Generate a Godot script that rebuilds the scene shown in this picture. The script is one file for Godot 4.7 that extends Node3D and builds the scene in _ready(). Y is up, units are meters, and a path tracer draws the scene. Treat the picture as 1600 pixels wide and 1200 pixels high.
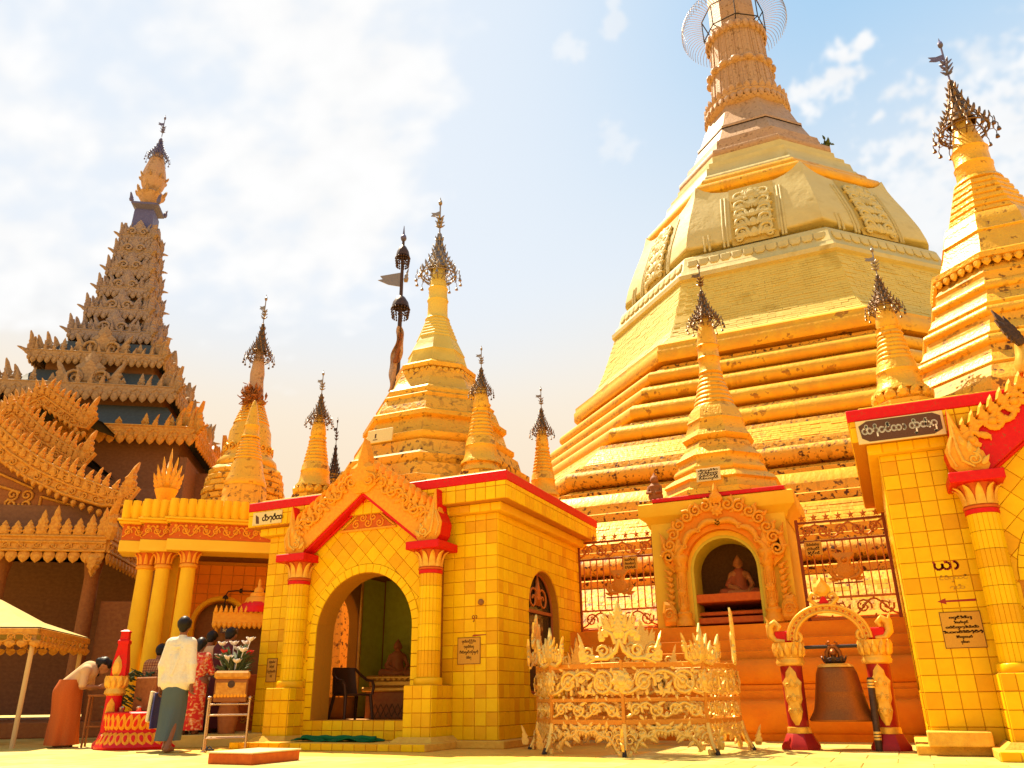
extends Node3D

var M := {}
var K := {}
var used := {}
var rng := RandomNumberGenerator.new()
const EXPOSURE := 2.4
const BANK := Vector3(-0.62, 0.66, -0.42) # middle of the cloud bank
const SUN := Vector3(-0.45, 0.858, -0.245)

# ---------------------------------------------------------------- mesh builder
class MB:
	var st := SurfaceTool.new()
	var count := 0

	func _init() -> void:
		st.begin(Mesh.PRIMITIVE_TRIANGLES)

	func t3(a: Vector3, b: Vector3, c: Vector3, na: Vector3, nb: Vector3, nc: Vector3) -> void:
		if (c - a).cross(b - a).dot(na + nb + nc) < 0.0:
			var q := b
			b = c
			c = q
			q = nb
			nb = nc
			nc = q
		st.set_normal(na)
		st.add_vertex(a)
		st.set_normal(nb)
		st.add_vertex(b)
		st.set_normal(nc)
		st.add_vertex(c)
		count += 1

	func tri(a: Vector3, b: Vector3, c: Vector3, out: Vector3) -> void:
		var n := (c - a).cross(b - a)
		if n.length_squared() < 1e-16:
			return
		n = n.normalized()
		if n.dot(out) < 0.0:
			n = -n
		t3(a, b, c, n, n, n)

	func quad(a: Vector3, b: Vector3, c: Vector3, d: Vector3, out: Vector3) -> void:
		tri(a, b, c, out)
		tri(a, c, d, out)

	func box(x: Transform3D, s: Vector3, bev := 0.0) -> void:
		var h := s * 0.5
		if bev <= 0.0:
			for ax in 3:
				for sg in [-1.0, 1.0]:
					var u := (ax + 1) % 3
					var v := (ax + 2) % 3
					var p := [Vector3(), Vector3(), Vector3(), Vector3()]
					var k := 0
					for c in [[-1, -1], [1, -1], [1, 1], [-1, 1]]:
						p[k][ax] = sg * h[ax]
						p[k][u] = c[0] * h[u]
						p[k][v] = c[1] * h[v]
						p[k] = x * p[k]
						k += 1
					var n := Vector3()
					n[ax] = sg
					quad(p[0], p[1], p[2], p[3], x.basis * n)
			return
		for ax in 3:
			for sg in [-1.0, 1.0]:
				var u := (ax + 1) % 3
				var v := (ax + 2) % 3
				var p := [Vector3(), Vector3(), Vector3(), Vector3()]
				var k := 0
				for c in [[-1, -1], [1, -1], [1, 1], [-1, 1]]:
					p[k][ax] = sg * h[ax]
					p[k][u] = c[0] * (h[u] - bev)
					p[k][v] = c[1] * (h[v] - bev)
					p[k] = x * p[k]
					k += 1
				var n := Vector3()
				n[ax] = sg
				quad(p[0], p[1], p[2], p[3], x.basis * n)
		for ax in 3:
			var u := (ax + 1) % 3
			var v := (ax + 2) % 3
			for su in [-1.0, 1.0]:
				for sv in [-1.0, 1.0]:
					var a := Vector3()
					var b := Vector3()
					a[u] = su * h[u]
					a[v] = sv * (h[v] - bev)
					b[u] = su * (h[u] - bev)
					b[v] = sv * h[v]
					var a2 := a
					var b2 := b
					a[ax] = -(h[ax] - bev)
					b[ax] = a[ax]
					a2[ax] = h[ax] - bev
					b2[ax] = a2[ax]
					var n := Vector3()
					n[u] = su
					n[v] = sv
					quad(x * a, x * b, x * b2, x * a2, x.basis * n)
		for sx in [-1.0, 1.0]:
			for sy in [-1.0, 1.0]:
				for sz in [-1.0, 1.0]:
					var q := Vector3(sx * h.x, sy * h.y, sz * h.z)
					var i := h - Vector3(bev, bev, bev)
					tri(x * Vector3(q.x, sy * i.y, sz * i.z), x * Vector3(sx * i.x, q.y, sz * i.z), x * Vector3(sx * i.x, sy * i.y, q.z), x.basis * Vector3(sx, sy, sz))

	func bx(c: Vector3, s: Vector3, bev := 0.0) -> void:
		box(Transform3D(Basis(), c), s, bev)

	# p: profile of Vector2(radius, height) upwards; flat: polygonal plan with p.x the apothem
	func lathe(p: Array, n: int, x: Transform3D, flat := false, ph := 0.0, sm := 0.7) -> void:
		var m := p.size()
		var k := 1.0 / cos(PI / n) if flat else 1.0
		var sn := []
		for i in m - 1:
			var d: Vector2 = p[i + 1] - p[i]
			sn.append(Vector2(d.y, -d.x).normalized())
		for i in m - 1:
			var pa: Vector2 = p[i]
			var pb: Vector2 = p[i + 1]
			if pa.distance_to(pb) < 1e-6:
				continue
			var n0: Vector2 = sn[i]
			var n1: Vector2 = sn[i]
			if i > 0 and sn[i - 1].dot(sn[i]) > sm:
				n0 = (sn[i - 1] + sn[i]).normalized()
			if i < m - 2 and sn[i + 1].dot(sn[i]) > sm:
				n1 = (sn[i + 1] + sn[i]).normalized()
			for j in n:
				var a0 := ph + TAU * j / n
				var a1 := ph + TAU * (j + 1) / n
				var am := (a0 + a1) * 0.5
				var d0 := Vector3(sin(a0), 0, cos(a0))
				var d1 := Vector3(sin(a1), 0, cos(a1))
				var e0 := d0
				var e1 := d1
				if flat:
					e0 = Vector3(sin(am), 0, cos(am))
					e1 = e0
				var v00 := x * (d0 * pa.x * k + Vector3(0, pa.y, 0))
				var v01 := x * (d1 * pa.x * k + Vector3(0, pa.y, 0))
				var v10 := x * (d0 * pb.x * k + Vector3(0, pb.y, 0))
				var v11 := x * (d1 * pb.x * k + Vector3(0, pb.y, 0))
				var q00 := (x.basis * (e0 * n0.x + Vector3(0, n0.y, 0))).normalized()
				var q01 := (x.basis * (e1 * n0.x + Vector3(0, n0.y, 0))).normalized()
				var q10 := (x.basis * (e0 * n1.x + Vector3(0, n1.y, 0))).normalized()
				var q11 := (x.basis * (e1 * n1.x + Vector3(0, n1.y, 0))).normalized()
				if pa.x > 1e-5:
					t3(v00, v01, v11, q00, q01, q11)
				if pb.x > 1e-5:
					t3(v00, v11, v10, q00, q11, q10)

	func tube(pts: Array, rad, n := 6) -> void:
		var m := pts.size()
		if m < 2:
			return
		var t: Vector3 = (pts[1] - pts[0]).normalized()
		var u := t.cross(Vector3.UP if absf(t.y) < 0.9 else Vector3.RIGHT).normalized()
		var rings := []
		for i in m:
			var nt: Vector3 = (pts[mini(i + 1, m - 1)] - pts[maxi(i - 1, 0)]).normalized()
			u = (u - nt * u.dot(nt)).normalized()
			var v := nt.cross(u)
			var r: float = rad[i] if rad is Array else rad
			var ring := []
			for j in n:
				var a := TAU * j / n
				var d := u * cos(a) + v * sin(a)
				ring.append([pts[i] + d * r, d])
			rings.append(ring)
		for i in m - 1:
			for j in n:
				var a: Array = rings[i][j]
				var b: Array = rings[i][(j + 1) % n]
				var c: Array = rings[i + 1][(j + 1) % n]
				var d: Array = rings[i + 1][j]
				t3(a[0], b[0], c[0], a[1], b[1], c[1])
				t3(a[0], c[0], d[0], a[1], c[1], d[1])
		for e in [0, m - 1]:
			var out: Vector3 = (pts[0] - pts[1]) if e == 0 else (pts[m - 1] - pts[m - 2])
			for j in range(1, n - 1):
				tri(rings[e][0][0], rings[e][j][0], rings[e][j + 1][0], out)

	func ext(poly: PackedVector2Array, z0: float, z1: float, x := Transform3D(), back := true) -> void:
		var id := Geometry2D.triangulate_polygon(poly)
		for i in range(0, id.size(), 3):
			var a := poly[id[i]]
			var b := poly[id[i + 1]]
			var c := poly[id[i + 2]]
			tri(x * Vector3(a.x, a.y, z1), x * Vector3(b.x, b.y, z1), x * Vector3(c.x, c.y, z1), x.basis.z)
			if back:
				tri(x * Vector3(a.x, a.y, z0), x * Vector3(b.x, b.y, z0), x * Vector3(c.x, c.y, z0), -x.basis.z)
		var sg := 1.0 if Geometry2D.is_polygon_clockwise(poly) else -1.0
		var m := poly.size()
		for i in m:
			var a := poly[i]
			var b := poly[(i + 1) % m]
			var e := b - a
			quad(x * Vector3(a.x, a.y, z0), x * Vector3(b.x, b.y, z0), x * Vector3(b.x, b.y, z1), x * Vector3(a.x, a.y, z1), x.basis * Vector3(-e.y * sg, e.x * sg, 0))

	# raised leaf or boss: outline at z0..z1, rising to zc over an inset copy of the outline
	func leaf(poly: PackedVector2Array, z0: float, z1: float, zc: float, inset: float, x := Transform3D()) -> void:
		var c := Vector2()
		for p in poly:
			c += p
		c /= poly.size()
		var m := poly.size()
		var sg := 1.0 if Geometry2D.is_polygon_clockwise(poly) else -1.0
		for i in m:
			var a := poly[i]
			var b := poly[(i + 1) % m]
			var e := b - a
			var ia := c + (a - c) * inset
			var ib := c + (b - c) * inset
			var out := Vector3(-e.y * sg, e.x * sg, 0)
			quad(x * Vector3(a.x, a.y, z0), x * Vector3(b.x, b.y, z0), x * Vector3(b.x, b.y, z1), x * Vector3(a.x, a.y, z1), x.basis * out)
			quad(x * Vector3(a.x, a.y, z1), x * Vector3(b.x, b.y, z1), x * Vector3(ib.x, ib.y, zc), x * Vector3(ia.x, ia.y, zc), x.basis * (out.normalized() + Vector3(0, 0, 0.6)))
			tri(x * Vector3(ia.x, ia.y, zc), x * Vector3(ib.x, ib.y, zc), x * Vector3(c.x, c.y, zc), x.basis.z)
			tri(x * Vector3(a.x, a.y, z0), x * Vector3(b.x, b.y, z0), x * Vector3(c.x, c.y, z0), -x.basis.z)

	# thin curved sheet with thickness; f(s, t) -> Vector3, s, t in 0..1
	func sheet(f: Callable, ns: int, nt: int, th: float, x := Transform3D()) -> void:
		var g := []
		for i in ns + 1:
			var row := []
			for j in nt + 1:
				row.append(x * f.call(float(i) / ns, float(j) / nt))
			g.append(row)
		var nr := []
		for i in ns + 1:
			var row := []
			for j in nt + 1:
				var du: Vector3 = g[mini(i + 1, ns)][j] - g[maxi(i - 1, 0)][j]
				var dv: Vector3 = g[i][mini(j + 1, nt)] - g[i][maxi(j - 1, 0)]
				row.append(dv.cross(du).normalized())
			nr.append(row)
		for i in ns:
			for j in nt:
				for q in [[[i, j], [i + 1, j], [i + 1, j + 1]], [[i, j], [i + 1, j + 1], [i, j + 1]]]:
					var a: Vector3 = g[q[0][0]][q[0][1]]
					var b: Vector3 = g[q[1][0]][q[1][1]]
					var c: Vector3 = g[q[2][0]][q[2][1]]
					var na: Vector3 = nr[q[0][0]][q[0][1]]
					var nb: Vector3 = nr[q[1][0]][q[1][1]]
					var nc: Vector3 = nr[q[2][0]][q[2][1]]
					t3(a, b, c, na, nb, nc)
					t3(a - na * th, b - nb * th, c - nc * th, -na, -nb, -nc)
		for j in nt:
			quad(g[0][j], g[0][j + 1], g[0][j + 1] - nr[0][j + 1] * th, g[0][j] - nr[0][j] * th, g[0][j] - g[1][j])
			quad(g[ns][j], g[ns][j + 1], g[ns][j + 1] - nr[ns][j + 1] * th, g[ns][j] - nr[ns][j] * th, g[ns][j] - g[ns - 1][j])
		for i in ns:
			quad(g[i][0], g[i + 1][0], g[i + 1][0] - nr[i + 1][0] * th, g[i][0] - nr[i][0] * th, g[i][0] - g[i][1])
			quad(g[i][nt], g[i + 1][nt], g[i + 1][nt] - nr[i + 1][nt] * th, g[i][nt] - nr[i][nt] * th, g[i][nt] - g[i][nt - 1])

	func ball(c: Vector3, r: Vector3, n := 8) -> void:
		var p := []
		for i in n + 1:
			var a := -PI / 2 + PI * i / n
			p.append(Vector2(maxf(cos(a), 0.0), sin(a)))
		lathe(p, n + 2, Transform3D(Basis.from_scale(r), c), false, 0.0, 0.5)

	func add(m: Mesh, x: Transform3D) -> void:
		if x.basis.determinant() > 0.0:
			st.append_from(m, 0, x)
			return
		var a := m.surface_get_arrays(0)
		var v: PackedVector3Array = a[Mesh.ARRAY_VERTEX]
		var n: PackedVector3Array = a[Mesh.ARRAY_NORMAL]
		var id: PackedInt32Array = a[Mesh.ARRAY_INDEX] if a[Mesh.ARRAY_INDEX] != null else PackedInt32Array(range(v.size()))
		var nb := x.basis.inverse().transposed()
		for i in range(0, id.size(), 3):
			t3(x * v[id[i]], x * v[id[i + 1]], x * v[id[i + 2]], (nb * n[id[i]]).normalized(), (nb * n[id[i + 1]]).normalized(), (nb * n[id[i + 2]]).normalized())

	func mesh() -> ArrayMesh:
		return st.commit()

# ---------------------------------------------------------------- scene helpers
func numbered(called: String) -> String:
	var n: int = used.get(called, 0)
	used[called] = n + 1
	return called if n == 0 else "%s_%03d" % [called, n]

func tag(o: Node, label: String, category: String, group := "") -> Node:
	o.set_meta("label", label)
	o.set_meta("category", category)
	if group:
		o.set_meta("group", group)
	return o

func thing(called: String, label: String, category: String, at := Vector3.ZERO, turn := 0.0, group := "") -> Node3D:
	var o := Node3D.new()
	o.name = numbered(called)
	add_child(o)
	o.position = at
	o.rotation.y = turn
	tag(o, label, category, group)
	return o

func part(parent: Node, called: String, mesh: Mesh, m: Material, x := Transform3D()) -> MeshInstance3D:
	var o := MeshInstance3D.new()
	o.name = called
	o.mesh = mesh
	o.material_override = m
	o.transform = x
	parent.add_child(o, true)
	return o

func pmb(parent: Node, called: String, b: MB, m: Material, x := Transform3D()) -> MeshInstance3D:
	return part(parent, called, b.mesh(), m, x)

func structure(called: String, mesh: Mesh, m: Material, x := Transform3D()) -> MeshInstance3D:
	var o := part(self, numbered(called), mesh, m, x)
	o.set_meta("kind", "structure")
	return o

func copy(o: Node3D, label: String) -> Node3D:
	var c: Node3D = o.duplicate()
	c.name = numbered(o.name)
	add_child(c)
	c.set_meta("label", label)
	return c

func at_(p: Vector3, ry := 0.0, s := 1.0) -> Transform3D:
	return Transform3D(Basis(Vector3.UP, ry) * Basis.from_scale(Vector3(s, s, s)), p)

func trs(p: Vector3, s: Vector3, ry := 0.0, rz := 0.0) -> Transform3D:
	return Transform3D(Basis(Vector3.UP, ry) * Basis(Vector3.BACK, rz) * Basis.from_scale(s), p)

func boxm(s: Vector3, bev := 0.0) -> ArrayMesh:
	var k := "box%s%s" % [s, bev]
	if not K.has(k):
		var b := MB.new()
		b.bx(Vector3.ZERO, s, bev)
		K[k] = b.mesh()
	return K[k]

# ---------------------------------------------------------------- materials
func lin(r: float, g: float, b: float) -> Color:
	return Color(r, g, b).linear_to_srgb()

func noise_tex(stops: Array, cols: Array, freq: float, sd: int, size := 512, oct := 5, kind := FastNoiseLite.TYPE_SIMPLEX_SMOOTH) -> NoiseTexture2D:
	var n := FastNoiseLite.new()
	n.seed = sd
	n.frequency = freq
	n.noise_type = kind
	n.fractal_octaves = oct
	n.fractal_gain = 0.6
	var t := NoiseTexture2D.new()
	t.width = size
	t.height = size
	t.seamless = true
	t.noise = n
	var g := Gradient.new()
	g.offsets = PackedFloat32Array(stops)
	g.colors = PackedColorArray(cols)
	t.color_ramp = g
	return t

func mat(key: String, c: Color, rough: float, o := {}) -> StandardMaterial3D:
	var m := StandardMaterial3D.new()
	m.resource_name = key
	m.roughness = rough
	m.metallic = o.get("metal", 0.0)
	var sc: float = o.get("scale", 1.0)
	m.uv1_triplanar = true
	m.uv1_world_triplanar = o.get("world", true)
	m.uv1_scale = Vector3(sc, sc, sc)
	if o.has("to"):
		var d: Color = o.to
		var dirt: Color = o.get("dirt", c)
		var at: float = o.get("dirt_at", 0.0)
		if at > 0.0:
			m.albedo_texture = noise_tex([0.0, at, at + o.get("edge", 0.05), 0.55, 1.0], [dirt, dirt, c, c.lerp(d, 0.5), d], o.get("freq", 0.02), key.hash() % 997, o.get("size", 512))
		else:
			m.albedo_texture = noise_tex([0.15, 0.5, 0.85], [c, c.lerp(d, 0.5), d], o.get("freq", 0.02), key.hash() % 997, o.get("size", 512))
	else:
		m.albedo_color = c
	if o.has("bump"):
		m.heightmap_enabled = true
		m.heightmap_scale = o.bump
		m.heightmap_texture = noise_tex([0.0, 1.0], [Color.BLACK, Color.WHITE], o.get("bfreq", 0.05), key.hash() % 991 + 3, 512)
	m.metallic_specular = o.get("spec", 0.3)
	M[key] = m
	return m

func make_materials() -> void:
	var y := [Color(), Color(), Color(), Color()]
	for i in 4:
		var v: float = [1.0, 0.90, 1.03, 0.96][i]
		var g: float = [0.50, 0.43, 0.53, 0.46][i]
		mat("glaze%d" % i, lin(0.86 * v, g * v, 0.006), 0.25, {"to": lin(0.82 * v, g * 0.90 * v, 0.005), "freq": 0.012, "scale": 0.8, "spec": 0.22, "bump": 0.12, "bfreq": 0.01})
	mat("grout", lin(0.46, 0.16, 0.010), 0.9, {"to": lin(0.62, 0.27, 0.015), "freq": 0.05, "scale": 2.0})
	mat("plaster", lin(0.85, 0.50, 0.015), 0.7, {"to": lin(0.80, 0.42, 0.012), "freq": 0.008, "scale": 0.5, "bump": 0.4})
	mat("pale_plaster", lin(0.85, 0.52, 0.035), 0.65, {"to": lin(0.82, 0.46, 0.025), "freq": 0.008, "scale": 0.5})
	mat("orange_plaster", lin(0.82, 0.26, 0.008), 0.7, {"to": lin(0.74, 0.20, 0.006), "freq": 0.01, "scale": 0.4, "bump": 0.5})
	mat("red", lin(0.66, 0.008, 0.006), 0.45, {"to": lin(0.58, 0.006, 0.005), "freq": 0.02, "scale": 1.2, "dirt": lin(0.42, 0.05, 0.012), "dirt_at": 0.20, "edge": 0.08})
	mat("dark_red", lin(0.36, 0.016, 0.01), 0.4, {"to": lin(0.30, 0.012, 0.008), "freq": 0.02})
	mat("carved", lin(0.82, 0.36, 0.02), 0.5, {"to": lin(0.74, 0.26, 0.014), "freq": 0.02, "scale": 1.5})
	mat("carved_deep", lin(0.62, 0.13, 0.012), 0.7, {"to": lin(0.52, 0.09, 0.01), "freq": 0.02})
	mat("gilt", lin(0.80, 0.45, 0.07), 0.38, {"to": lin(0.72, 0.34, 0.035), "freq": 0.02, "scale": 1.2, "metal": 0.35})
	mat("terrace_gold", lin(0.82, 0.42, 0.02), 0.42, {"metal": 0.2, "to": lin(0.70, 0.30, 0.02), "freq": 0.01, "scale": 0.25, "bump": 1.0, "dirt": lin(0.34, 0.13, 0.012), "dirt_at": 0.15, "edge": 0.08})
	mat("stained_gold", lin(0.76, 0.37, 0.025), 0.6, {"to": lin(0.74, 0.34, 0.03), "freq": 0.035, "scale": 0.3, "bump": 1.6, "dirt": lin(0.09, 0.03, 0.008), "dirt_at": 0.29, "edge": 0.06})
	mat("bell_gold", lin(0.66, 0.475, 0.10), 0.55, {"to": lin(0.60, 0.41, 0.075), "freq": 0.008, "scale": 0.12, "bump": 1.2, "bfreq": 0.03, "dirt": lin(0.46, 0.31, 0.05), "dirt_at": 0.12, "edge": 0.24})
	mat("bell_pale", lin(0.58, 0.46, 0.19), 0.55, {"to": lin(0.50, 0.385, 0.15), "freq": 0.01, "scale": 0.14, "bump": 1.4, "bfreq": 0.03, "dirt": lin(0.42, 0.30, 0.09), "dirt_at": 0.12, "edge": 0.24})
	mat("relief_ground", lin(0.50, 0.35, 0.09), 0.7, {"to": lin(0.42, 0.28, 0.07), "freq": 0.03, "scale": 0.4})  # deeper gold than the bell, painting recess shade behind the relief
	mat("grey_carving", lin(0.38, 0.27, 0.20), 0.8, {"to": lin(0.20, 0.135, 0.115), "freq": 0.03, "scale": 0.9})
	mat("spire_gold", lin(0.47, 0.285, 0.15), 0.55, {"to": lin(0.38, 0.21, 0.115), "freq": 0.02, "scale": 0.3, "bump": 1.0, "dirt": lin(0.26, 0.14, 0.06), "dirt_at": 0.26, "edge": 0.1})
	mat("stupa_gold", lin(0.80, 0.41, 0.03), 0.38, {"metal": 0.25, "to": lin(0.70, 0.33, 0.028), "freq": 0.015, "scale": 0.6, "bump": 0.9, "dirt": lin(0.26, 0.10, 0.012), "dirt_at": 0.18, "edge": 0.08})
	mat("bronze_filigree", lin(0.22, 0.12, 0.05), 0.4, {"metal": 0.6, "to": lin(0.14, 0.08, 0.045), "freq": 0.05, "scale": 3.0})
	mat("silver_filigree", lin(0.30, 0.24, 0.20), 0.4, {"metal": 0.5, "to": lin(0.20, 0.16, 0.14), "freq": 0.05, "scale": 3.0})
	mat("blue_metal", lin(0.13, 0.12, 0.24), 0.5, {"to": lin(0.08, 0.075, 0.17), "freq": 0.03})
	mat("old_carving", lin(0.46, 0.28, 0.13), 0.75, {"to": lin(0.26, 0.145, 0.07), "freq": 0.03, "scale": 0.7})
	mat("warm_carving", lin(0.70, 0.34, 0.045), 0.55, {"to": lin(0.46, 0.16, 0.018), "freq": 0.03, "scale": 0.8})
	mat("dark_wood", lin(0.26, 0.115, 0.05), 0.8, {"to": lin(0.18, 0.075, 0.035), "freq": 0.02})
	mat("brown_wood", lin(0.34, 0.12, 0.03), 0.7, {"to": lin(0.24, 0.075, 0.02), "freq": 0.02})
	mat("roof_green", lin(0.075, 0.082, 0.07), 0.6, {"to": lin(0.05, 0.05, 0.045), "freq": 0.02})
	mat("marble", lin(0.62, 0.48, 0.13), 0.45, {"to": lin(0.52, 0.37, 0.085), "freq": 0.012, "scale": 0.5})
	mat("marble2", lin(0.54, 0.39, 0.10), 0.45, {"to": lin(0.44, 0.30, 0.07), "freq": 0.016, "scale": 0.6})
	mat("marble3", lin(0.68, 0.55, 0.18), 0.42, {"to": lin(0.58, 0.43, 0.11), "freq": 0.014, "scale": 0.4})
	mat("apron", lin(0.76, 0.42, 0.06), 0.5, {"to": lin(0.68, 0.34, 0.04), "freq": 0.014, "scale": 0.5})  # paving colour with the shade strip before the near shrine painted in
	mat("ground", lin(0.60, 0.42, 0.12), 0.9, {"to": lin(0.54, 0.36, 0.09), "freq": 0.01, "scale": 0.3})
	mat("concrete", lin(0.74, 0.42, 0.05), 0.8, {"to": lin(0.64, 0.32, 0.035), "freq": 0.02, "scale": 0.8, "bump": 0.6})
	mat("glass_dark", lin(0.05, 0.028, 0.012), 0.08)
	mat("frame_red", lin(0.36, 0.09, 0.02), 0.5)
	mat("fence_paint", lin(0.60, 0.19, 0.03), 0.45, {"metal": 0.25, "to": lin(0.46, 0.12, 0.02), "freq": 0.03, "scale": 2.0})
	mat("fence_dark", lin(0.30, 0.065, 0.016), 0.5, {"to": lin(0.22, 0.045, 0.012), "freq": 0.03})
	mat("stand_gold", lin(0.84, 0.56, 0.15), 0.30, {"metal": 0.4, "to": lin(0.72, 0.40, 0.07), "freq": 0.03, "scale": 2.0})
	mat("stand_base", lin(0.70, 0.29, 0.03), 0.5, {"metal": 0.2, "to": lin(0.58, 0.20, 0.018), "freq": 0.03, "scale": 2.0})
	mat("bronze", lin(0.32, 0.10, 0.016), 0.38, {"metal": 0.5, "to": lin(0.22, 0.06, 0.010), "freq": 0.03, "scale": 2.5, "bump": 0.3})
	mat("iron", lin(0.04, 0.03, 0.025), 0.5)
	mat("dark_bronze", lin(0.10, 0.05, 0.03), 0.45, {"metal": 0.4, "to": lin(0.05, 0.028, 0.02), "freq": 0.04})
	mat("steel", lin(0.52, 0.34, 0.20), 0.25, {"metal": 0.9})
	mat("sign_dark", lin(0.085, 0.035, 0.018), 0.4, {"to": lin(0.14, 0.06, 0.03), "freq": 0.04, "scale": 3.0})
	mat("sign_white", lin(0.80, 0.72, 0.60), 0.5)
	mat("sign_cream", lin(0.76, 0.60, 0.28), 0.55, {"to": lin(0.68, 0.50, 0.22), "freq": 0.03, "scale": 3.0})
	mat("plaque", lin(0.66, 0.33, 0.035), 0.55, {"to": lin(0.58, 0.27, 0.03), "freq": 0.03, "scale": 3.0})
	mat("ink", lin(0.06, 0.016, 0.008), 0.6)
	mat("red_ink", lin(0.34, 0.03, 0.015), 0.6)
	mat("inner_tan", lin(0.46, 0.22, 0.05), 0.8, {"to": lin(0.40, 0.18, 0.04), "freq": 0.01})
	mat("inner_green", lin(0.60, 0.64, 0.07), 0.8, {"to": lin(0.52, 0.55, 0.055), "freq": 0.01})
	mat("reveal", lin(0.66, 0.50, 0.045), 0.75, {"to": lin(0.60, 0.46, 0.04), "freq": 0.01})
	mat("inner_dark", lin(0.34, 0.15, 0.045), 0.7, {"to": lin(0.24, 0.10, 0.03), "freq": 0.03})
	mat("plastic_brown", lin(0.09, 0.035, 0.014), 0.35)
	mat("mat_green", lin(0.012, 0.16, 0.045), 0.9, {"to": lin(0.008, 0.11, 0.03), "freq": 0.06, "scale": 3.0, "bump": 1.0, "bfreq": 0.2})
	mat("statue", lin(0.46, 0.17, 0.04), 0.5, {"to": lin(0.38, 0.12, 0.03), "freq": 0.02})
	mat("robe", lin(0.34, 0.075, 0.018), 0.7)
	mat("canvas", lin(0.50, 0.36, 0.12), 0.8, {"to": lin(0.44, 0.30, 0.09), "freq": 0.01})
	mat("canopy_post", lin(0.60, 0.38, 0.16), 0.6)
	mat("leafgreen", lin(0.05, 0.075, 0.02), 0.7, {"to": lin(0.09, 0.10, 0.03), "freq": 0.05})
	mat("flower_white", lin(0.80, 0.72, 0.62), 0.7)
	mat("flower_red", lin(0.60, 0.03, 0.02), 0.7)
	mat("skin", lin(0.36, 0.15, 0.065), 0.6)
	mat("skin_dark", lin(0.24, 0.09, 0.04), 0.6)
	mat("hair", lin(0.014, 0.009, 0.007), 0.45)
	mat("shirt_white", lin(0.78, 0.68, 0.50), 0.85, {"to": lin(0.72, 0.60, 0.42), "freq": 0.02, "scale": 2.0, "bump": 0.8, "bfreq": 0.02})
	mat("longyi", lin(0.10, 0.125, 0.12), 0.85, {"to": lin(0.065, 0.085, 0.085), "freq": 0.06, "scale": 3.0})
	mat("orange_cloth", lin(0.52, 0.115, 0.018), 0.85, {"to": lin(0.44, 0.085, 0.014), "freq": 0.04, "scale": 2.0})
	mat("maroon_cloth", lin(0.10, 0.018, 0.018), 0.85)
	mat("beige_cloth", lin(0.60, 0.36, 0.18), 0.85)
	mat("black_cloth", lin(0.02, 0.015, 0.014), 0.85)
	mat("blue_bag", lin(0.07, 0.07, 0.24), 0.6)
	mat("white_bag", lin(0.74, 0.60, 0.36), 0.6)
	# printed cloth: red ground with flowers
	var fl := StandardMaterial3D.new()
	fl.albedo_texture = noise_tex([0.0, 0.56, 0.60, 0.74, 0.78], [lin(0.5, 0.01, 0.008), lin(0.56, 0.015, 0.01), lin(0.70, 0.20, 0.03), lin(0.74, 0.38, 0.08), lin(0.76, 0.55, 0.32)], 0.03, 5, 256, 2)
	fl.uv1_triplanar = true
	fl.uv1_scale = Vector3(1.6, 1.6, 1.6)
	fl.roughness = 0.85
	M["floral"] = fl
	var im := Image.create(64, 64, false, Image.FORMAT_RGB8)
	im.fill(lin(0.50, 0.22, 0.06))
	for k in 4:
		im.fill_rect(Rect2i(k * 16, 0, 5, 64), lin(0.26, 0.06, 0.02))
		im.fill_rect(Rect2i(0, k * 16, 64, 5), lin(0.26, 0.06, 0.02))
	for i in 4:
		for j in 4:
			im.fill_rect(Rect2i(i * 16, j * 16, 5, 5), lin(0.12, 0.025, 0.012))
	var pd := StandardMaterial3D.new()
	pd.albedo_texture = ImageTexture.create_from_image(im)
	pd.uv1_triplanar = true
	pd.uv1_scale = Vector3(6, 6, 6)
	pd.roughness = 0.85
	M["plaid"] = pd
	# carved scroll print for far boxes
	var gl := StandardMaterial3D.new()
	gl.albedo_color = Color(0.10, 0.07, 0.04, 0.28)
	gl.transparency = BaseMaterial3D.TRANSPARENCY_ALPHA
	gl.roughness = 0.05
	M["pane"] = gl

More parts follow.
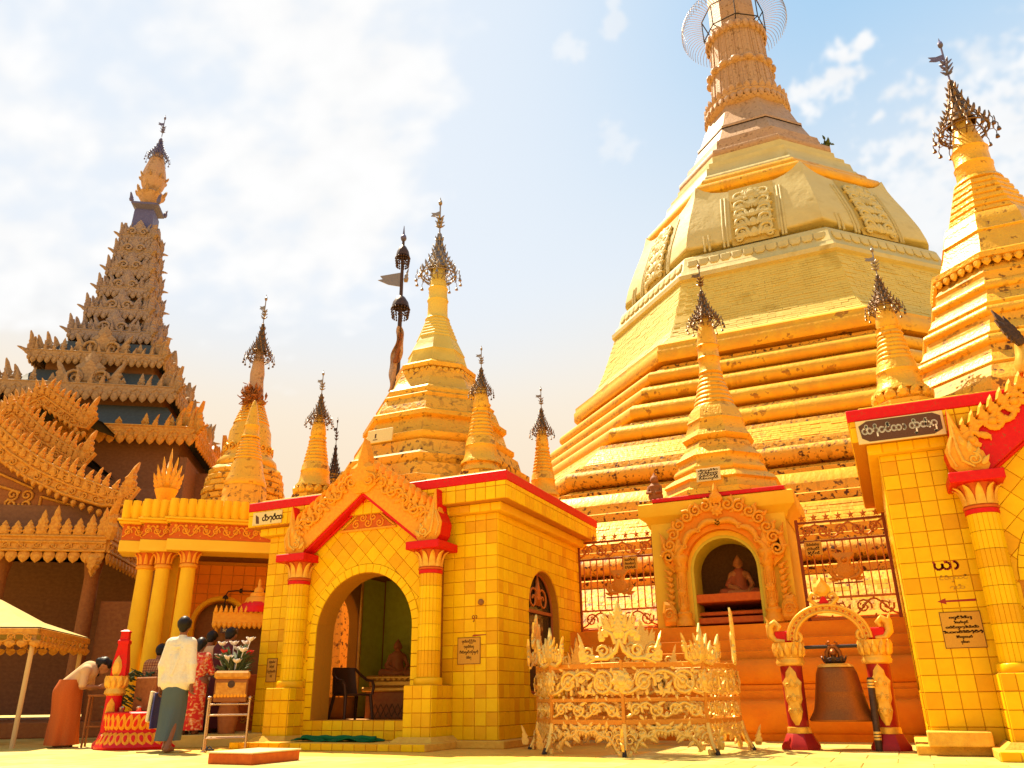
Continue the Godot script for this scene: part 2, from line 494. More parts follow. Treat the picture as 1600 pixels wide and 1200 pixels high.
# ---------------------------------------------------------------- sky, sun, camera
func make_world() -> void:
	var cam := Camera3D.new()
	cam.name = "camera"
	cam.position = Vector3(0, 0.62, 0)
	cam.rotation_degrees = Vector3(21.66, 24.38, -0.69)
	cam.fov = 51.62
	cam.near = 0.1
	cam.far = 2000.0
	add_child(cam)
	var w := 2048
	var h := 1024
	var im := Image.create(w, h, false, Image.FORMAT_RGBF)
	var n1 := FastNoiseLite.new()
	n1.seed = 11
	n1.frequency = 1.5
	n1.fractal_octaves = 5
	var n2 := FastNoiseLite.new()
	n2.seed = 23
	n2.frequency = 7.0
	n2.fractal_octaves = 4
	var sunf := Vector3(SUN.x, 0, SUN.z).normalized()
	# clouds of their own: direction, width, height (radians), strength
	var puffs := []
	for q in [[0.087, 0.705, 0.0, 0.030, 0.011, 0.95], [0.037, 0.676, 0.0, 0.036, 0.018, 0.9], [0.215, 0.575, 0.0, 0.11, 0.055, 0.85], [0.115, 0.515, 0.0, 0.10, 0.060, 0.75], [0.25, 0.50, 0.0, 0.12, 0.05, 0.7], [-0.25, 0.800, 0.0, 0.016, 0.022, 0.5], [-0.326, 0.775, 0.0, 0.02, 0.012, 0.5], [-0.26, 0.667, 0.0, 0.024, 0.018, 0.4], [0.23, 0.64, 0.0, 0.03, 0.02, 0.5]]:
		puffs.append(q)
	for j in h:
		var el := PI / 2 - PI * (j + 0.5) / h
		if el < -0.02:
			var gc := Color(0.62, 0.46, 0.24) * (1.0 / EXPOSURE)
			for i in w:
				im.set_pixel(i, j, gc)
			continue
		var ce := cos(el)
		var se := sin(el)
		for i in w:
			var az := TAU * (i + 0.5) / w
			var d := Vector3(sin(az) * ce, se, -cos(az) * ce)
			var a := az if az < PI else az - TAU
			var c := Color(0.98, 0.88, 0.74).lerp(Color(0.80, 0.87, 0.94), smoothstep(0.32, 0.54, el)).lerp(Color(0.40, 0.645, 0.90), smoothstep(0.46, 0.82, el))
			c = c.lerp(Color(0.84, 0.90, 0.98), smoothstep(0.72, 0.96, d.dot(BANK)) * 0.9 * smoothstep(0.3, 0.5, el))
			# a high sheet of broken cloud on the sun's side
			var pl := d / (se + 0.30)
			var v := n1.get_noise_2d(pl.x * 1.4, pl.z * 1.4) * 0.5 + 0.5
			var f := n2.get_noise_2d(pl.x * 1.2, pl.z * 1.7) * 0.5 + 0.5
			var cover := smoothstep(0.885, 0.975, d.dot(BANK))
			var dens := smoothstep(0.80 - cover * 0.52, 1.0 - cover * 0.42, v * 0.62 + f * 0.38)
			dens *= smoothstep(0.05, 0.35, el)
			for q in puffs:
				var dx: float = (a - q[0]) / q[3]
				var dy: float = (el - q[1]) / q[4]
				if absf(dx) > 3.0 or absf(dy) > 3.0:
					continue
				var g: float = exp(-(dx * dx + dy * dy) * 0.5)
				var f2 := n2.get_noise_2d(pl.x * 3.4 + 7.0, pl.z * 3.4) * 0.5 + 0.5
				var f3 := n2.get_noise_2d(pl.x * 9.0, pl.z * 9.0 + 3.0) * 0.5 + 0.5
				var ed: float = g * 1.1 + (f2 - 0.5) * 1.7 + (f3 - 0.5) * 0.7
				dens = maxf(dens, smoothstep(0.30, 1.0, ed) * q[5] * smoothstep(0.03, 0.35, g))
			c = c.lerp(Color(0.99, 0.99, 0.99) * (0.94 + 0.10 * f), clampf(dens, 0.0, 1.0))
			c = c.lerp(Color(c.r, c.g * 0.89, c.b * 0.76), 1.0 - smoothstep(0.18, 0.42, el))
			c = Color(c.r, c.g, c.b) * (1.0 / EXPOSURE)
			im.set_pixel(i, j, c)
	var sky := Sky.new()
	var pm := PanoramaSkyMaterial.new()
	pm.panorama = ImageTexture.create_from_image(im)
	sky.sky_material = pm
	var env := Environment.new()
	env.background_mode = Environment.BG_SKY
	env.sky = sky
	env.tonemap_mode = Environment.TONE_MAPPER_LINEAR
	env.tonemap_exposure = EXPOSURE
	env.sdfgi_enabled = true
	env.ssao_enabled = true
	env.ssil_enabled = true
	var we := WorldEnvironment.new()
	we.name = "world_environment"
	we.environment = env
	add_child(we)
	var sun := DirectionalLight3D.new()
	sun.name = "sun"
	sun.light_color = Color(1.0, 0.93, 0.80)
	sun.light_energy = 1.6
	sun.light_angular_distance = 0.6
	sun.shadow_enabled = true
	add_child(sun)
	sun.look_at_from_position(SUN * 50.0, Vector3.ZERO)

func _ready() -> void:
	rng.seed = 7
	make_world()
	make_materials()
	make_shapes()
	make_ground()
	make_main_stupa()
	make_shrines()
	make_niche_and_fences()
	make_rooftop_stupas()
	make_colonnade()
	make_pavilion()
	make_far_spires()
	make_stand()
	make_bell()
	make_forecourt()
	make_people()

# ---------------------------------------------------------------- shared ornament shapes
func pv(a: Array) -> PackedVector2Array:
	var p := PackedVector2Array()
	for i in range(0, a.size(), 2):
		p.append(Vector2(a[i], a[i + 1]))
	return p

func mirror(a: Array) -> PackedVector2Array:
	# right-hand half outline from the bottom to the tip, mirrored to the left
	var p := PackedVector2Array()
	for i in range(0, a.size(), 2):
		p.append(Vector2(a[i], a[i + 1]))
	for i in range(a.size() - 2, -1, -2):
		if a[i] > 0.0001:
			p.append(Vector2(-a[i], a[i + 1]))
	return p

func spiral(c: Vector2, r: float, a0: float, turns: float, z: float, n := 18, x := Transform3D()) -> Array:
	var p := []
	for i in n + 1:
		var t := float(i) / n
		var a := a0 + turns * TAU * t
		var q := c + Vector2(cos(a), sin(a)) * r * (1.0 - 0.86 * t)
		p.append(x * Vector3(q.x, q.y, z))
	return p

func taper(n: int, a: float, b: float) -> Array:
	var r := []
	for i in n:
		r.append(lerpf(a, b, float(i) / (n - 1)))
	return r

# a running vine: a wave with a spiral in each lobe and small leaves, in x 0..len, y 0..ht
func vine(b: MB, length: float, ht: float, lobes: int, r: float, x := Transform3D(), ring := false) -> void:
	var step := length / lobes
	var pts := []
	var n := lobes * 8
	for i in n + 1:
		var t := float(i) / n
		pts.append(x * Vector3(t * length, ht * (0.5 - 0.40 * cos(PI * t * lobes)), r * 0.4))
	b.tube(pts, r, 5)
	for k in lobes:
		var up := k % 2 == 0
		var c := Vector2((k + 0.5) * step, ht * 0.5)
		var rr := minf(step * 0.40, ht * 0.42)
		if ring:
			rr = minf(step * 0.46, ht * 0.46)
		var sg := 1.0 if up else -1.0
		b.tube(spiral(c, rr, (-PI * 0.1 if up else PI * 0.1), sg * 1.5, r * 0.4, 16, x), taper(17, r * 1.1, r * 0.6), 5)
		b.ball(x * Vector3(c.x, c.y, r * 0.5), Vector3(r, r, r) * 1.7, 4)
		for q in 5:
			var a := q * TAU / 5.0 + k
			var p := c + Vector2(cos(a), sin(a)) * rr * 0.55
			var lx := x * Transform3D(Basis(Vector3.BACK, a + 0.6 * sg) * Basis.from_scale(Vector3(rr, rr, rr) * 0.42), Vector3(p.x, p.y, 0.0))
			b.add(K.leaflet, lx)
		for q in [-1.0, 1.0]:
			var p2 := Vector2((k + 0.5 + 0.47 * q) * step, ht * (0.5 + 0.36 * sg))
			b.add(K.leaflet, x * Transform3D(Basis(Vector3.BACK, sg * (1.57 - q * 0.5) - 1.57) * Basis.from_scale(Vector3(rr, rr, rr) * 0.5), Vector3(p2.x, p2.y, 0.0)))

func make_shapes() -> void:
	var b := MB.new()
	b.leaf(mirror([0.16, 0, 0.30, 0.10, 0.24, 0.24, 0.31, 0.34, 0.22, 0.46, 0.25, 0.56, 0.13, 0.70, 0.13, 0.78, 0.0, 1.0]), -0.05, 0.05, 0.13, 0.55)
	K.flame = b.mesh()
	b = MB.new()
	b.leaf(pv([0.22, 0, 0.30, 0.14, 0.34, 0.30, 0.24, 0.40, 0.30, 0.52, 0.22, 0.62, 0.30, 0.76, 0.34, 1.0, 0.14, 0.84, 0.02, 0.66, -0.08, 0.52, -0.20, 0.44, -0.14, 0.34, -0.28, 0.24, -0.24, 0.08, -0.16, 0.0]), -0.06, 0.06, 0.14, 0.6)
	K.flame_lean = b.mesh()
	b = MB.new()
	b.leaf(mirror([0.20, 0, 0.38, 0.18, 0.42, 0.45, 0.28, 0.75, 0.0, 1.0]), -0.04, 0.04, 0.16, 0.55)
	K.petal = b.mesh()
	b = MB.new()
	b.leaf(mirror([0.12, 0, 0.26, 0.3, 0.2, 0.62, 0.0, 1.0]), -0.08, 0.08, 0.16, 0.5)
	K.leaflet = b.mesh()
	b = MB.new()
	b.sheet(func(s, t): return Vector3((t * 2 - 1) * 0.42 * (1.0 - 0.72 * s * s) , s - 0.12 * maxf(0.0, s - 0.75) * 4.0, 0.06 + 0.05 * s + 0.45 * pow(s, 3.0) + 0.10 * (1 - pow(t * 2 - 1, 2.0))), 7, 6, 0.06)
	K.acanthus = b.mesh()
	# round boss
	b = MB.new()
	b.ball(Vector3.ZERO, Vector3(1, 1, 0.6), 8)
	K.boss = b.mesh()
	# flower
	b = MB.new()
	for i in 8:
		var a := TAU * i / 8
		b.add(K.petal, Transform3D(Basis(Vector3.BACK, a) * Basis.from_scale(Vector3(0.75, 0.7, 0.7)), Vector3(-sin(a) * 0.32, cos(a) * 0.32, 0)))
	b.lathe([Vector2(0.55, -0.05), Vector2(0.55, 0.1), Vector2(0.42, 0.17), Vector2(0.40, 0.12), Vector2(0.30, 0.20), Vector2(0, 0.22)], 14, Transform3D(Basis(Vector3.RIGHT, PI / 2), Vector3.ZERO))
	K.flower = b.mesh()
	# umbrella crown: openwork cone of rings, ribs, leaves and hanging bells
	b = MB.new()
	var rings := [[1.0, 0.0], [0.98, 0.18], [0.86, 0.45], [0.70, 0.78], [0.54, 1.15], [0.40, 1.55], [0.27, 2.0], [0.17, 2.5], [0.10, 3.0]]
	for q in rings:
		var pts := []
		for i in 19:
			var a := TAU * i / 18
			pts.append(Vector3(sin(a) * q[0], q[1], cos(a) * q[0]))
		b.tube(pts, 0.035 if q[1] > 0.1 else 0.055, 4)
	for i in 12:
		var a := TAU * i / 12
		var pts := []
		for q in rings:
			pts.append(Vector3(sin(a) * q[0], q[1], cos(a) * q[0]))
		b.tube(pts, 0.03, 4)
	for k in range(1, 8):
		var q: Array = rings[k]
		var n := maxi(6, int(18 * q[0]))
		for i in n:
			var a := TAU * (i + 0.5 * (k % 2)) / n
			var s := 0.24
			b.add(K.leaflet, Transform3D(Basis(Vector3.UP, a) * Basis(Vector3.RIGHT, 0.35) * Basis.from_scale(Vector3(s, s * 1.3, s)), Vector3(sin(a) * q[0], q[1], cos(a) * q[0])))
	for i in 14:
		var a := TAU * i / 14
		var d := Vector3(sin(a), 0, cos(a))
		b.tube([d * 1.0, d * 1.22 + Vector3(0, 0.02, 0), d * 1.30 + Vector3(0, -0.14, 0), d * 1.28 + Vector3(0, -0.30, 0)], 0.022, 4)
		b.lathe([Vector2(0.0, -0.52), Vector2(0.10, -0.50), Vector2(0.06, -0.34), Vector2(0.0, -0.30)], 6, Transform3D(Basis(), d * 1.28))
		b.tube([d * 0.28 + Vector3(0, -0.45, 0), d * 0.7 + Vector3(0, -0.35, 0), d * 1.0], 0.03, 4)
		b.add(K.leaflet, Transform3D(Basis(Vector3.UP, a) * Basis.from_scale(Vector3(0.2, 0.32, 0.2)), d * 1.22 + Vector3(0, 0.02, 0)))
	var rr := []
	for i in 19:
		var a := TAU * i / 18
		rr.append(Vector3(sin(a) * 0.8, -0.28, cos(a) * 0.8))
	b.tube(rr, 0.03, 4)
	# inner cone so that the lattice reads dense
	b.lathe([Vector2(0.62, 0.5), Vector2(0.46, 1.0), Vector2(0.30, 1.55), Vector2(0.16, 2.2), Vector2(0.07, 3.1), Vector2(0, 3.2)], 10, Transform3D())
	K.crown = b.mesh()
	# finial: rod with leaf clusters, a pennant and a diamond bud
	b = MB.new()
	b.tube([Vector3(0, 3.0, 0), Vector3(0, 5.3, 0)], 0.045, 5)
	for y in [3.5, 3.8, 4.1]:
		for i in 5:
			var a: float = TAU * i / 5 + y
			b.add(K.leaflet, Transform3D(Basis(Vector3.UP, a) * Basis(Vector3.RIGHT, 0.8) * Basis.from_scale(Vector3(0.26, 0.34, 0.26)), Vector3(sin(a) * 0.05, y, cos(a) * 0.05)))
	b.ext(pv([0.0, 4.42, -0.35, 4.40, -0.62, 4.52, -0.5, 4.62, -0.62, 4.78, -0.3, 4.68, 0.0, 4.72]), -0.02, 0.02)
	b.ball(Vector3(0, 5.35, 0), Vector3(0.12, 0.22, 0.12), 6)
	b.tube([Vector3(0, 5.5, 0), Vector3(0, 5.75, 0)], [0.05, 0.01], 5)
	K.vane = b.mesh()

func ring_of(mesh: Mesh, n: int, r: float, y: float, s: Vector3, tilt := 0.0, a0 := 0.0) -> ArrayMesh:
	var b := MB.new()
	for i in n:
		var a := a0 + TAU * i / n
		b.add(mesh, Transform3D(Basis(Vector3.UP, a) * Basis(Vector3.RIGHT, tilt) * Basis.from_scale(s), Vector3(sin(a) * r, y, cos(a) * r)))
	return b.mesh()

func octo(p: Array) -> ArrayMesh:
	var b := MB.new()
	b.lathe(p, 8, Transform3D(), true, PI / 8, 0.6)
	return b.mesh()

func turned(p: Array, n := 28) -> ArrayMesh:
	var b := MB.new()
	b.lathe(p, n, Transform3D(), false, 0.0, 0.6)
	return b.mesh()

func V(x: float, y: float) -> Vector2:
	return Vector2(x, y)

func face_r(y: float) -> float:
	var p := [V(5.48, 14.84), V(5.44, 15.3), V(5.30, 15.9), V(4.98, 16.8), V(4.74, 17.4), V(4.60, 17.8), V(4.5, 18.2)]
	for k in p.size() - 1:
		if y <= p[k + 1].y:
			return lerpf(p[k].x, p[k + 1].x, (y - p[k].y) / (p[k + 1].y - p[k].y))
	return 4.5

func bell_r(y: float) -> float:
	var p := [V(7.2, 11.02), V(6.94, 11.2), V(6.62, 11.7), V(6.38, 12.3), V(6.18, 12.9), V(5.98, 13.5), V(5.92, 13.68)]
	for k in p.size() - 1:
		if y <= p[k + 1].y:
			return lerpf(p[k].x, p[k + 1].x, (y - p[k].y) / (p[k + 1].y - p[k].y))
	return 5.92

# half-round rib with an undercut groove added below it to hold a line of shade
func rib(r0: float, y0: float, r1: float, y1: float, bulge: float, deep := 0.3, gap := 0.1) -> Array:
	return [V(r0 - 0.01, y0 - 0.03), V(r0 - deep, y0 - 0.01), V(r0 - deep, y0 + gap), V(r0 - 0.03, y0 + gap)] + torus(r0, y0 + gap, r1, y1, bulge)

# half-round moulding bulging from (r0,y0) to (r1,y1)
func torus(r0: float, y0: float, r1: float, y1: float, bulge: float, n := 7) -> Array:
	var p := []
	for i in n + 1:
		var t := float(i) / n
		p.append(V(lerpf(r0, r1, t) + bulge * sin(PI * t), lerpf(y0, y1, 0.5 - 0.5 * cos(PI * t))))
	return p

# ---------------------------------------------------------------- ground
func make_ground() -> void:
	var b := MB.new()
	b.bx(Vector3(0, -0.26, -20), Vector3(500, 0.5, 500))
	var g := structure("ground", b.mesh(), M.ground)
	var s := 0.62
	var slab := boxm(Vector3(s - 0.008, 0.02, s - 0.008), 0.004)
	var rest := MB.new()
	var n := 0
	for j in 15:
		for i in 38:
			var p := Vector3(-17.2 + i * s + (0.31 if j % 2 else 0.0), 0.0 - 0.0095 + rng.randf() * 0.0015, -5.9 - j * s)
			var m: Material = [M.marble, M.marble2, M.marble3][rng.randi() % 3]
			if (i * 7 + j * 3) % 11 == 0:
				m = M.marble2
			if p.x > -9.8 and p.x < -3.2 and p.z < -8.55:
				m = M.apron  # strip of shade put into the slab colour
			# in the frame: between the side rays of the view
			var az := atan2(-p.x, -p.z)
			if az > -0.25 and az < 1.05 and p.z < -6.4 and p.z > -12.6 and n < 300:
				part(g, "paving_slab", slab, m, Transform3D(Basis(), p))
				n += 1
			else:
				rest.bx(p, Vector3(s - 0.008, 0.02, s - 0.008))
	var r := pmb(g, "paving", rest, M.marble)
	r.set_meta("kind", "stuff")

# ---------------------------------------------------------------- the great stupa
func make_main_stupa() -> void:
	var t := thing("great_stupa", "huge pale gold eight-sided stupa rising behind the arched niche and its fences", "stupa", Vector3(-2.1, 0, -30))
	# lower terraces: repeated pattern of torus, ledge, sloping brick band
	part(t, "base", octo([V(15.0, 0), V(15.0, 1.2), V(14.6, 1.3), V(14.6, 1.9), V(14.3, 2.0)]), M.orange_plaster)
	part(t, "sloping_band", octo([V(14.3, 2.0), V(13.72, 2.74), V(13.55, 2.78)]), M.stained_gold)
	part(t, "ledge", octo([V(13.62, 2.78), V(13.62, 2.92), V(13.5, 2.96)]), M.stained_gold)
	part(t, "round_moulding", octo(rib(13.3, 2.96, 13.05, 3.50, 0.22)), M.stained_gold)
	part(t, "ledge", octo([V(13.02, 3.50), V(13.02, 3.62), V(12.9, 3.66), V(12.9, 3.82)]), M.stained_gold)
	part(t, "sloping_band", octo([V(12.9, 3.82), V(12.42, 4.42), V(12.3, 4.45)]), M.terrace_gold)
	part(t, "ledge", octo([V(12.36, 4.45), V(12.36, 4.62), V(12.1, 4.70), V(12.05, 4.92)]), M.stained_gold)
	part(t, "sloping_band", octo([V(12.0, 4.92), V(11.86, 5.18), V(11.75, 5.24)]), M.terrace_gold)
	part(t, "ledge", octo([V(11.74, 5.24), V(11.74, 5.33), V(11.52, 5.40), V(11.45, 5.46)]), M.stained_gold)
	part(t, "round_moulding", octo(rib(11.42, 5.44, 11.36, 5.98, 0.20)), M.stained_gold)
	part(t, "ledge", octo([V(11.25, 5.98), V(11.2, 6.12), V(10.95, 6.16), V(10.9, 6.28)]), M.stained_gold)
	part(t, "sloping_band", octo([V(10.88, 6.28), V(10.36, 6.80), V(10.3, 6.84)]), M.terrace_gold)
	part(t, "ledge", octo([V(10.3, 6.84), V(10.24, 6.96), V(9.9, 7.02), V(9.84, 7.08)]), M.stained_gold)
	part(t, "round_moulding", octo(rib(9.80, 7.05, 9.62, 7.62, 0.20)), M.terrace_gold)
	part(t, "ledge", octo([V(9.45, 7.62), V(9.4, 7.75), V(9.0, 7.85), V(8.92, 7.95)]), M.stained_gold)
	part(t, "round_moulding", octo(rib(8.86, 7.95, 8.72, 8.52, 0.19)), M.terrace_gold)
	part(t, "ledge", octo([V(8.55, 8.52), V(8.45, 8.62), V(8.32, 8.70)]), M.stained_gold)
	part(t, "round_moulding", octo(rib(8.28, 8.68, 8.2, 9.22, 0.18)), M.terrace_gold)
	part(t, "ledge", octo([V(8.12, 9.22), V(8.05, 9.30), V(7.95, 9.36)]), M.stained_gold)
	part(t, "round_moulding", octo(rib(7.92, 9.32, 7.86, 9.82, 0.17)), M.terrace_gold)
	part(t, "ledge", octo([V(7.72, 9.82), V(7.62, 9.95), V(7.3, 10.12), V(7.3, 10.2)]), M.stained_gold)
	part(t, "shelf", octo([V(7.28, 10.12), V(7.05, 10.14), V(7.05, 10.27), V(7.48, 10.28), V(7.52, 10.34), V(7.52, 10.66), V(7.46, 10.72), V(7.46, 10.86), V(7.2, 11.02)]), M.terrace_gold)
	part(t, "lower_bell", octo([V(7.2, 11.02), V(6.94, 11.2), V(6.62, 11.7), V(6.38, 12.3), V(6.18, 12.9), V(5.98, 13.5), V(5.92, 13.68)]), M.bell_gold)
	var bands := part(t, "bell_band", octo([V(5.92, 13.68), V(6.02, 13.74), V(6.02, 13.9), V(5.90, 13.96), V(5.86, 14.12), V(5.76, 14.2), V(5.62, 14.72), V(5.56, 14.80), V(5.42, 14.84)]), M.bell_pale)
	# brick courses laid proud of the sloping faces
	for q in [[7.0, 11.16, 5.96, 13.60, 25], [10.82, 6.34, 10.38, 6.78, 6], [12.85, 3.88, 12.45, 4.38, 6], [14.2, 2.1, 13.76, 2.68, 6]]:
		for f in [-1, 0, 1]:
			var bk := MB.new()
			var px := Transform3D(Basis(Vector3.UP, f * PI / 4), Vector3.ZERO)
			for j in q[4]:
				var s0: float = float(j) / q[4]
				var s1: float = (j + 0.86) / q[4]
				var y0 := lerpf(q[1], q[3], s0)
				var y1 := lerpf(q[1], q[3], s1)
				var r0 := lerpf(q[0], q[2], s0)
				var r1 := lerpf(q[0], q[2], s1)
				if q[4] > 10:
					r0 = bell_r(y0)
					r1 = bell_r(y1)
				var hw := r1 * tan(PI / 8)
				var n := int(hw * 2 / 0.44)
				for i in n:
					var u0: float = -hw + 2 * hw * (i + 0.5 * (j % 2)) / n
					var u1: float = minf(u0 + 2 * hw / n - 0.018, hw - 0.02)
					if u1 - u0 < 0.08 or rng.randf() < 0.06:
						continue
					var o := 0.004 + rng.randf() * 0.016
					var a := px * Vector3(u0, y0, r0 + o)
					var b := px * Vector3(u1, y0, r0 + o)
					var c := px * Vector3(u1, y1, r1 + o)
					var d := px * Vector3(u0, y1, r1 + o)
					bk.quad(a, b, c, d, px.basis.z)
					var inn := px.basis * Vector3(0, 0, -0.03)
					bk.quad(a, b, b + inn, a + inn, Vector3.DOWN)
					bk.quad(d, c, c + inn, d + inn, Vector3.UP)
					bk.quad(a, d, d + inn, a + inn, -px.basis.x)
					bk.quad(b, c, c + inn, b + inn, px.basis.x)
			pmb(t, "brick_courses", bk, M.bell_gold if q[4] > 10 else M.terrace_gold).set_meta("kind", "stuff")
	# scallops along the band
	var sc := MB.new()
	sc.leaf(pv([-0.17, 0.34, -0.17, 0.12, -0.10, 0.02, 0.10, 0.02, 0.17, 0.12, 0.17, 0.34]), -0.04, 0.03, 0.05, 0.75)
	var scm := sc.mesh()
	for f in [-1, 0, 1]:
		var an: float = f * PI / 4
		for i in 12:
			var u := (i - 5.5) * 0.375
			var x := Transform3D(Basis(Vector3.UP, an), Vector3.ZERO) * Transform3D(Basis(Vector3.RIGHT, -0.26), Vector3(u, 14.26, 5.75))
			part(bands, "scallop", scm, M.bell_pale, x)
	# bell: eight curved faces whose upper edge rises to a horn at each corner
	var bell := MB.new()
	var prof := [V(5.48, 14.84), V(5.44, 15.3), V(5.30, 15.9), V(4.98, 16.8), V(4.74, 17.4), V(4.60, 17.8)]
	for f in 8:
		var bx := Basis(Vector3.UP, f * PI / 4)
		var fn := func(s: float, u: float) -> Vector3:
			var q := u * 2 - 1
			var top := 17.62 + 0.68 * pow(absf(q), 3.2)
			var yy := lerpf(14.84, top, s)
			var ap := 0.0
			for k in prof.size() - 1:
				if yy >= prof[k].y and yy <= prof[k + 1].y:
					ap = lerpf(prof[k].x, prof[k + 1].x, (yy - prof[k].y) / (prof[k + 1].y - prof[k].y))
			if yy > 17.8:
				ap = 4.60 - (yy - 17.8) * 0.24
			return bx * Vector3(q * ap * tan(PI / 8), yy, ap)
		bell.sheet(fn, 14, 12, 0.12)
	var bm := pmb(t, "bell", bell, M.bell_pale)
	part(t, "bell_core", octo([V(5.2, 14.8), V(5.0, 16.0), V(4.55, 17.3), V(4.2, 18.0)]), M.bell_pale)
	# carved flower panels on the bell faces, with framing fillets
	for f in [-1, 0, 1, 2]:
		var an: float = f * PI / 4
		var rel := MB.new()
		var px := Transform3D(Basis(Vector3.UP, an), Vector3.ZERO)
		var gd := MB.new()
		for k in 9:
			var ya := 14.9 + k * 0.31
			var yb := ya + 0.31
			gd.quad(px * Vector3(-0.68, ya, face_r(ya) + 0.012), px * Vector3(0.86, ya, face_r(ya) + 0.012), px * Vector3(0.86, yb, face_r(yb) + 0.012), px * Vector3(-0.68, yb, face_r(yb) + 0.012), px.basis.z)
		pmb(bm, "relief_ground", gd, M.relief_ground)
		# rosette, leaf fan and scroll chain, from the top of the panel down
		for q in [[17.02, 0], [16.55, 1], [16.12, 2], [15.68, 3], [15.22, 4]]:
			var y: float = q[0]
			var fx := px * Transform3D(Basis(Vector3.RIGHT, -atan((face_r(y - 0.1) - face_r(y + 0.1)) * 5.0)), Vector3(0.09, y, face_r(y) + 0.03))
			for m in [-1.0, 1.0]:
				rel.tube(spiral(Vector2(m * 0.42, 0.10), 0.23, (PI if m > 0 else 0.0), -m * 1.4, 0.05, 14, fx), taper(15, 0.07, 0.045), 6)
				rel.tube(spiral(Vector2(m * 0.52, -0.14), 0.13, (PI / 2), m * 1.2, 0.04, 10, fx), taper(11, 0.055, 0.04), 5)
				for k in 3:
					rel.add(K.leaflet, fx * Transform3D(Basis(Vector3.BACK, -m * (0.5 + 0.55 * k)) * Basis.from_scale(Vector3(0.36, 0.40, 0.7)), Vector3(m * (0.10 + 0.10 * k), -0.12 + 0.03 * k, 0.01)))
			if q[1] == 0:
				rel.add(K.flower, fx * Transform3D(Basis.from_scale(Vector3(0.40, 0.40, 0.7)), Vector3(0, 0.12, 0.05)))
			elif q[1] == 1:
				for k in 9:
					var a := (k - 4) * 0.27
					rel.add(K.leaflet, fx * Transform3D(Basis(Vector3.BACK, PI + a) * Basis.from_scale(Vector3(0.24, 0.42, 0.7)), Vector3(0, 0.22, 0.03)))
			else:
				rel.add(K.petal, fx * Transform3D(Basis.from_scale(Vector3(0.34, 0.40, 0.6)), Vector3(0, -0.14, 0.03)))
		pmb(bm, "flower_relief", rel, M.bell_pale)
		for e in [-0.95, -0.82, 0.98, 1.08, -1.45, -1.62]:
			var pts := []
			for k in 8:
				if absf(e) > 1.3 and k > 2 - int(absf(e) * 10) % 2:
					continue
				var y := 14.92 + k * 0.34
				var ap := face_r(y)
				pts.append(px * Vector3(e, y, ap))
			var fb := MB.new()
			fb.tube(pts, 0.05, 5)
			pmb(bm, "fillet", fb, M.bell_pale)
	part(t, "round_moulding", octo([V(4.0, 17.75)] + torus(4.36, 17.98, 4.22, 18.48, 0.15)), M.terrace_gold)
	part(t, "round_moulding", octo([V(4.0, 18.46)] + torus(3.98, 18.48, 3.84, 18.95, 0.14)), M.terrace_gold)
	part(t, "ring", octo([V(3.80, 18.95), V(3.78, 19.08), V(3.72, 19.2), V(3.66, 19.24), V(3.58, 19.62), V(3.42, 19.68)]), M.bell_pale)
	part(t, "ring", octo([V(3.42, 19.68), V(3.40, 19.95), V(3.14, 20.06), V(3.12, 20.12), V(3.10, 20.45), V(2.98, 20.52)]), M.bell_pale)
	part(t, "ring", octo([V(2.98, 20.52), V(3.02, 20.6), V(3.02, 20.82), V(2.86, 20.94), V(2.72, 21.0), V(2.62, 21.5), V(2.42, 21.56)]), M.spire_gold)
	part(t, "ring", octo([V(2.46, 21.56), V(2.46, 21.66), V(2.38, 21.74), V(2.12, 22.4), V(2.0, 22.44)]), M.spire_gold)
	part(t, "ring", octo([V(2.14, 22.44), V(2.14, 22.56), V(2.02, 22.66), V(1.74, 23.5), V(1.66, 23.6), V(1.55, 24.0), V(1.4, 24.05)]), M.spire_gold)
	# lotus collars and pleated shaft
	part(t, "lotus_collar", turned([V(1.5, 23.9), V(1.72, 24.0), V(1.78, 24.12), V(1.66, 24.2), V(1.72, 24.3), V(1.8, 24.45), V(1.66, 24.6), V(1.4, 24.7)], 32), M.spire_gold)
	var pet := part(t, "lotus_petals", ring_of(K.petal, 34, 1.62, 24.48, Vector3(0.36, 0.42, 0.5), 0.35), M.spire_gold)
	pet.set_meta("kind", "stuff")
	pet = part(t, "hanging_petals", ring_of(K.petal, 38, 1.72, 24.42, Vector3(0.32, -0.42, 0.5), -0.12), M.spire_gold)
	pet.set_meta("kind", "stuff")
	for seg in [[1.42, 24.6, 1.30, 26.35], [1.24, 26.6, 1.14, 28.4]]:
		var b := MB.new()
		for k in 20:
			var a0 := TAU * k / 20
			var w: float = seg[0] * 0.155
			var xf := Transform3D(Basis(Vector3.UP, a0), Vector3.ZERO)
			b.quad(xf * Vector3(-w, seg[1], seg[0]), xf * Vector3(w, seg[1], seg[0]), xf * Vector3(w * 0.92, seg[3], seg[2]), xf * Vector3(-w * 0.92, seg[3], seg[2]), xf.basis.z)
			b.tube([xf * Vector3(0, seg[1], seg[0] + 0.01), xf * Vector3(0, seg[3], seg[2] + 0.01)], 0.035, 5)
			if k % 2 == 0:
				b.tube([xf * Vector3(w * 0.5, seg[1], seg[0]), xf * Vector3(w * 0.5, seg[3], seg[2])], 0.03, 5)
		b.lathe([V(seg[0] - 0.04, seg[1] - 0.1), V(seg[2] - 0.04, seg[3] + 0.1)], 24, Transform3D())
		pmb(t, "pleated_shaft", b, M.spire_gold)
	part(t, "bead_collar", turned(torus(1.3, 26.3, 1.28, 26.62, 0.12), 28), M.spire_gold)
	var beads := MB.new()
	beads.ball(Vector3.ZERO, Vector3(0.24, 0.17, 0.16), 6)
	var bdm := beads.mesh()
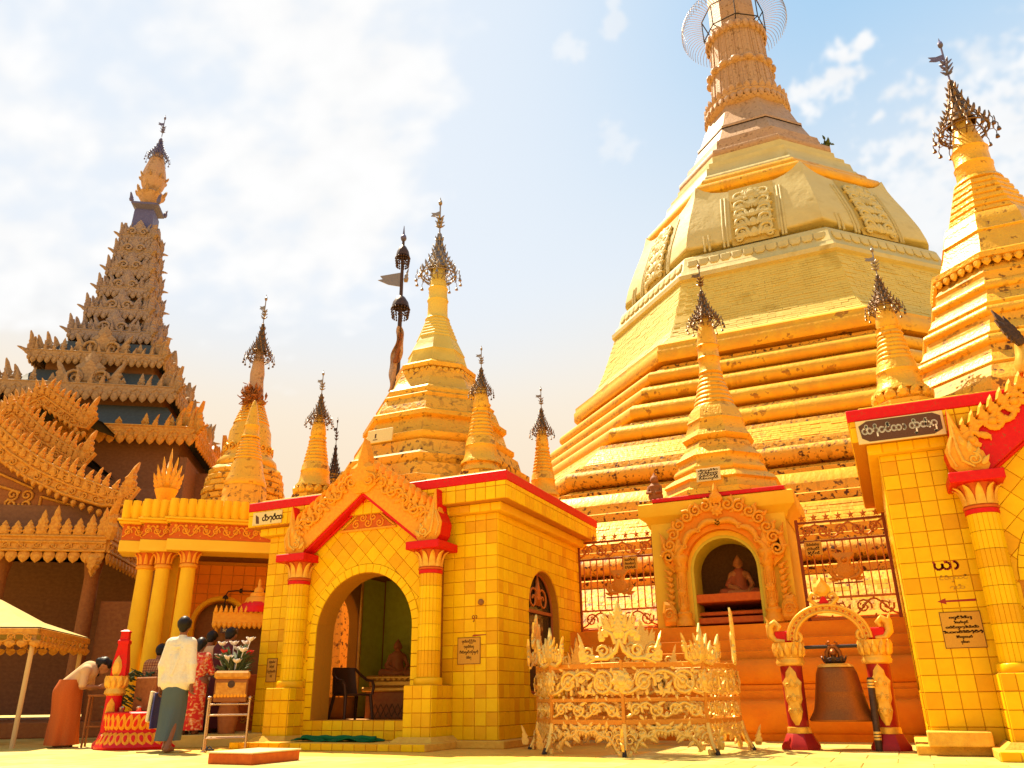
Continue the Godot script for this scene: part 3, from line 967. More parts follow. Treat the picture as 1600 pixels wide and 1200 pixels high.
	for i in 16:
		var a := TAU * i / 16
		part(t, "bead", bdm, M.spire_gold, Transform3D(Basis(Vector3.UP, a), Vector3(sin(a) * 1.38, 26.48, cos(a) * 1.38)))
	part(t, "lotus_collar", turned([V(1.1, 28.3), V(1.26, 28.4), V(1.3, 28.55), V(1.2, 28.8), V(1.05, 28.9)], 28), M.spire_gold)
	pet = part(t, "hanging_petals", ring_of(K.petal, 26, 1.26, 28.75, Vector3(0.30, -0.5, 0.5), -0.1), M.spire_gold)
	pet.set_meta("kind", "stuff")
	part(t, "bud_shaft", octo([V(1.02, 28.8), V(1.0, 29.0), V(0.96, 31.0), V(0.75, 34.0), V(0.35, 37.0), V(0.0, 37.6)]), M.spire_gold)
	# guard ring of curved wire spines round the shaft
	var fr := MB.new()
	for y in [28.95, 30.1]:
		var pts := []
		for i in 9:
			var a := TAU * i / 8 + 0.2
			pts.append(Vector3(sin(a) * 1.38, y, cos(a) * 1.38))
		fr.tube(pts, 0.03, 5)
	for i in 8:
		var a := TAU * i / 8 + 0.2
		fr.tube([Vector3(sin(a) * 1.38, 28.95, cos(a) * 1.38), Vector3(sin(a) * 1.38, 30.1, cos(a) * 1.38)], 0.025, 5)
		fr.tube([Vector3(sin(a) * 1.38, 28.95, cos(a) * 1.38), Vector3(sin(a) * 0.9, 28.95, cos(a) * 0.9)], 0.025, 5)
	var gr := pmb(t, "guard_ring", fr, M.iron)
	var sp := MB.new()
	var pts2 := []
	for i in 9:
		var q := i / 8.0
		pts2.append(Vector3(0, 0.25 + 0.35 * sin(q * 2.2) - 0.9 * q * q, 1.4 + 0.95 * sin(q * 1.75)))
	sp.tube(pts2, 0.014, 4)
	var spm := sp.mesh()
	for i in 84:
		var a := TAU * i / 84
		part(gr, "spine", spm, M.steel, Transform3D(Basis(Vector3.UP, a), Vector3(0, 29.6, 0)))
	# a tuft growing on the shoulder
	var tf := MB.new()
	for i in 26:
		var d := Vector3(rng.randfn(), absf(rng.randfn()) + 0.2, rng.randfn()).normalized() * rng.randf_range(0.1, 0.35)
		tf.add(K.leaflet, Transform3D(Basis(Vector3.UP, rng.randf() * TAU) * Basis(Vector3.RIGHT, rng.randf() * 1.5) * Basis.from_scale(Vector3(0.2, 0.22, 0.1)), d))
	var sh := Vector3(-2.1, 0, -30) + Basis(Vector3.UP, PI / 4 + 0.2) * Vector3(0.75, 20.98, 2.9)
	var tu := tag(pmb(self, numbered("wild_shrub"), tf, M.leafgreen, Transform3D(Basis(), sh)), "small dark shrub sprouting from the shoulder of the great stupa", "shrub")
	tu.set_meta("kind", "thing")

# ---------------------------------------------------------------- lettering
# strokes of round script: arcs [cx, cy, r, from, to] in degrees, or lines [x0, y0, x1, y1]
func script_strokes(g: String) -> Array:
	match g:
		"tha": return [[0.5, 0.5, 0.42, 100, 400], [1.3, 0.5, 0.42, 220, 500]]
		"ra": return [[0.5, 0.5, 0.42, -60, 200], [0.72, 0.14, 0.72, -0.45]]
		"ma": return [[0.5, 0.5, 0.42, 60, 395], [0.9, 0.62, 0.72, 0.9]]
		"nga": return [[0.5, 0.5, 0.42, 60, 330], [0.5, 1.28, 0.2, 0, 300]]
		"ga": return [[0.5, 0.5, 0.42, -70, 250]]
		"la": return [[0.45, 0.5, 0.40, 30, 330], [1.25, 0.5, 0.40, 200, 520], [0.85, 0.3, 0.85, 0.7]]
		"aa": return [[0.2, 0.5, 0.40, -90, 90]]
		"na": return [[0.45, 0.5, 0.40, 0, 360], [1.2, 0.5, 0.38, 120, 420], [1.4, 0.1, 1.5, -0.1]]
		"wa": return [[0.5, 0.5, 0.42, 0, 360]]
		"gha": return [[0.45, 0.5, 0.40, 150, 390], [1.25, 0.5, 0.40, 150, 470], [0.12, 0.7, 0.0, 0.95]]
	return []

func script_width(g: String) -> float:
	return {"tha": 1.85, "la": 1.8, "na": 1.75, "aa": 0.72, "gha": 1.8, " ": 0.55}.get(g, 1.05)

# word: entries "glyph" or "glyph^" (small ring above) or "glyph_" (hook below)
func write_script(b: MB, word: Array, x: Transform3D, h: float, w: float) -> float:
	var at := 0.0
	for e in word:
		var g: String = e
		var above := g.contains("^")
		var below := g.contains("_")
		var asat := g.contains("*")
		g = g.replace("^", "").replace("_", "").replace("*", "")
		for s in script_strokes(g):
			stroke(b, s, at, h, w, x)
		var c := script_width(g) * 0.45
		if above:
			stroke(b, [c, 1.25, 0.2, 0, 360], at, h, w, x)
		if asat:
			stroke(b, [c + 0.2, 1.2, 0.2, 60, 330], at, h, w, x)
		if below:
			stroke(b, [c + 0.25, -0.05, c + 0.25, -0.6], at, h, w, x)
			stroke(b, [c + 0.1, -0.6, 0.15, 180, 360], at, h, w, x)
		at += script_width(g)
	return at

func stroke(b: MB, s: Array, ox: float, h: float, w: float, x: Transform3D) -> void:
	var pts := []
	if s.size() == 4:
		pts = [Vector2(s[0], s[1]), Vector2(s[2], s[3])]
	else:
		var n := 10
		for i in n + 1:
			var a: float = deg_to_rad(lerpf(s[3], s[4], float(i) / n))
			pts.append(Vector2(s[0] + cos(a) * s[2], s[1] + sin(a) * s[2]))
	for i in pts.size() - 1:
		var p: Vector2 = (pts[i] + Vector2(ox, 0)) * h
		var q: Vector2 = (pts[i + 1] + Vector2(ox, 0)) * h
		var d := (q - p).normalized()
		var nn := Vector2(-d.y, d.x) * w * 0.5
		p -= d * w * 0.2
		q += d * w * 0.2
		b.quad(x * Vector3(p.x + nn.x, p.y + nn.y, 0), x * Vector3(q.x + nn.x, q.y + nn.y, 0), x * Vector3(q.x - nn.x, q.y - nn.y, 0), x * Vector3(p.x - nn.x, p.y - nn.y, 0), x.basis.z)

func script_line(b: MB, n: int, x: Transform3D, h: float, w: float, total: float) -> void:
	var gl := ["tha", "ra", "ma", "ga", "la", "na", "wa", "nga", "aa"]
	var word := []
	for i in n:
		word.append(gl[rng.randi() % gl.size()] + ["", "", "^", "*", "_"][rng.randi() % 5])
	var width := 0.0
	for e in word:
		width += script_width(e.replace("^", "").replace("_", "").replace("*", ""))
	write_script(b, word, x * Transform3D(Basis.from_scale(Vector3(total / (width * h), 1, 1)), Vector3(-total * 0.5, 0, 0)), h, w)

# ---------------------------------------------------------------- tiles
func tile_mesh(w: float, h: float) -> ArrayMesh:
	var k := "tile%.3f_%.3f" % [w, h]
	if not K.has(k):
		var b := MB.new()
		tile_poly(b, pv([-w / 2, -h / 2, w / 2, -h / 2, w / 2, h / 2, -w / 2, h / 2]), Transform3D())
		K[k] = b.mesh()
	return K[k]

func tile_poly(b: MB, p: PackedVector2Array, x: Transform3D) -> void:
	var c := Vector2()
	for q in p:
		c += q
	c /= p.size()
	var m := p.size()
	for i in m:
		var a := p[i]
		var e := p[(i + 1) % m]
		var ia := c + (a - c) * (1.0 - 0.006 / maxf(0.02, (a - c).length()))
		var ie := c + (e - c) * (1.0 - 0.006 / maxf(0.02, (e - c).length()))
		var out := ((a + e) * 0.5 - c).normalized()
		b.quad(x * Vector3(a.x, a.y, 0), x * Vector3(e.x, e.y, 0), x * Vector3(ie.x, ie.y, 0.012), x * Vector3(ia.x, ia.y, 0.012), x.basis * Vector3(out.x, out.y, 0.3))
		b.tri(x * Vector3(ia.x, ia.y, 0.012), x * Vector3(ie.x, ie.y, 0.012), x * Vector3(c.x, c.y, 0.0125), x.basis.z)

func glaze() -> Material:
	return M["glaze%d" % [0, 0, 0, 1, 2, 2, 3][rng.randi() % 7]]

# lay tiles on the plane x (origin at the lower left), W by H; keep: polygon that bounds them (or empty)
func lay_tiles(parent: Node, x: Transform3D, W: float, H: float, tw: float, th: float, keep := PackedVector2Array(), cut := PackedVector2Array(), rest: MB = null, limit := 999, called := "wall_tile", diag := false) -> void:
	var nx := int(round(W / tw))
	var ny := int(ceil(H / th - 0.3))
	var w := W / nx
	var n := 0
	var lo := 0
	if diag:
		nx = int(W / tw) * 2 + 4
		ny = int(H / tw) * 2 + 4
	for j in range(lo, ny):
		for i in nx:
			var poly: PackedVector2Array
			var g := 0.0019
			if diag:
				var s := tw * 0.7071
				var c := Vector2((i - 1) * s + 0.02, (j - 1) * s)
				if (i + j) % 2:
					continue
				poly = pv([c.x - s + g, c.y, c.x, c.y - s + g, c.x + s - g, c.y, c.x, c.y + s - g])
			else:
				var y1 := minf((j + 1) * th, H)
				poly = pv([i * w + g, j * th + g, (i + 1) * w - g, j * th + g, (i + 1) * w - g, y1 - g, i * w + g, y1 - g])
			var whole := true
			var list := [poly]
			if keep.size():
				var r := Geometry2D.intersect_polygons(poly, keep)
				if r.is_empty():
					continue
				list = r
				whole = r.size() == 1 and r[0].size() == poly.size() and absf(area(r[0]) - area(poly)) < 1e-5
			if cut.size():
				var l2 := []
				for q in list:
					for z in Geometry2D.clip_polygons(q, cut):
						if not Geometry2D.is_polygon_clockwise(z) or true:
							l2.append(z)
				whole = whole and l2.size() == 1 and absf(area(l2[0]) - area(poly)) < 1e-5
				list = l2
			for q: PackedVector2Array in list:
				if area(q) < 0.0012:
					continue
				var c := Vector2()
				for v in q:
					c += v
				c /= q.size()
				var jig := Basis(Vector3(rng.randfn(), rng.randfn(), 0) * 0.004 + Vector3(0, 0, 1), 0.0) if false else Basis.from_euler(Vector3(rng.randfn() * 0.004, rng.randfn() * 0.004, 0))
				var tx := x * Transform3D(jig, Vector3(c.x, c.y, 0.0))
				n += 1
				if n > limit and rest:
					tile_poly(rest, shifted(q, -c), tx)
				elif whole and not diag:
					var bb := rect_of(q)
					part(parent, called, tile_mesh(snappedf(bb.size.x, 0.001), snappedf(bb.size.y, 0.001)), glaze(), tx)
				else:
					var b := MB.new()
					tile_poly(b, shifted(q, -c), Transform3D())
					pmb(parent, called, b, glaze(), tx)

func rect_of(p: PackedVector2Array) -> Rect2:
	var r := Rect2(p[0], Vector2())
	for q in p:
		r = r.expand(q)
	return r

func shifted(p: PackedVector2Array, d: Vector2) -> PackedVector2Array:
	var r := PackedVector2Array()
	for q in p:
		r.append(q + d)
	return r

func area(p: PackedVector2Array) -> float:
	var a := 0.0
	for i in p.size():
		a += p[i].cross(p[(i + 1) % p.size()])
	return absf(a) * 0.5

func arch_poly(hw: float, y0: float, spring: float, n := 20, cx := 0.0) -> PackedVector2Array:
	var p := PackedVector2Array([Vector2(cx - hw, y0), Vector2(cx - hw, spring)])
	for i in range(1, n):
		var a := PI - PI * i / n
		p.append(Vector2(cx + cos(a) * hw, spring + sin(a) * hw))
	p.append(Vector2(cx + hw, spring))
	p.append(Vector2(cx + hw, y0))
	return p

# wall slab in the plane x with an arched hole; x in [x0,x1], y in [y0,y1]
func arch_wall(b: MB, x0: float, x1: float, y0: float, y1: float, cx: float, hw: float, sill: float, spring: float, z0: float, z1: float, x := Transform3D()) -> void:
	b.box(x * Transform3D(Basis(), Vector3((x0 + cx - hw) / 2, (y0 + y1) / 2, (z0 + z1) / 2)), Vector3(cx - hw - x0, y1 - y0, z1 - z0))
	b.box(x * Transform3D(Basis(), Vector3((x1 + cx + hw) / 2, (y0 + y1) / 2, (z0 + z1) / 2)), Vector3(x1 - cx - hw, y1 - y0, z1 - z0))
	if sill > y0:
		b.box(x * Transform3D(Basis(), Vector3(cx, (y0 + sill) / 2, (z0 + z1) / 2)), Vector3(hw * 2, sill - y0, z1 - z0))
	var p := PackedVector2Array([Vector2(cx - hw, y1), Vector2(cx - hw, spring)])
	for i in range(1, 20):
		var a := PI - PI * i / 20
		p.append(Vector2(cx + cos(a) * hw, spring + sin(a) * hw))
	p.append(Vector2(cx + hw, spring))
	p.append(Vector2(cx + hw, y1))
	b.ext(p, z0, z1, x)

# ---------------------------------------------------------------- the two tiled shrines
func make_shrines() -> void:
	shrine("near", -7.30, 0.0)
	shrine("bell", 2.38, 0.16)

func shrine(which: String, cx: float, dy: float) -> void:
	var A := which == "near"
	var t := thing("tiled_shrine", "yellow tiled shrine with red parapet and green mat at its arched door" if A else "yellow tiled shrine with dark lettered name board beside the bell", "shrine", Vector3(cx, 0, -10.74), 0.0, "yellow tiled shrines")
	var W := 2.16
	var D := 3.56
	var top := 3.26 + dy
	# plinth
	var b := MB.new()
	b.bx(Vector3(0, 0.05, -1.73), Vector3(W * 2 + 0.36, 0.10, D + 0.30), 0.01)
	b.bx(Vector3(0, 0.047, 0.62), Vector3(3.25, 0.094, 0.86), 0.01)
	if not A:
		b.bx(Vector3(-1.90, 0.17, 0.12), Vector3(0.62, 0.15, 0.40), 0.01)
	var pl := pmb(t, "plinth", b, M.concrete)
	for i in 18:
		part(pl, "riser_tile", tile_mesh(0.172, 0.085), glaze(), Transform3D(Basis(), Vector3(-1.62 + 0.18 * (i + 0.5), 0.047, 1.051)))
	# walls
	b = MB.new()
	arch_wall(b, -W, W, 0.1, top, 0.0, 0.86, 0.36, 1.62 + dy, -0.2, 0.0)
	var fw := pmb(t, "front_wall", b, M.grout)
	for s in [-1.0, 1.0]:
		b = MB.new()
		var sx := Transform3D(Basis(Vector3.UP, s * PI / 2), Vector3(s * W, 0, 0))
		# local x of a side wall runs along z
		var x0 := 0.2 if s > 0 else -D
		var x1 := D if s > 0 else -0.2
		arch_wall(b, x0, x1, 0.1, top, s * 1.77, 0.64, 0.69, 1.95, -0.2, 0.0, sx)
		var sw := pmb(t, "side_wall", b, M.grout)
		if s > 0 or not A:
			var wn := pmb(sw, "window_frame", frame_arch(0.64, 0.69, 1.95, 0.05), M.frame_red, sx * Transform3D(Basis(), Vector3(s * 1.77, 0, -0.12)))
			wn.set_meta("label", "arched window frame with dark panes")
			var gp := MB.new()
			gp.ext(arch_poly(0.62, 0.72, 1.95), -0.155, -0.145)
			pmb(sw, "window_pane", gp, M.glass_dark, sx * Transform3D(Basis(), Vector3(s * 1.77, 0, 0)))
			var fan := MB.new()
			fan.tube(spiral(Vector2(-0.2, 2.15), 0.2, 0, 1.5, 0), 0.02, 5)
			fan.tube(spiral(Vector2(0.2, 2.15), 0.2, PI, -1.5, 0), 0.02, 5)
			fan.add(K.flame, trs(Vector3(0, 2.05, 0), Vector3(0.4, 0.5, 0.2)))
			pmb(sw, "fanlight_scroll", fan, M.fence_paint, sx * Transform3D(Basis(), Vector3(s * 1.77, 0, -0.11)))
		var cut := arch_poly(0.66, 0.67, 1.95, 20, 1.77)
		var rest := MB.new()
		var near := x0 if s > 0 else 0.0
		if s > 0:
			lay_tiles(sw, sx * Transform3D(Basis(), Vector3(0.0, 0.1, 0.001)), D, top - 0.1, 0.18, 0.18, PackedVector2Array(), shifted(cut, Vector2(0, -0.1)), rest, 290 if A else 0)
		else:
			lay_tiles(sw, sx * Transform3D(Basis(), Vector3(-D, 0.1, 0.001)), D, top - 0.1, 0.18, 0.18, PackedVector2Array(), shifted(arch_poly(0.66, 0.67, 1.95, 20, D - 1.77), Vector2(0, -0.1)), rest, 290 if not A else 0)
		if rest.count:
			pmb(sw, "wall_tiling", rest, M.glaze0).set_meta("kind", "stuff")
	b = MB.new()
	b.bx(Vector3(0, (0.1 + top) / 2, -D + 0.1), Vector3(W * 2 - 0.4, top - 0.1, 0.2))
	pmb(t, "back_wall", b, M.inner_tan)
	b = MB.new()
	b.bx(Vector3(0, 0.22, -D / 2), Vector3(W * 2 - 0.41, 0.22, D - 0.41))
	pmb(t, "inner_floor", b, M.inner_tan)
	b = MB.new()
	for s in [-1.0, 1.0]:
		var lx := Transform3D(Basis(Vector3.UP, s * PI / 2), Vector3(s * (W - 0.205), 0, 0))
		arch_wall(b, 0.21 if s > 0 else -D + 0.21, D - 0.21 if s > 0 else -0.21, 0.34, top, s * 1.77, 0.645, 0.69, 1.95, -0.02, 0.0, lx)
	pmb(t, "inner_lining", b, M.inner_tan)
	# front tiles
	lay_tiles(fw, Transform3D(Basis(), Vector3(-W, 0.1, 0.001)), 0.90, top - 0.1, 0.18, 0.18)
	lay_tiles(fw, Transform3D(Basis(), Vector3(W - 0.90, 0.1, 0.001)), 0.90, top - 0.1, 0.18, 0.18)
	# cornice: ledge, tiled fascia, red parapet
	b = MB.new()
	b.bx(Vector3(0, top + 0.065, -D / 2), Vector3(W * 2 + 0.26, 0.13, D + 0.26), 0.012)
	pmb(t, "cornice_ledge", b, M.plaster)
	for i in 26:
		part(t, "ledge_tile", tile_mesh(0.168, 0.12), glaze(), Transform3D(Basis(), Vector3(-W - 0.13 + 0.1762 * (i + 0.5), top + 0.065, 0.1305)))
	b = MB.new()
	b.bx(Vector3(0, top + 0.13 + 0.14, -D / 2), Vector3(W * 2 + 0.56, 0.28, D + 0.56), 0.008)
	var fa := pmb(t, "fascia", b, M.grout)
	for i in 29:
		var fx := -W - 0.28 + 0.1683 * (i + 0.5)
		part(fa, "fascia_tile", tile_mesh(0.161, 0.19), glaze(), Transform3D(Basis(), Vector3(fx, top + 0.235, 0.281)))
		part(fa, "fascia_tile", tile_mesh(0.161, 0.07), glaze(), Transform3D(Basis(), Vector3(fx, top + 0.372, 0.281)))
	for s in [-1.0, 1.0]:
		for i in 24:
			var q := Transform3D(Basis(Vector3.UP, s * PI / 2), Vector3(s * (W + 0.281), 0, 0.28 - 0.1705 * (i + 0.5)))
			part(fa, "fascia_tile", tile_mesh(0.163, 0.19), glaze(), q * Transform3D(Basis(), Vector3(0, top + 0.235, 0)))
			part(fa, "fascia_tile", tile_mesh(0.163, 0.07), glaze(), q * Transform3D(Basis(), Vector3(0, top + 0.372, 0)))
	b = MB.new()
	b.bx(Vector3(0, top + 0.41 + 0.075, -D / 2), Vector3(W * 2 + 0.60, 0.15, D + 0.60), 0.01)
	pmb(t, "parapet", b, M.red)
	b = MB.new()
	b.bx(Vector3(0, top + 0.56 + 0.03, -D / 2), Vector3(W * 2 + 0.30, 0.06, D + 0.30), 0.01)
	pmb(t, "roof_deck", b, M.plaster)
	# porch face with arch and diagonal tiles
	var gy := 2.80 + dy
	b = MB.new()
	var face := PackedVector2Array([Vector2(-1.18, 0.36), Vector2(-0.86, 0.36)])
	for i in range(0, 25):
		var a := PI - PI * i / 24
		face.append(Vector2(cos(a) * 0.86, 1.62 + dy + sin(a) * 0.86))
	face.append_array(pv([0.86, 0.36, 1.18, 0.36, 1.18, gy, 0.0, gy + 0.93, -1.18, gy]))
	b.ext(face, 0.001, 0.22)
	b.bx(Vector3(0, 0.227, 0.11), Vector3(2.36, 0.266, 0.218))
	var pf := pmb(t, "porch_face", b, M.grout)
	for i in 13:
		part(pf, "sill_tile", tile_mesh(0.174, 0.13), glaze(), Transform3D(Basis(), Vector3(-1.18 + 0.1815 * (i + 0.5), 0.29, 0.2205)))
		part(pf, "sill_tile", tile_mesh(0.174, 0.12), glaze(), Transform3D(Basis(), Vector3(-1.18 + 0.1815 * (i + 0.5), 0.16, 0.2205)))
	var keep := PackedVector2Array()
	for i in range(0, 25):
		var a := PI - PI * i / 24
		keep.append(Vector2(cos(a) * 1.0, 1.62 + dy + sin(a) * 1.0))
	keep.append_array(pv([1.0, 0.40, 1.175, 0.40, 1.175, gy, 0.0, gy + 0.92, -1.175, gy, -1.175, 0.40, -1.0, 0.40]))
	lay_tiles(pf, Transform3D(Basis(), Vector3(-1.18, 0.36, 0.221)), 2.36, 3.3, 0.2, 0.2, shifted(keep, Vector2(1.18, -0.36)), PackedVector2Array(), null, 999, "diagonal_tile", true)
	for i in 22:
		var a := PI * (i + 0.5) / 22
		var vb := MB.new()
		var h := PI / 22 * 0.485
		tile_poly(vb, pv([-sin(h) * 0.865, -0.065, sin(h) * 0.865, -0.065, sin(h) * 0.995, 0.065, -sin(h) * 0.995, 0.065]), Transform3D())
		part(pf, "arch_tile", vb.mesh() if not K.has("vous") else K.vous, M.pale_plaster if false else M.glaze2, Transform3D(Basis(Vector3.BACK, a - PI / 2), Vector3(cos(a) * 0.93, 1.62 + dy + sin(a) * 0.93, 0.228)))
	for s in [-1.0, 1.0]:
		for i in 7:
			part(pf, "arch_tile", tile_mesh(0.13, 0.173), M.glaze2, Transform3D(Basis(), Vector3(s * 0.93, 0.36 + 0.18 * (i + 0.5), 0.228)))
	# porch supports
	for s in [-1.0, 1.0]:
		porch_column(t, Vector3(s * 1.215, 0, 0.30), dy)
	gable(t, A, gy)
	# interior of the near shrine: green end bay, dark carved bay
	if A:
		b = MB.new()
		b.bx(Vector3(-W + 0.26, 1.6, -2.78), Vector3(0.06, 2.5, 0.74))
		b.bx(Vector3(-1.45, 1.62, -D + 0.24), Vector3(1.0, 2.55, 0.06))
		pmb(t, "green_panel", b, M.inner_green)
		b = MB.new()
		b.bx(Vector3(0.4, 1.75, -D + 0.25), Vector3(2.7, 2.8, 0.08))
		for i in 12:
			b.tube(spiral(Vector2(-0.7 + (i % 4) * 0.55, 1.7 + (i / 4) * 0.5), 0.24, i, 1.6, -D + 0.31), 0.03, 5)
		pmb(t, "carved_backdrop", b, M.inner_dark)
		b = MB.new()
		b.tube([Vector3(-W + 0.34, 0.36, -2.3), Vector3(-W + 0.34, 3.1, -2.3)], 0.03, 8)
		pmb(t, "curtain_pole", b, M.gilt)
		plaque(t, Vector3(1.71, 1.28, 0.016), 0.37, 0.37, 4, M.plaque, "small square lettered plaque")
		plaque(t, Vector3(-1.86, 1.10, 0.016), 0.2, 0.36, 4, M.plaque, "faded lettered tile plaque")
		var sg := MB.new()
		sg.bx(Vector3(-2.02, top + 0.27, 0.305), Vector3(0.62, 0.22, 0.02), 0.004)
		var sp := pmb(t, "worn_sign", sg, M.sign_cream)
		var sm := MB.new()
		write_script(sm, ["tha^", "ra", "ma*", "la"], Transform3D(Basis(), Vector3(-2.12, top + 0.22, 0.3165)), 0.075, 0.022)
		pmb(sp, "lettering", sm, M.sign_dark)
		sm = MB.new()
		sm.ext(pv([-2.25, top + 0.19, -2.18, top + 0.18, -2.2, top + 0.3, -2.27, top + 0.34]), 0.3152, 0.3158)
		pmb(sp, "dark_patch", sm, M.sign_dark)
		# fixtures on the wall right of the porch
		b = MB.new()
		b.lathe([V(0.045, 0), V(0.045, 0.02), V(0.03, 0.035), V(0, 0.04)], 12, Transform3D(Basis(Vector3.RIGHT, PI / 2), Vector3(1.90, 1.95, 0.012)))
		pmb(t, "bell_push", b, M.inner_dark)
		b = MB.new()
		write_script(b, ["wa_", "aa"], Transform3D(Basis(), Vector3(1.75, 1.72, 0.0145)), 0.05, 0.012)
		b.quad(Vector3(1.75, 1.475, 0.0145), Vector3(1.78, 1.50, 0.0145), Vector3(1.98, 1.497, 0.0145), Vector3(1.98, 1.485, 0.0145), Vector3.BACK)
		pmb(t, "faded_writing", b, M.red_ink)
	else:
		var sg := MB.new()
		sg.bx(Vector3(-1.88, top + 0.25, 0.305), Vector3(0.98, 0.30, 0.024), 0.004)
		var bd := pmb(t, "name_board", sg, M.sign_cream)
		bd.set_meta("label", "dark name board with white round lettering")
		var dk := MB.new()
		dk.ext(pv([-2.32, top + 0.17, -2.24, top + 0.12, -1.52, top + 0.12, -1.42, top + 0.17, -1.42, top + 0.34, -1.5, top + 0.385, -2.24, top + 0.385, -2.34, top + 0.33]), 0.3172, 0.3205)
		pmb(bd, "board_field", dk, M.sign_dark)
		var lt := MB.new()
		var lw := write_script(lt, ["tha^", "ra^", "ma", "nga*", "la", "aa"], Transform3D(Basis.from_scale(Vector3(0.84, 1, 1)), Vector3(-2.31, top + 0.215, 0.3222)), 0.080, 0.021)
		pmb(bd, "lettering", lt, M.sign_white)
		lt = MB.new()
		write_script(lt, ["la^_", "na*", "ga_"], Transform3D(Basis.from_scale(Vector3(0.84, 1, 1)), Vector3(-2.31 + (lw + 0.5) * 0.08 * 0.84, top + 0.215, 0.3222)), 0.080, 0.021)
		pmb(bd, "lettering", lt, M.sign_white)
		plaque(t, Vector3(-1.64, 1.30, 0.016), 0.42, 0.40, 6, M.plaque, "square plaque of small dark lettering")
		var mk := MB.new()
		write_script(mk, ["gha", "aa"], Transform3D(Basis(), Vector3(-1.80, 1.97, 0.0148)), 0.105, 0.026)
		pmb(t, "painted_letter", mk, M.red_ink)
		mk = MB.new()
		script_line(mk, 5, Transform3D(Basis(), Vector3(-1.62, 1.86, 0.0146)), 0.035, 0.006, 0.3)
		script_line(mk, 2, Transform3D(Basis(), Vector3(-1.6, 1.75, 0.0146)), 0.035, 0.006, 0.16)
		pmb(t, "faded_writing", mk, M.plaque)
		mk = MB.new()
		mk.ext(pv([-1.84, 1.62, -1.75, 1.655, -1.75, 1.63, -1.44, 1.635, -1.44, 1.608, -1.75, 1.61, -1.75, 1.585]), 0.0135, 0.0148)
		pmb(t, "painted_arrow", mk, M.red_ink)
		# dark bronze finial on the gable ridge
	# inner lamp-less altar seen through the arches is built with the furniture

func plaque(t: Node3D, c: Vector3, w: float, h: float, lines: int, m: Material, label: String) -> void:
	var b := MB.new()
	b.bx(c, Vector3(w, h, 0.02), 0.003)
	var p := pmb(t, "plaque", b, m)
	p.set_meta("label", label)
	b = MB.new()
	for i in lines:
		var q := [0.55, 0.35, 0.8, 0.95, 0.4, 0.2][i % 6] as float
		if lines == 4:
			q = [0.62, 0.46, 0.82, 0.22][i]
		script_line(b, int(3 + q * 7), Transform3D(Basis(), c + Vector3(0, h * (0.36 - 0.80 * i / lines) - 0.02, 0.0112)), h / lines * 0.28, 0.0075, w * q)
	pmb(p, "lettering", b, M.ink)
	b = MB.new()
	for s in [-1.0, 1.0]:
		b.bx(c + Vector3(s * w * 0.49, 0, 0.0105), Vector3(0.006, h, 0.003))
		b.bx(c + Vector3(0, s * h * 0.49, 0.0115), Vector3(w, 0.006, 0.003))
	pmb(p, "border", b, M.ink)

func frame_arch(hw: float, y0: float, spring: float, w: float) -> MB:
	var b := MB.new()
	var pts := []
	for q in arch_poly(hw - w * 0.5, y0, spring):
		pts.append(Vector3(q.x, q.y, 0))
	b.tube(pts, w * 0.5, 4)
	b.bx(Vector3(0, y0 + w * 0.5, 0), Vector3(hw * 2 - w, w, w))
	b.bx(Vector3(0, spring, 0), Vector3(hw * 2 - w, w, w * 0.9))
	return b

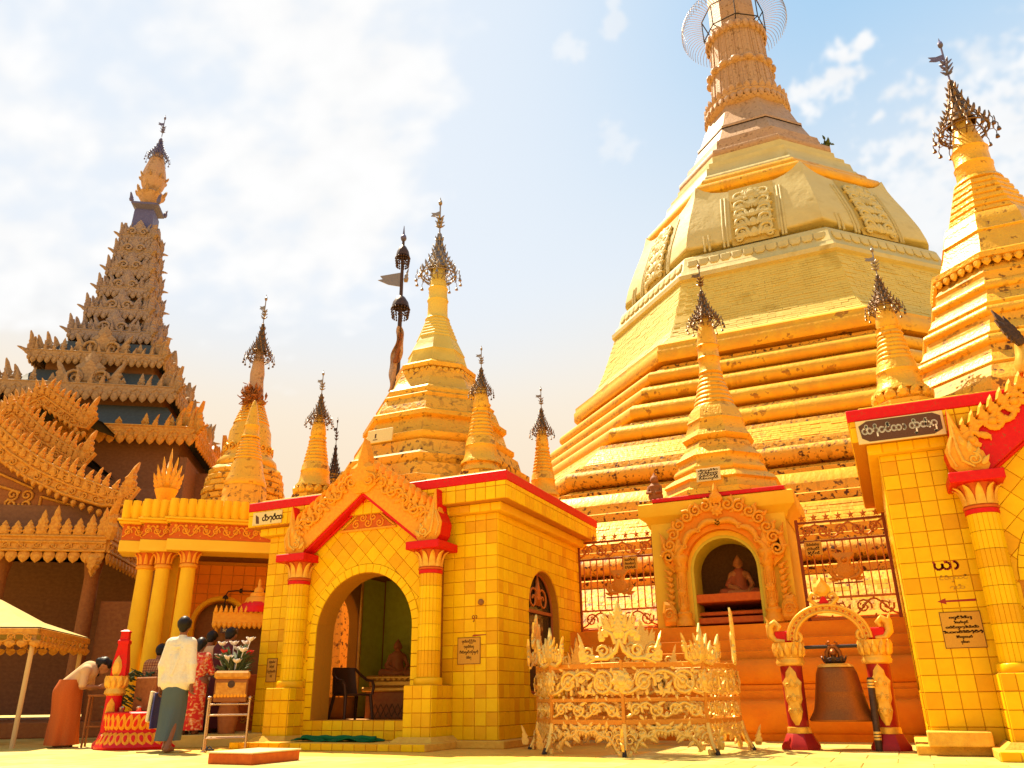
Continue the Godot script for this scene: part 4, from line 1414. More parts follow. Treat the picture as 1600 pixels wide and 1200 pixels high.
func porch_column(t: Node3D, at: Vector3, dy: float) -> void:
	var c := Node3D.new()
	c.name = "porch_column"
	t.add_child(c, true)
	c.position = at
	# pedestal
	var b := MB.new()
	b.bx(Vector3(0, 0.46, 0), Vector3(0.43, 0.72, 0.598), 0.004)
	pmb(c, "pedestal", b, M.grout)
	b = MB.new()
	b.lathe([V(0.30, 0.095), V(0.225, 0.16)], 4, Transform3D(Basis.from_scale(Vector3(1.12, 1, 1.55)), Vector3(0, 0, 0)), true, PI / 4)
	pmb(c, "skirting", b, M.concrete)
	for j in 4:
		for i in 3:
			var w := [0.14, 0.146, 0.14][i] as float
			var h := 0.172 if j < 3 else 0.166
			part(c, "pedestal_tile", tile_mesh(w - 0.002, h + 0.004), glaze(), Transform3D(Basis(), Vector3([-0.144, 0.0, 0.144][i], 0.19 + 0.18 * j, 0.2995)))
			if j == 0 and i == 0:
				pass
		for i in 4:
			for s in [-1.0, 1.0]:
				part(c, "pedestal_tile", tile_mesh(0.142, 0.172 if j < 3 else 0.166), glaze(), Transform3D(Basis(Vector3.UP, s * PI / 2), Vector3(s * 0.2155, 0.19 + 0.18 * j, 0.222 - 0.149 * i)))
	# shaft of fluted drums
	var z := 0.02
	part(c, "column_base", turned([V(0.0, 0.82), V(0.20, 0.82), V(0.205, 0.84), V(0.205, 0.905), V(0.19, 0.92), V(0.0, 0.92)], 24), M.glaze3, Transform3D(Basis(), Vector3(0, 0, z)))
	var h0 := 0.92
	var hh := (2.36 + dy - 0.92) / 8.0
	if not K.has("drum%.2f" % dy):
		b = MB.new()
		var n := 20
		var r := 0.166
		for i in n:
			var a := TAU * i / n
			var xf := Transform3D(Basis(Vector3.UP, a), Vector3.ZERO)
			var w := r * tan(PI / n) * 0.86
			b.quad(xf * Vector3(-w, 0.003, r), xf * Vector3(w, 0.003, r), xf * Vector3(w, hh - 0.003, r), xf * Vector3(-w, hh - 0.003, r), xf.basis.z)
			b.quad(xf * Vector3(-w, 0.003, r), xf * Vector3(-w - 0.004, 0.003, r - 0.016), xf * Vector3(-w - 0.004, hh - 0.003, r - 0.016), xf * Vector3(-w, hh - 0.003, r), -xf.basis.x)
			b.quad(xf * Vector3(w, 0.003, r), xf * Vector3(w + 0.004, 0.003, r - 0.016), xf * Vector3(w + 0.004, hh - 0.003, r - 0.016), xf * Vector3(w, hh - 0.003, r), xf.basis.x)
			b.quad(xf * Vector3(-w, hh - 0.003, r), xf * Vector3(w, hh - 0.003, r), xf * Vector3(w, hh, r - 0.012), xf * Vector3(-w, hh, r - 0.012), Vector3.UP)
		K["drum%.2f" % dy] = b.mesh()
	b = MB.new()
	b.lathe([V(0.152, h0), V(0.152, 2.42 + dy)], 20, Transform3D(Basis(), Vector3(0, 0, z)))
	pmb(c, "shaft_core", b, M.grout)
	for k in 8:
		part(c, "shaft_drum", K["drum%.2f" % dy], glaze(), Transform3D(Basis(), Vector3(0, h0 + hh * k, z)))
	var y := 2.36 + dy
	part(c, "red_band", turned([V(0.15, y), V(0.178, y), V(0.178, y + 0.05), V(0.15, y + 0.05)], 24), M.red, Transform3D(Basis(), Vector3(0, 0, z)))
	var cap := part(c, "capital", turned([V(0.15, y + 0.05), V(0.185, y + 0.06), V(0.19, y + 0.08), V(0.165, y + 0.10), V(0.16, y + 0.14), V(0.18, y + 0.26), V(0.20, y + 0.34)], 24), M.carved_deep, Transform3D(Basis(), Vector3(0, 0, z)))  # darker core colour paints the shade between the capital leaves
	for i in 10:
		var a := TAU * i / 10
		part(c, "capital_leaf", K.acanthus, M.gilt, Transform3D(Basis(Vector3.UP, a) * Basis.from_scale(Vector3(0.125, 0.24, 0.17)), Vector3(sin(a) * 0.155, y + 0.10, z + cos(a) * 0.155)))
	b = MB.new()
	b.bx(Vector3(0, y + 0.34 + 0.06, 0.0), Vector3(0.56, 0.12, 0.62), 0.01)
	pmb(c, "abacus", b, M.red)

func gable(t: Node3D, A: bool, gy: float) -> void:
	var z := 0.30
	# red body and gold face of the two raking boards
	for s in [-1.0, 1.0]:
		var body := pv([s * 1.26, gy + 0.04, s * 1.06, gy + 0.04, 0.0, gy + 0.86, 0.0, gy + 1.30, s * 0.2, gy + 1.16, s * 1.42, gy + 0.32])
		var b := MB.new()
		b.ext(body, z - 0.10, z + 0.13)
		var bd := pmb(t, "raking_board", b, M.red)
		b = MB.new()
		b.ext(pv([s * 1.25, gy + 0.10, s * 1.10, gy + 0.06, s * 0.01, gy + 0.91, s * 0.01, gy + 1.28, s * 0.2, gy + 1.14, s * 1.38, gy + 0.34]), z + 0.131, z + 0.16)
		if A:
			pmb(bd, "gilded_face", b, M.carved)
		# foliage along the board
		var dir := Vector2(-s * 1.12, 0.86).normalized()
		var ang := atan2(dir.y, dir.x)
		b = MB.new()
		var L := 1.30
		var xf := Transform3D(Basis(Vector3.BACK, ang), Vector3(s * 1.22, gy + 0.20, z + 0.165))
		if s > 0:
			xf = xf * Transform3D(Basis.from_scale(Vector3(1, -1, 1)), Vector3.ZERO)
		vine(b, L, 0.27, 5 if A else 4, 0.024 if A else 0.034, xf * Transform3D(Basis(), Vector3(0, 0, 0.01 if A else -0.02)))
		for k in 9:
			b.add(K.leaflet, xf * Transform3D(Basis(Vector3.BACK, 0.5) * Basis.from_scale(Vector3(0.16, 0.18, 0.14)), Vector3(L * (k + 0.3) / 9, 0.02, 0)))
			b.add(K.leaflet, xf * Transform3D(Basis(Vector3.BACK, 2.2) * Basis.from_scale(Vector3(0.16, 0.18, 0.14)), Vector3(L * (k + 0.6) / 9, 0.25, 0)))
		pmb(bd, "foliage_relief", b, M.carved)
		b = MB.new()
		var pts := []
		for k in 10:
			pts.append(Vector3(s * lerpf(1.36, 0.16, k / 9.0), gy + lerpf(0.355, 1.19, k / 9.0), z + 0.165))
		b.tube(pts, 0.022, 6)
		pmb(bd, "roll_moulding", b, M.carved)
		# crest of flames
		for k in 11:
			var f := (k + 0.5) / 11.0
			var p := Vector3(s * lerpf(1.38, 0.14, f), gy + lerpf(0.34, 1.20, f), z + 0.06)
			var hgt := 0.26 if A else 0.24
			part(bd, "crest_flame", K.flame_lean, M.carved, Transform3D(Basis(Vector3.BACK, -s * 0.35) * Basis.from_scale(Vector3(-s * 0.27, hgt, 0.9)), p))
		# upswept end flame with red side
		b = MB.new()
		var ef := pv([s * 1.10, gy + 0.0, s * 1.34, gy + 0.0, s * 1.44, gy + 0.12, s * 1.47, gy + 0.30, s * 1.38, gy + 0.50, s * 1.36, gy + 0.82, s * 1.30, gy + 0.62, s * 1.24, gy + 0.46, s * 1.18, gy + 0.36, s * 1.08, gy + 0.26, s * 1.04, gy + 0.10])
		b.ext(ef, z - 0.14, z + 0.16)
		var en := pmb(bd, "end_flame", b, M.red)
		b = MB.new()
		b.leaf(ef, z + 0.161, z + 0.18, z + 0.22, 0.6)
		pmb(bd, "gilded_flame", b, M.carved)
		b = MB.new()
		b.tube([Vector3(s * 1.20, gy + 0.08, z + 0.215), Vector3(s * 1.31, gy + 0.16, z + 0.225), Vector3(s * 1.34, gy + 0.32, z + 0.225), Vector3(s * 1.345, gy + 0.60, z + 0.20)], [0.02, 0.024, 0.02, 0.01], 6)
		b.tube([Vector3(s * 1.38, gy + 0.10, z + 0.20), Vector3(s * 1.43, gy + 0.26, z + 0.20), Vector3(s * 1.37, gy + 0.46, z + 0.20)], 0.016, 6)
		b.tube(spiral(Vector2(s * 1.19, gy + 0.17), 0.075, PI / 2, s * 1.4, z + 0.22), 0.018, 5)
		for k in 4:
			b.add(K.leaflet, trs(Vector3(s * (1.12 + 0.05 * k), gy + 0.10 + 0.08 * k, z + 0.20), Vector3(0.12, 0.14, 0.2), 0.0, s * (0.7 - 0.3 * k)))
		pmb(bd, "flame_veins", b, M.gilt)
	# apex finial
	var b2 := MB.new()
	b2.leaf(mirror([0.11, 0.90, 0.26, 1.0, 0.30, 1.16, 0.20, 1.22, 0.22, 1.32, 0.10, 1.40, 0.09, 1.52, 0.0, 1.80]), z + 0.02, z + 0.19, z + 0.26, 0.5, Transform3D(Basis(), Vector3(0, gy, 0)))
	for s in [-1.0, 1.0]:
		b2.tube(spiral(Vector2(s * 0.17, gy + 1.08), 0.12, (0.0 if s > 0 else PI), s * 1.5, z + 0.24), 0.02, 5)
	pmb(t, "apex_finial", b2, M.carved)
	# red inner fillets
	for s in [-1.0, 1.0]:
		b2 = MB.new()
		b2.tube([Vector3(s * 1.075, gy + 0.02, z - 0.03), Vector3(0, gy + 0.84, z - 0.03)], 0.028, 4)
		pmb(t, "red_fillet", b2, M.red)
	# small triangular openwork panel
	b2 = MB.new()
	b2.ext(pv([-0.46, gy + 0.38, 0.46, gy + 0.38, 0.0, gy + 0.745]), 0.236, 0.25)
	var tp := pmb(t, "tympanum_panel", b2, M.carved_deep)
	b2 = MB.new()
	for q in [[-0.22, 0.45, 0.08, 1], [0.0, 0.46, 0.08, -1], [0.22, 0.45, 0.08, -1], [-0.1, 0.55, 0.07, -1], [0.1, 0.55, 0.07, 1], [0.0, 0.64, 0.05, 1]]:
		b2.tube(spiral(Vector2(q[0], gy + q[1]), q[2], 1.0, q[3] * 1.4, 0.256, 12), 0.013, 5)
	pmb(tp, "openwork_scroll", b2, M.carved)
	b2 = MB.new()
	b2.bx(Vector3(0, gy + 0.36, 0.25), Vector3(1.06, 0.035, 0.03), 0.004)
	b2.tube([Vector3(-0.5, gy + 0.39, 0.25), Vector3(0, gy + 0.78, 0.25), Vector3(0.5, gy + 0.39, 0.25)], 0.016, 4)
	pmb(tp, "panel_frame", b2, M.carved)
	if not A:
		b2 = MB.new()
		b2.lathe([V(0.0, gy + 1.52), V(0.10, gy + 1.53), V(0.13, gy + 1.64), V(0.08, gy + 1.76), V(0.06, gy + 1.92), V(0, gy + 1.94)], 14, Transform3D(Basis(), Vector3(-0.42, -0.36, z)))
		pmb(t, "ridge_bud", b2, M.gilt)
		b2 = MB.new()
		for k in 5:
			b2.add(K.flame, Transform3D(Basis(Vector3.BACK, 0.42 + (k - 2) * 0.13) * Basis.from_scale(Vector3(0.17, 0.30 + 0.26 * (1 - absf(k - 2.0) / 2.0), 0.6)), Vector3(-0.40, gy + 1.52, z + 0.02 * k)))
		pmb(t, "dark_ridge_crown", b2, M.dark_bronze)

# ---------------------------------------------------------------- base terrace, niche, fences
func extrude_profile(p: Array, x0: float, x1: float) -> MB:
	# p: Vector2(z, y) upwards, faces +z
	var b := MB.new()
	var sn := []
	for i in p.size() - 1:
		var d: Vector2 = p[i + 1] - p[i]
		sn.append(Vector2(d.y, -d.x).normalized())
	for i in p.size() - 1:
		var n0: Vector2 = sn[i]
		var n1: Vector2 = sn[i]
		if i > 0 and sn[i - 1].dot(sn[i]) > 0.7:
			n0 = (sn[i - 1] + sn[i]).normalized()
		if i < p.size() - 2 and sn[i + 1].dot(sn[i]) > 0.7:
			n1 = (sn[i + 1] + sn[i]).normalized()
		var a := Vector3(x0, p[i].y, p[i].x)
		var c := Vector3(x1, p[i].y, p[i].x)
		var d := Vector3(x1, p[i + 1].y, p[i + 1].x)
		var e := Vector3(x0, p[i + 1].y, p[i + 1].x)
		var q0 := Vector3(0, n0.y, n0.x)
		var q1 := Vector3(0, n1.y, n1.x)
		b.t3(a, c, d, q0, q0, q1)
		b.t3(a, d, e, q0, q1, q1)
	return b

func roll(z: float, y0: float, y1: float, bulge: float, dz := 0.0) -> Array:
	var p := []
	for i in 9:
		var t := i / 8.0
		p.append(V(z + dz * t + bulge * sin(PI * t), lerpf(y0, y1, 0.5 - 0.5 * cos(PI * t))))
	return p

func make_niche_and_fences() -> void:
	var t := thing("terrace_base", "orange plastered terrace base with rounded mouldings below the niche", "terrace", Vector3(-2.45, 0, 0))
	var x0 := -2.72
	var x1 := 2.70
	pmb(t, "foot_roll", extrude_profile([V(-13.22, 0.0), V(-13.2, 0.10)] + roll(-13.22, 0.10, 0.56, 0.07, -0.03), x0, x1), M.orange_plaster)
	pmb(t, "step_band", extrude_profile([V(-13.28, 0.56), V(-13.34, 0.58), V(-13.34, 0.70), V(-13.38, 0.71), V(-13.38, 0.78), V(-13.42, 0.79)], x0, x1), M.orange_plaster)
	pmb(t, "middle_roll", extrude_profile(roll(-13.40, 0.79, 1.16, 0.09, -0.04), x0, x1), M.orange_plaster)
	pmb(t, "step_band", extrude_profile([V(-13.5, 1.16), V(-13.5, 1.28), V(-13.58, 1.30), V(-13.58, 1.46), V(-13.66, 1.48), V(-13.66, 1.70), V(-15.2, 1.72)], x0, x1), M.orange_plaster)
	var core := MB.new()
	core.bx(Vector3(0, 0.84, -14.5), Vector3(5.40, 1.68, 1.6))
	pmb(t, "core", core, M.orange_plaster)
	niche()
	fence("left", -5.14, -3.66)
	fence("right", -1.20, 0.20)

func niche() -> void:
	var t := thing("arched_niche", "plastered niche shrine with carved scroll arch, framing a seated statue", "niche shrine", Vector3(-2.45, 0, -13.9))
	var b := MB.new()
	arch_wall(b, -1.16, 1.14, 1.705, 3.58, 0.06, 0.58, 1.705, 2.62, -0.16, 0.0)
	for s in [-1.0, 1.0]:
		b.bx(Vector3(s * 1.03, 2.64, -0.95), Vector3(0.22, 1.87, 1.57))
	b.bx(Vector3(0, 3.50, -0.95), Vector3(1.84, 0.16, 1.57))
	pmb(t, "walls", b, M.pale_plaster)
	b = MB.new()
	var rv := arch_poly(0.578, 1.70, 2.62, 20, 0.06)
	var ri := arch_poly(0.53, 1.70, 2.62, 20, 0.06)
	ri.reverse()
	rv.append_array(ri)
	b.ext(rv, -0.62, -0.004)
	pmb(t, "inner_reveal", b, M.reveal)
	b = MB.new()
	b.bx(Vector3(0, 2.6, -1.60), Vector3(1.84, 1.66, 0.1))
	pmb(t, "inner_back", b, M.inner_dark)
	b = MB.new()
	b.bx(Vector3(-0.86, 2.6, -0.86), Vector3(0.1, 1.6, 1.36))
	for i in 9:
		b.tube(spiral(Vector2(0.2 + (i % 3) * 0.36, 2.2 + (i / 3) * 0.42), 0.18, i, 1.5, 0.0, 14, Transform3D(Basis(Vector3.UP, PI / 2), Vector3(-0.80, 0, 0.0))), 0.035, 5)
	pmb(t, "carved_side_panel", b, M.statue)
	b = MB.new()
	b.lathe([V(1.16, 3.40), V(1.18, 3.42), V(1.22, 3.52), V(1.32, 3.60), V(1.34, 3.63), V(1.34, 3.84), V(1.30, 3.86), V(0.0, 3.86)], 4, Transform3D(Basis.from_scale(Vector3(1, 1, 0.72)), Vector3(-0.01, 0, -0.87)), true, PI / 4)
	pmb(t, "cornice", b, M.pale_plaster)
	b = MB.new()
	b.bx(Vector3(0.06, 3.895, -0.85), Vector3(2.28, 0.07, 1.9), 0.008)
	pmb(t, "red_roof_band", b, M.red)
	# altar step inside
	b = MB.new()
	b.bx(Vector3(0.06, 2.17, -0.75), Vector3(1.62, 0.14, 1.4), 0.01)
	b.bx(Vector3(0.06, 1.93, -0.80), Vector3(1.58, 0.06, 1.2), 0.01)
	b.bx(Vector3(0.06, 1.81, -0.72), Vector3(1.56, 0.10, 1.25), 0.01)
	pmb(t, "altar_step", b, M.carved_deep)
	# carved arch: two bands of scrolls around the opening
	var ar := Node3D.new()
	ar.name = "carved_arch"
	t.add_child(ar, true)
	ar.position.z = 0.10
	b = MB.new()
	var band := PackedVector2Array()
	for i in 25:
		var a := PI - PI * i / 24
		band.append(Vector2(0.06 + cos(a) * 0.98, 2.78 + sin(a) * 1.0))
	for i in 25:
		var a := PI * i / 24
		band.append(Vector2(0.06 + cos(a) * 0.62, 2.66 + sin(a) * 0.62))
	b.ext(band, -0.098, 0.06)
	pmb(ar, "arch_ground", b, M.orange_plaster)
	for i in 15:
		var a := PI * (i + 0.5) / 15
		var c := Vector2(0.06 + cos(a) * 0.91, 2.78 + sin(a) * 0.93)
		b = MB.new()
		b.tube(spiral(Vector2.ZERO, 0.115, a, 1.6 if i % 2 else -1.6, 0.08, 14), taper(15, 0.034, 0.02), 5)
		b.add(K.leaflet, trs(Vector3(0.05, 0.03, 0.05), Vector3(0.12, 0.14, 0.2), 0.0, a - 1.57))
		b.add(K.leaflet, trs(Vector3(-0.06, -0.04, 0.05), Vector3(0.11, 0.12, 0.2), 0.0, a + 0.8))
		pmb(ar, "scroll", b, M.carved, Transform3D(Basis(), Vector3(c.x, c.y, 0)))
	# inner cusps: paired smooth scrolls
	for k in 6:
		var a := PI * (k + 0.5) / 6
		b = MB.new()
		var pts := []
		for i in 9:
			var q := a + (i / 8.0 - 0.5) * PI / 6
			pts.append(Vector3(0.06 + cos(q) * (0.70 + 0.05 * sin(i / 8.0 * PI)), 2.68 + sin(q) * (0.70 + 0.05 * sin(i / 8.0 * PI)), 0.09))
		b.tube(pts, [0.03, 0.045, 0.055, 0.06, 0.062, 0.06, 0.055, 0.045, 0.03], 6)
		var e: float = a + (-0.5 if k >= 3 else 0.5) * PI / 6
		b.tube(spiral(Vector2(0.06 + cos(e) * 0.70, 2.68 + sin(e) * 0.70), 0.055, a, 1.3, 0.11, 10), 0.02, 5)
		pmb(ar, "cusp", b, M.carved)
	b = MB.new()
	b.leaf(mirror([0.05, 0.0, 0.12, 0.07, 0.09, 0.15, 0.05, 0.20, 0.045, 0.26, 0.0, 0.36]), 0.02, 0.10, 0.14, 0.5, Transform3D(Basis(), Vector3(0.06, 3.72, 0)))
	b.add(K.flower, trs(Vector3(0.06, 3.60, 0.09), Vector3(0.11, 0.11, 0.11)))
	pmb(ar, "crown_bud", b, M.carved)
	# side columns with capitals and flame fringes
	for s in [-1.0, 1.0]:
		var c := Node3D.new()
		c.name = "carved_column"
		t.add_child(c, true)
		c.position = Vector3(0.06 + s * 0.72, 0, 0.10)
		part(c, "base", turned([V(0.0, 1.72), V(0.15, 1.72), V(0.15, 1.80), V(0.11, 1.86), V(0.13, 1.92), V(0.09, 1.97)], 16), M.carved)
		part(c, "shaft", turned([V(0.085, 1.95), V(0.08, 2.3), V(0.085, 2.62)], 10), M.carved)
		for k in 6:
			var a := -1.3 + k * 0.52
			b = MB.new()
			b.tube([Vector3(sin(a) * 0.088, 2.02, cos(a) * 0.088), Vector3(sin(a) * 0.088, 2.22, cos(a) * 0.088)], 0.012, 5)
			b.tube([Vector3(sin(a) * 0.088, 2.32, cos(a) * 0.088), Vector3(sin(a) * 0.088, 2.52, cos(a) * 0.088)], 0.012, 5)
			pmb(c, "flute", b, M.carved)
		part(c, "flower_boss", K.flower, M.carved, trs(Vector3(0, 2.27, 0.09), Vector3(0.075, 0.075, 0.08)))
		part(c, "lower_leaf", K.petal, M.carved, trs(Vector3(0, 1.94, 0.085), Vector3(0.14, 0.16, 0.2)))
		part(c, "capital", turned([V(0.08, 2.60), V(0.12, 2.66), V(0.10, 2.72), V(0.13, 2.78), V(0.15, 2.86), V(0.12, 2.9), V(0.0, 2.92)], 16), M.carved)
		part(c, "capital_flame", K.flame, M.carved, trs(Vector3(0, 2.86, 0.06), Vector3(0.34, 0.34, 0.4)))
		b = MB.new()
		b.leaf(pv([s * 0.10, 2.6, s * 0.26, 2.75, s * 0.33, 2.95, s * 0.29, 3.12, s * 0.33, 3.32, s * 0.24, 3.2, s * 0.19, 3.05, s * 0.08, 2.9]), -0.04, 0.02, 0.06, 0.6)
		pmb(c, "outer_flame", b, M.carved)
		for k in 7:
			var y := 1.98 + k * 0.10
			part(c, "fringe_leaf", K.flame_lean, M.carved, Transform3D(Basis(Vector3.BACK, -s * 0.7) * Basis.from_scale(Vector3(s * 0.15, 0.17, 0.25)), Vector3(s * 0.17, y, -0.03)))
		b = MB.new()
		b.leaf(pv([s * 0.10, 1.74, s * 0.34, 1.74, s * 0.38, 1.95, s * 0.34, 2.14, s * 0.22, 2.12, s * 0.14, 2.0]), -0.05, 0.02, 0.05, 0.7)
		b.tube(spiral(Vector2(s * 0.25, 1.92), 0.10, 0, 1.5, 0.06, 14), 0.018, 5)
		pmb(c, "foot_scroll", b, M.carved)
	# statue
	statue("seated_statue", "small seated statue in a patterned red robe inside the arched niche", Vector3(-2.28, 2.24, -14.62), 0.72, 0.15, M.robe)
	var g := thing("guardian_figure", "small dark guardian figure on a roof corner of the arched niche", "figurine", Vector3(-3.50, 3.86, -14.0))
	part(g, "pedestal", boxm(Vector3(0.46, 0.08, 0.3), 0.02), M.stained_gold, Transform3D(Basis(), Vector3(-0.06, 0.04, 0)))
	b = MB.new()
	b.lathe([V(0.0, 0.08), V(0.13, 0.09), V(0.14, 0.16), V(0.11, 0.26), V(0.12, 0.34), V(0.07, 0.40), V(0.0, 0.42)], 12, Transform3D())
	b.ball(Vector3(0, 0.46, 0.02), Vector3(0.075, 0.085, 0.08), 7)
	b.lathe([V(0.06, 0.52), V(0.03, 0.56), V(0.0, 0.62)], 8, Transform3D())
	b.tube([Vector3(-0.1, 0.34, 0.02), Vector3(-0.13, 0.22, 0.08), Vector3(-0.03, 0.2, 0.14)], 0.032, 6)
	b.tube([Vector3(0.1, 0.34, 0.02), Vector3(0.13, 0.22, 0.08), Vector3(0.03, 0.2, 0.14)], 0.032, 6)
	pmb(g, "figure", b, M.brown_wood)

func statue(called: String, label: String, at: Vector3, h: float, turn: float, cloth: Material) -> void:
	var t := thing(called, label, "statue", at, turn)
	var s := h
	var k := s / 1.0
	var bones := [[Vector3(0, 0.14, 0), Vector3(0, 0.52, -0.02), 0.17, 0.15], [Vector3(-0.1, 0.52, 0), Vector3(0.1, 0.52, 0), 0.11, 0.11], [Vector3(0, 0.6, 0), Vector3(0, 0.70, 0.01), 0.06, 0.055],
		[Vector3(0, 0.78, 0.015), Vector3(0, 0.84, 0.01), 0.095, 0.095], [Vector3(0, 0.93, 0), Vector3(0, 1.0, 0), 0.045, 0.012],
		[Vector3(-0.2, 0.52, 0), Vector3(-0.28, 0.28, 0.04), 0.06, 0.05], [Vector3(-0.28, 0.28, 0.04), Vector3(-0.05, 0.16, 0.2), 0.048, 0.04],
		[Vector3(0.2, 0.52, 0), Vector3(0.29, 0.28, 0.05), 0.06, 0.05], [Vector3(0.29, 0.28, 0.05), Vector3(0.2, 0.12, 0.24), 0.048, 0.036],
		[Vector3(-0.12, 0.1, 0), Vector3(-0.40, 0.08, 0.16), 0.11, 0.09], [Vector3(0.12, 0.1, 0), Vector3(0.40, 0.08, 0.16), 0.11, 0.09],
		[Vector3(-0.40, 0.08, 0.16), Vector3(0.1, 0.06, 0.26), 0.085, 0.06], [Vector3(0.40, 0.08, 0.16), Vector3(-0.1, 0.05, 0.24), 0.085, 0.06],
		[Vector3(0, 0.80, 0.09), Vector3(0, 0.77, 0.115), 0.014, 0.018], [Vector3(-0.095, 0.82, 0), Vector3(-0.1, 0.74, 0.01), 0.02, 0.02], [Vector3(0.095, 0.82, 0), Vector3(0.1, 0.74, 0.01), 0.02, 0.02]]
	part(t, "figure", blob(bones, 0.024, 0.05), M.statue, Transform3D(Basis.from_scale(Vector3(k, k, k)), Vector3.ZERO))
	var rb := [[Vector3(0, 0.12, 0), Vector3(0, 0.54, -0.02), 0.185, 0.16], [Vector3(-0.12, 0.5, 0), Vector3(-0.29, 0.28, 0.04), 0.085, 0.07], [Vector3(-0.12, 0.1, 0), Vector3(-0.40, 0.08, 0.16), 0.125, 0.10], [Vector3(0.12, 0.1, 0), Vector3(0.40, 0.08, 0.16), 0.125, 0.10], [Vector3(-0.40, 0.08, 0.16), Vector3(0.36, 0.06, 0.2), 0.095, 0.08]]
	part(t, "robe", blob(rb, 0.026, 0.05), cloth, Transform3D(Basis.from_scale(Vector3(k, k, k)), Vector3.ZERO))

func fence(side: String, x0: float, x1: float) -> void:
	var L := x1 - x0
	var t := thing("iron_fence", "ornate iron fence between the tiled shrine with green mat and the niche" if side == "left" else "ornate iron fence between the niche and the shrine with name board", "fence", Vector3(x0, 1.72, -14.25), 0.0, "iron fences beside the niche")
	var b := MB.new()
	for x in [0.02, L - 0.02]:
		b = MB.new()
		b.bx(Vector3(x, 0.84, 0), Vector3(0.05, 1.68, 0.05), 0.005)
		pmb(t, "post", b, M.fence_dark)
	for y in [0.05, 0.38, 1.30, 1.62]:
		b = MB.new()
		b.bx(Vector3(L / 2, y, 0.002), Vector3(L - 0.09, 0.035, 0.035), 0.004)
		pmb(t, "rail", b, M.fence_dark if y > 1.0 else M.fence_paint)
	var n := 11
	var bar := MB.new()
	bar.tube([Vector3(0, 0.38, 0), Vector3(0, 1.30, 0)], 0.012, 6)
	var bm := bar.mesh()
	for i in n:
		part(t, "bar", bm, M.fence_paint, Transform3D(Basis(), Vector3(0.05 + (L - 0.1) * (i + 0.5) / n, 0, 0)))
	b = MB.new()
	vine(b, L - 0.1, 0.30, 4, 0.016, Transform3D(Basis(), Vector3(0.05, 0.065, 0.01)))
	pmb(t, "lower_scroll_band", b, M.fence_paint)
	b = MB.new()
	vine(b, L - 0.1, 0.28, 5, 0.016, Transform3D(Basis(), Vector3(0.05, 1.32, 0.01)))
	pmb(t, "upper_scroll_band", b, M.fence_paint)
	for i in 7:
		part(t, "spike_star", star(), M.fence_paint, trs(Vector3(0.12 + (L - 0.24) * i / 6.0, 1.70, 0), Vector3(0.065, 0.075, 0.06)))
	# winged urn emblem
	b = MB.new()
	b.leaf(mirror([0.06, 0.0, 0.13, 0.06, 0.16, 0.14, 0.10, 0.22, 0.11, 0.30, 0.17, 0.38, 0.17, 0.42, 0.0, 0.42]), 0.02, 0.04, 0.06, 0.6)
	for s in [-1.0, 1.0]:
		b.tube([Vector3(s * 0.05, 0.0, 0.04), Vector3(s * 0.16, 0.02, 0.04), Vector3(s * 0.23, 0.10, 0.04), Vector3(s * 0.20, 0.20, 0.04), Vector3(s * 0.24, 0.28, 0.04)], [0.03, 0.045, 0.035, 0.025, 0.01], 6)
		for k in 3:
			b.add(K.leaflet, Transform3D(Basis(Vector3.BACK, -s * (1.3 - 0.4 * k)) * Basis.from_scale(Vector3(0.12, 0.15, 0.2)), Vector3(s * 0.14, -0.02 + 0.05 * k, 0.03)))
	b.ball(Vector3(0, 0.30, 0.06), Vector3(0.05, 0.05, 0.03), 6)
	pmb(t, "urn_emblem", b, M.stand_base, Transform3D(Basis(), Vector3(L * 0.5 + (0.05 if side == "left" else -0.02), 0.66, 0.0)))
	b = MB.new()
	b.bx(Vector3(0.0, 0.0, 0.0), Vector3(0.44, 0.022, 0.03), 0.003)
	pmb(t, "emblem_shelf", b, M.fence_dark, Transform3D(Basis(), Vector3(L * 0.5, 0.60, 0.0)))
	var sx := L * 0.69 if side == "left" else 0.24
	b = MB.new()
	b.bx(Vector3(sx, 1.18, 0.04), Vector3(0.27, 0.23, 0.02), 0.004)
	var pq := pmb(t, "notice_board", b, M.plaque)
	pq.set_meta("label", "small yellow notice board with dark lettering")
	b = MB.new()
	for k in 3:
		script_line(b, 5, Transform3D(Basis(), Vector3(sx, 1.225 - 0.07 * k, 0.0512)), 0.030, 0.009, 0.2)
	pmb(pq, "lettering", b, M.ink)

func star() -> ArrayMesh:
	if not K.has("star"):
		var p := PackedVector2Array()
		for i in 10:
			var a := PI / 2 + TAU * i / 10
			var r := 1.0 if i % 2 == 0 else 0.38
			p.append(Vector2(cos(a), sin(a)) * r)
		var b := MB.new()
		b.leaf(p, -0.15, 0.1, 0.25, 0.3)
		b.bx(Vector3(0, -0.9, 0), Vector3(0.2, 0.6, 0.2))
		K.star = b.mesh()
	return K.star

# ---------------------------------------------------------------- stupas on the roofs
func crown(t: Node3D, y: float, r: float, m: Material, m2: Material, hs := 1.0) -> void:
	part(t, "umbrella_crown", K.crown, m, Transform3D(Basis.from_scale(Vector3(r, r * hs, r)), Vector3(0, y, 0)))
	part(t, "finial", K.vane, m2, Transform3D(Basis.from_scale(Vector3(r, r * hs, r)), Vector3(0, y, 0)))

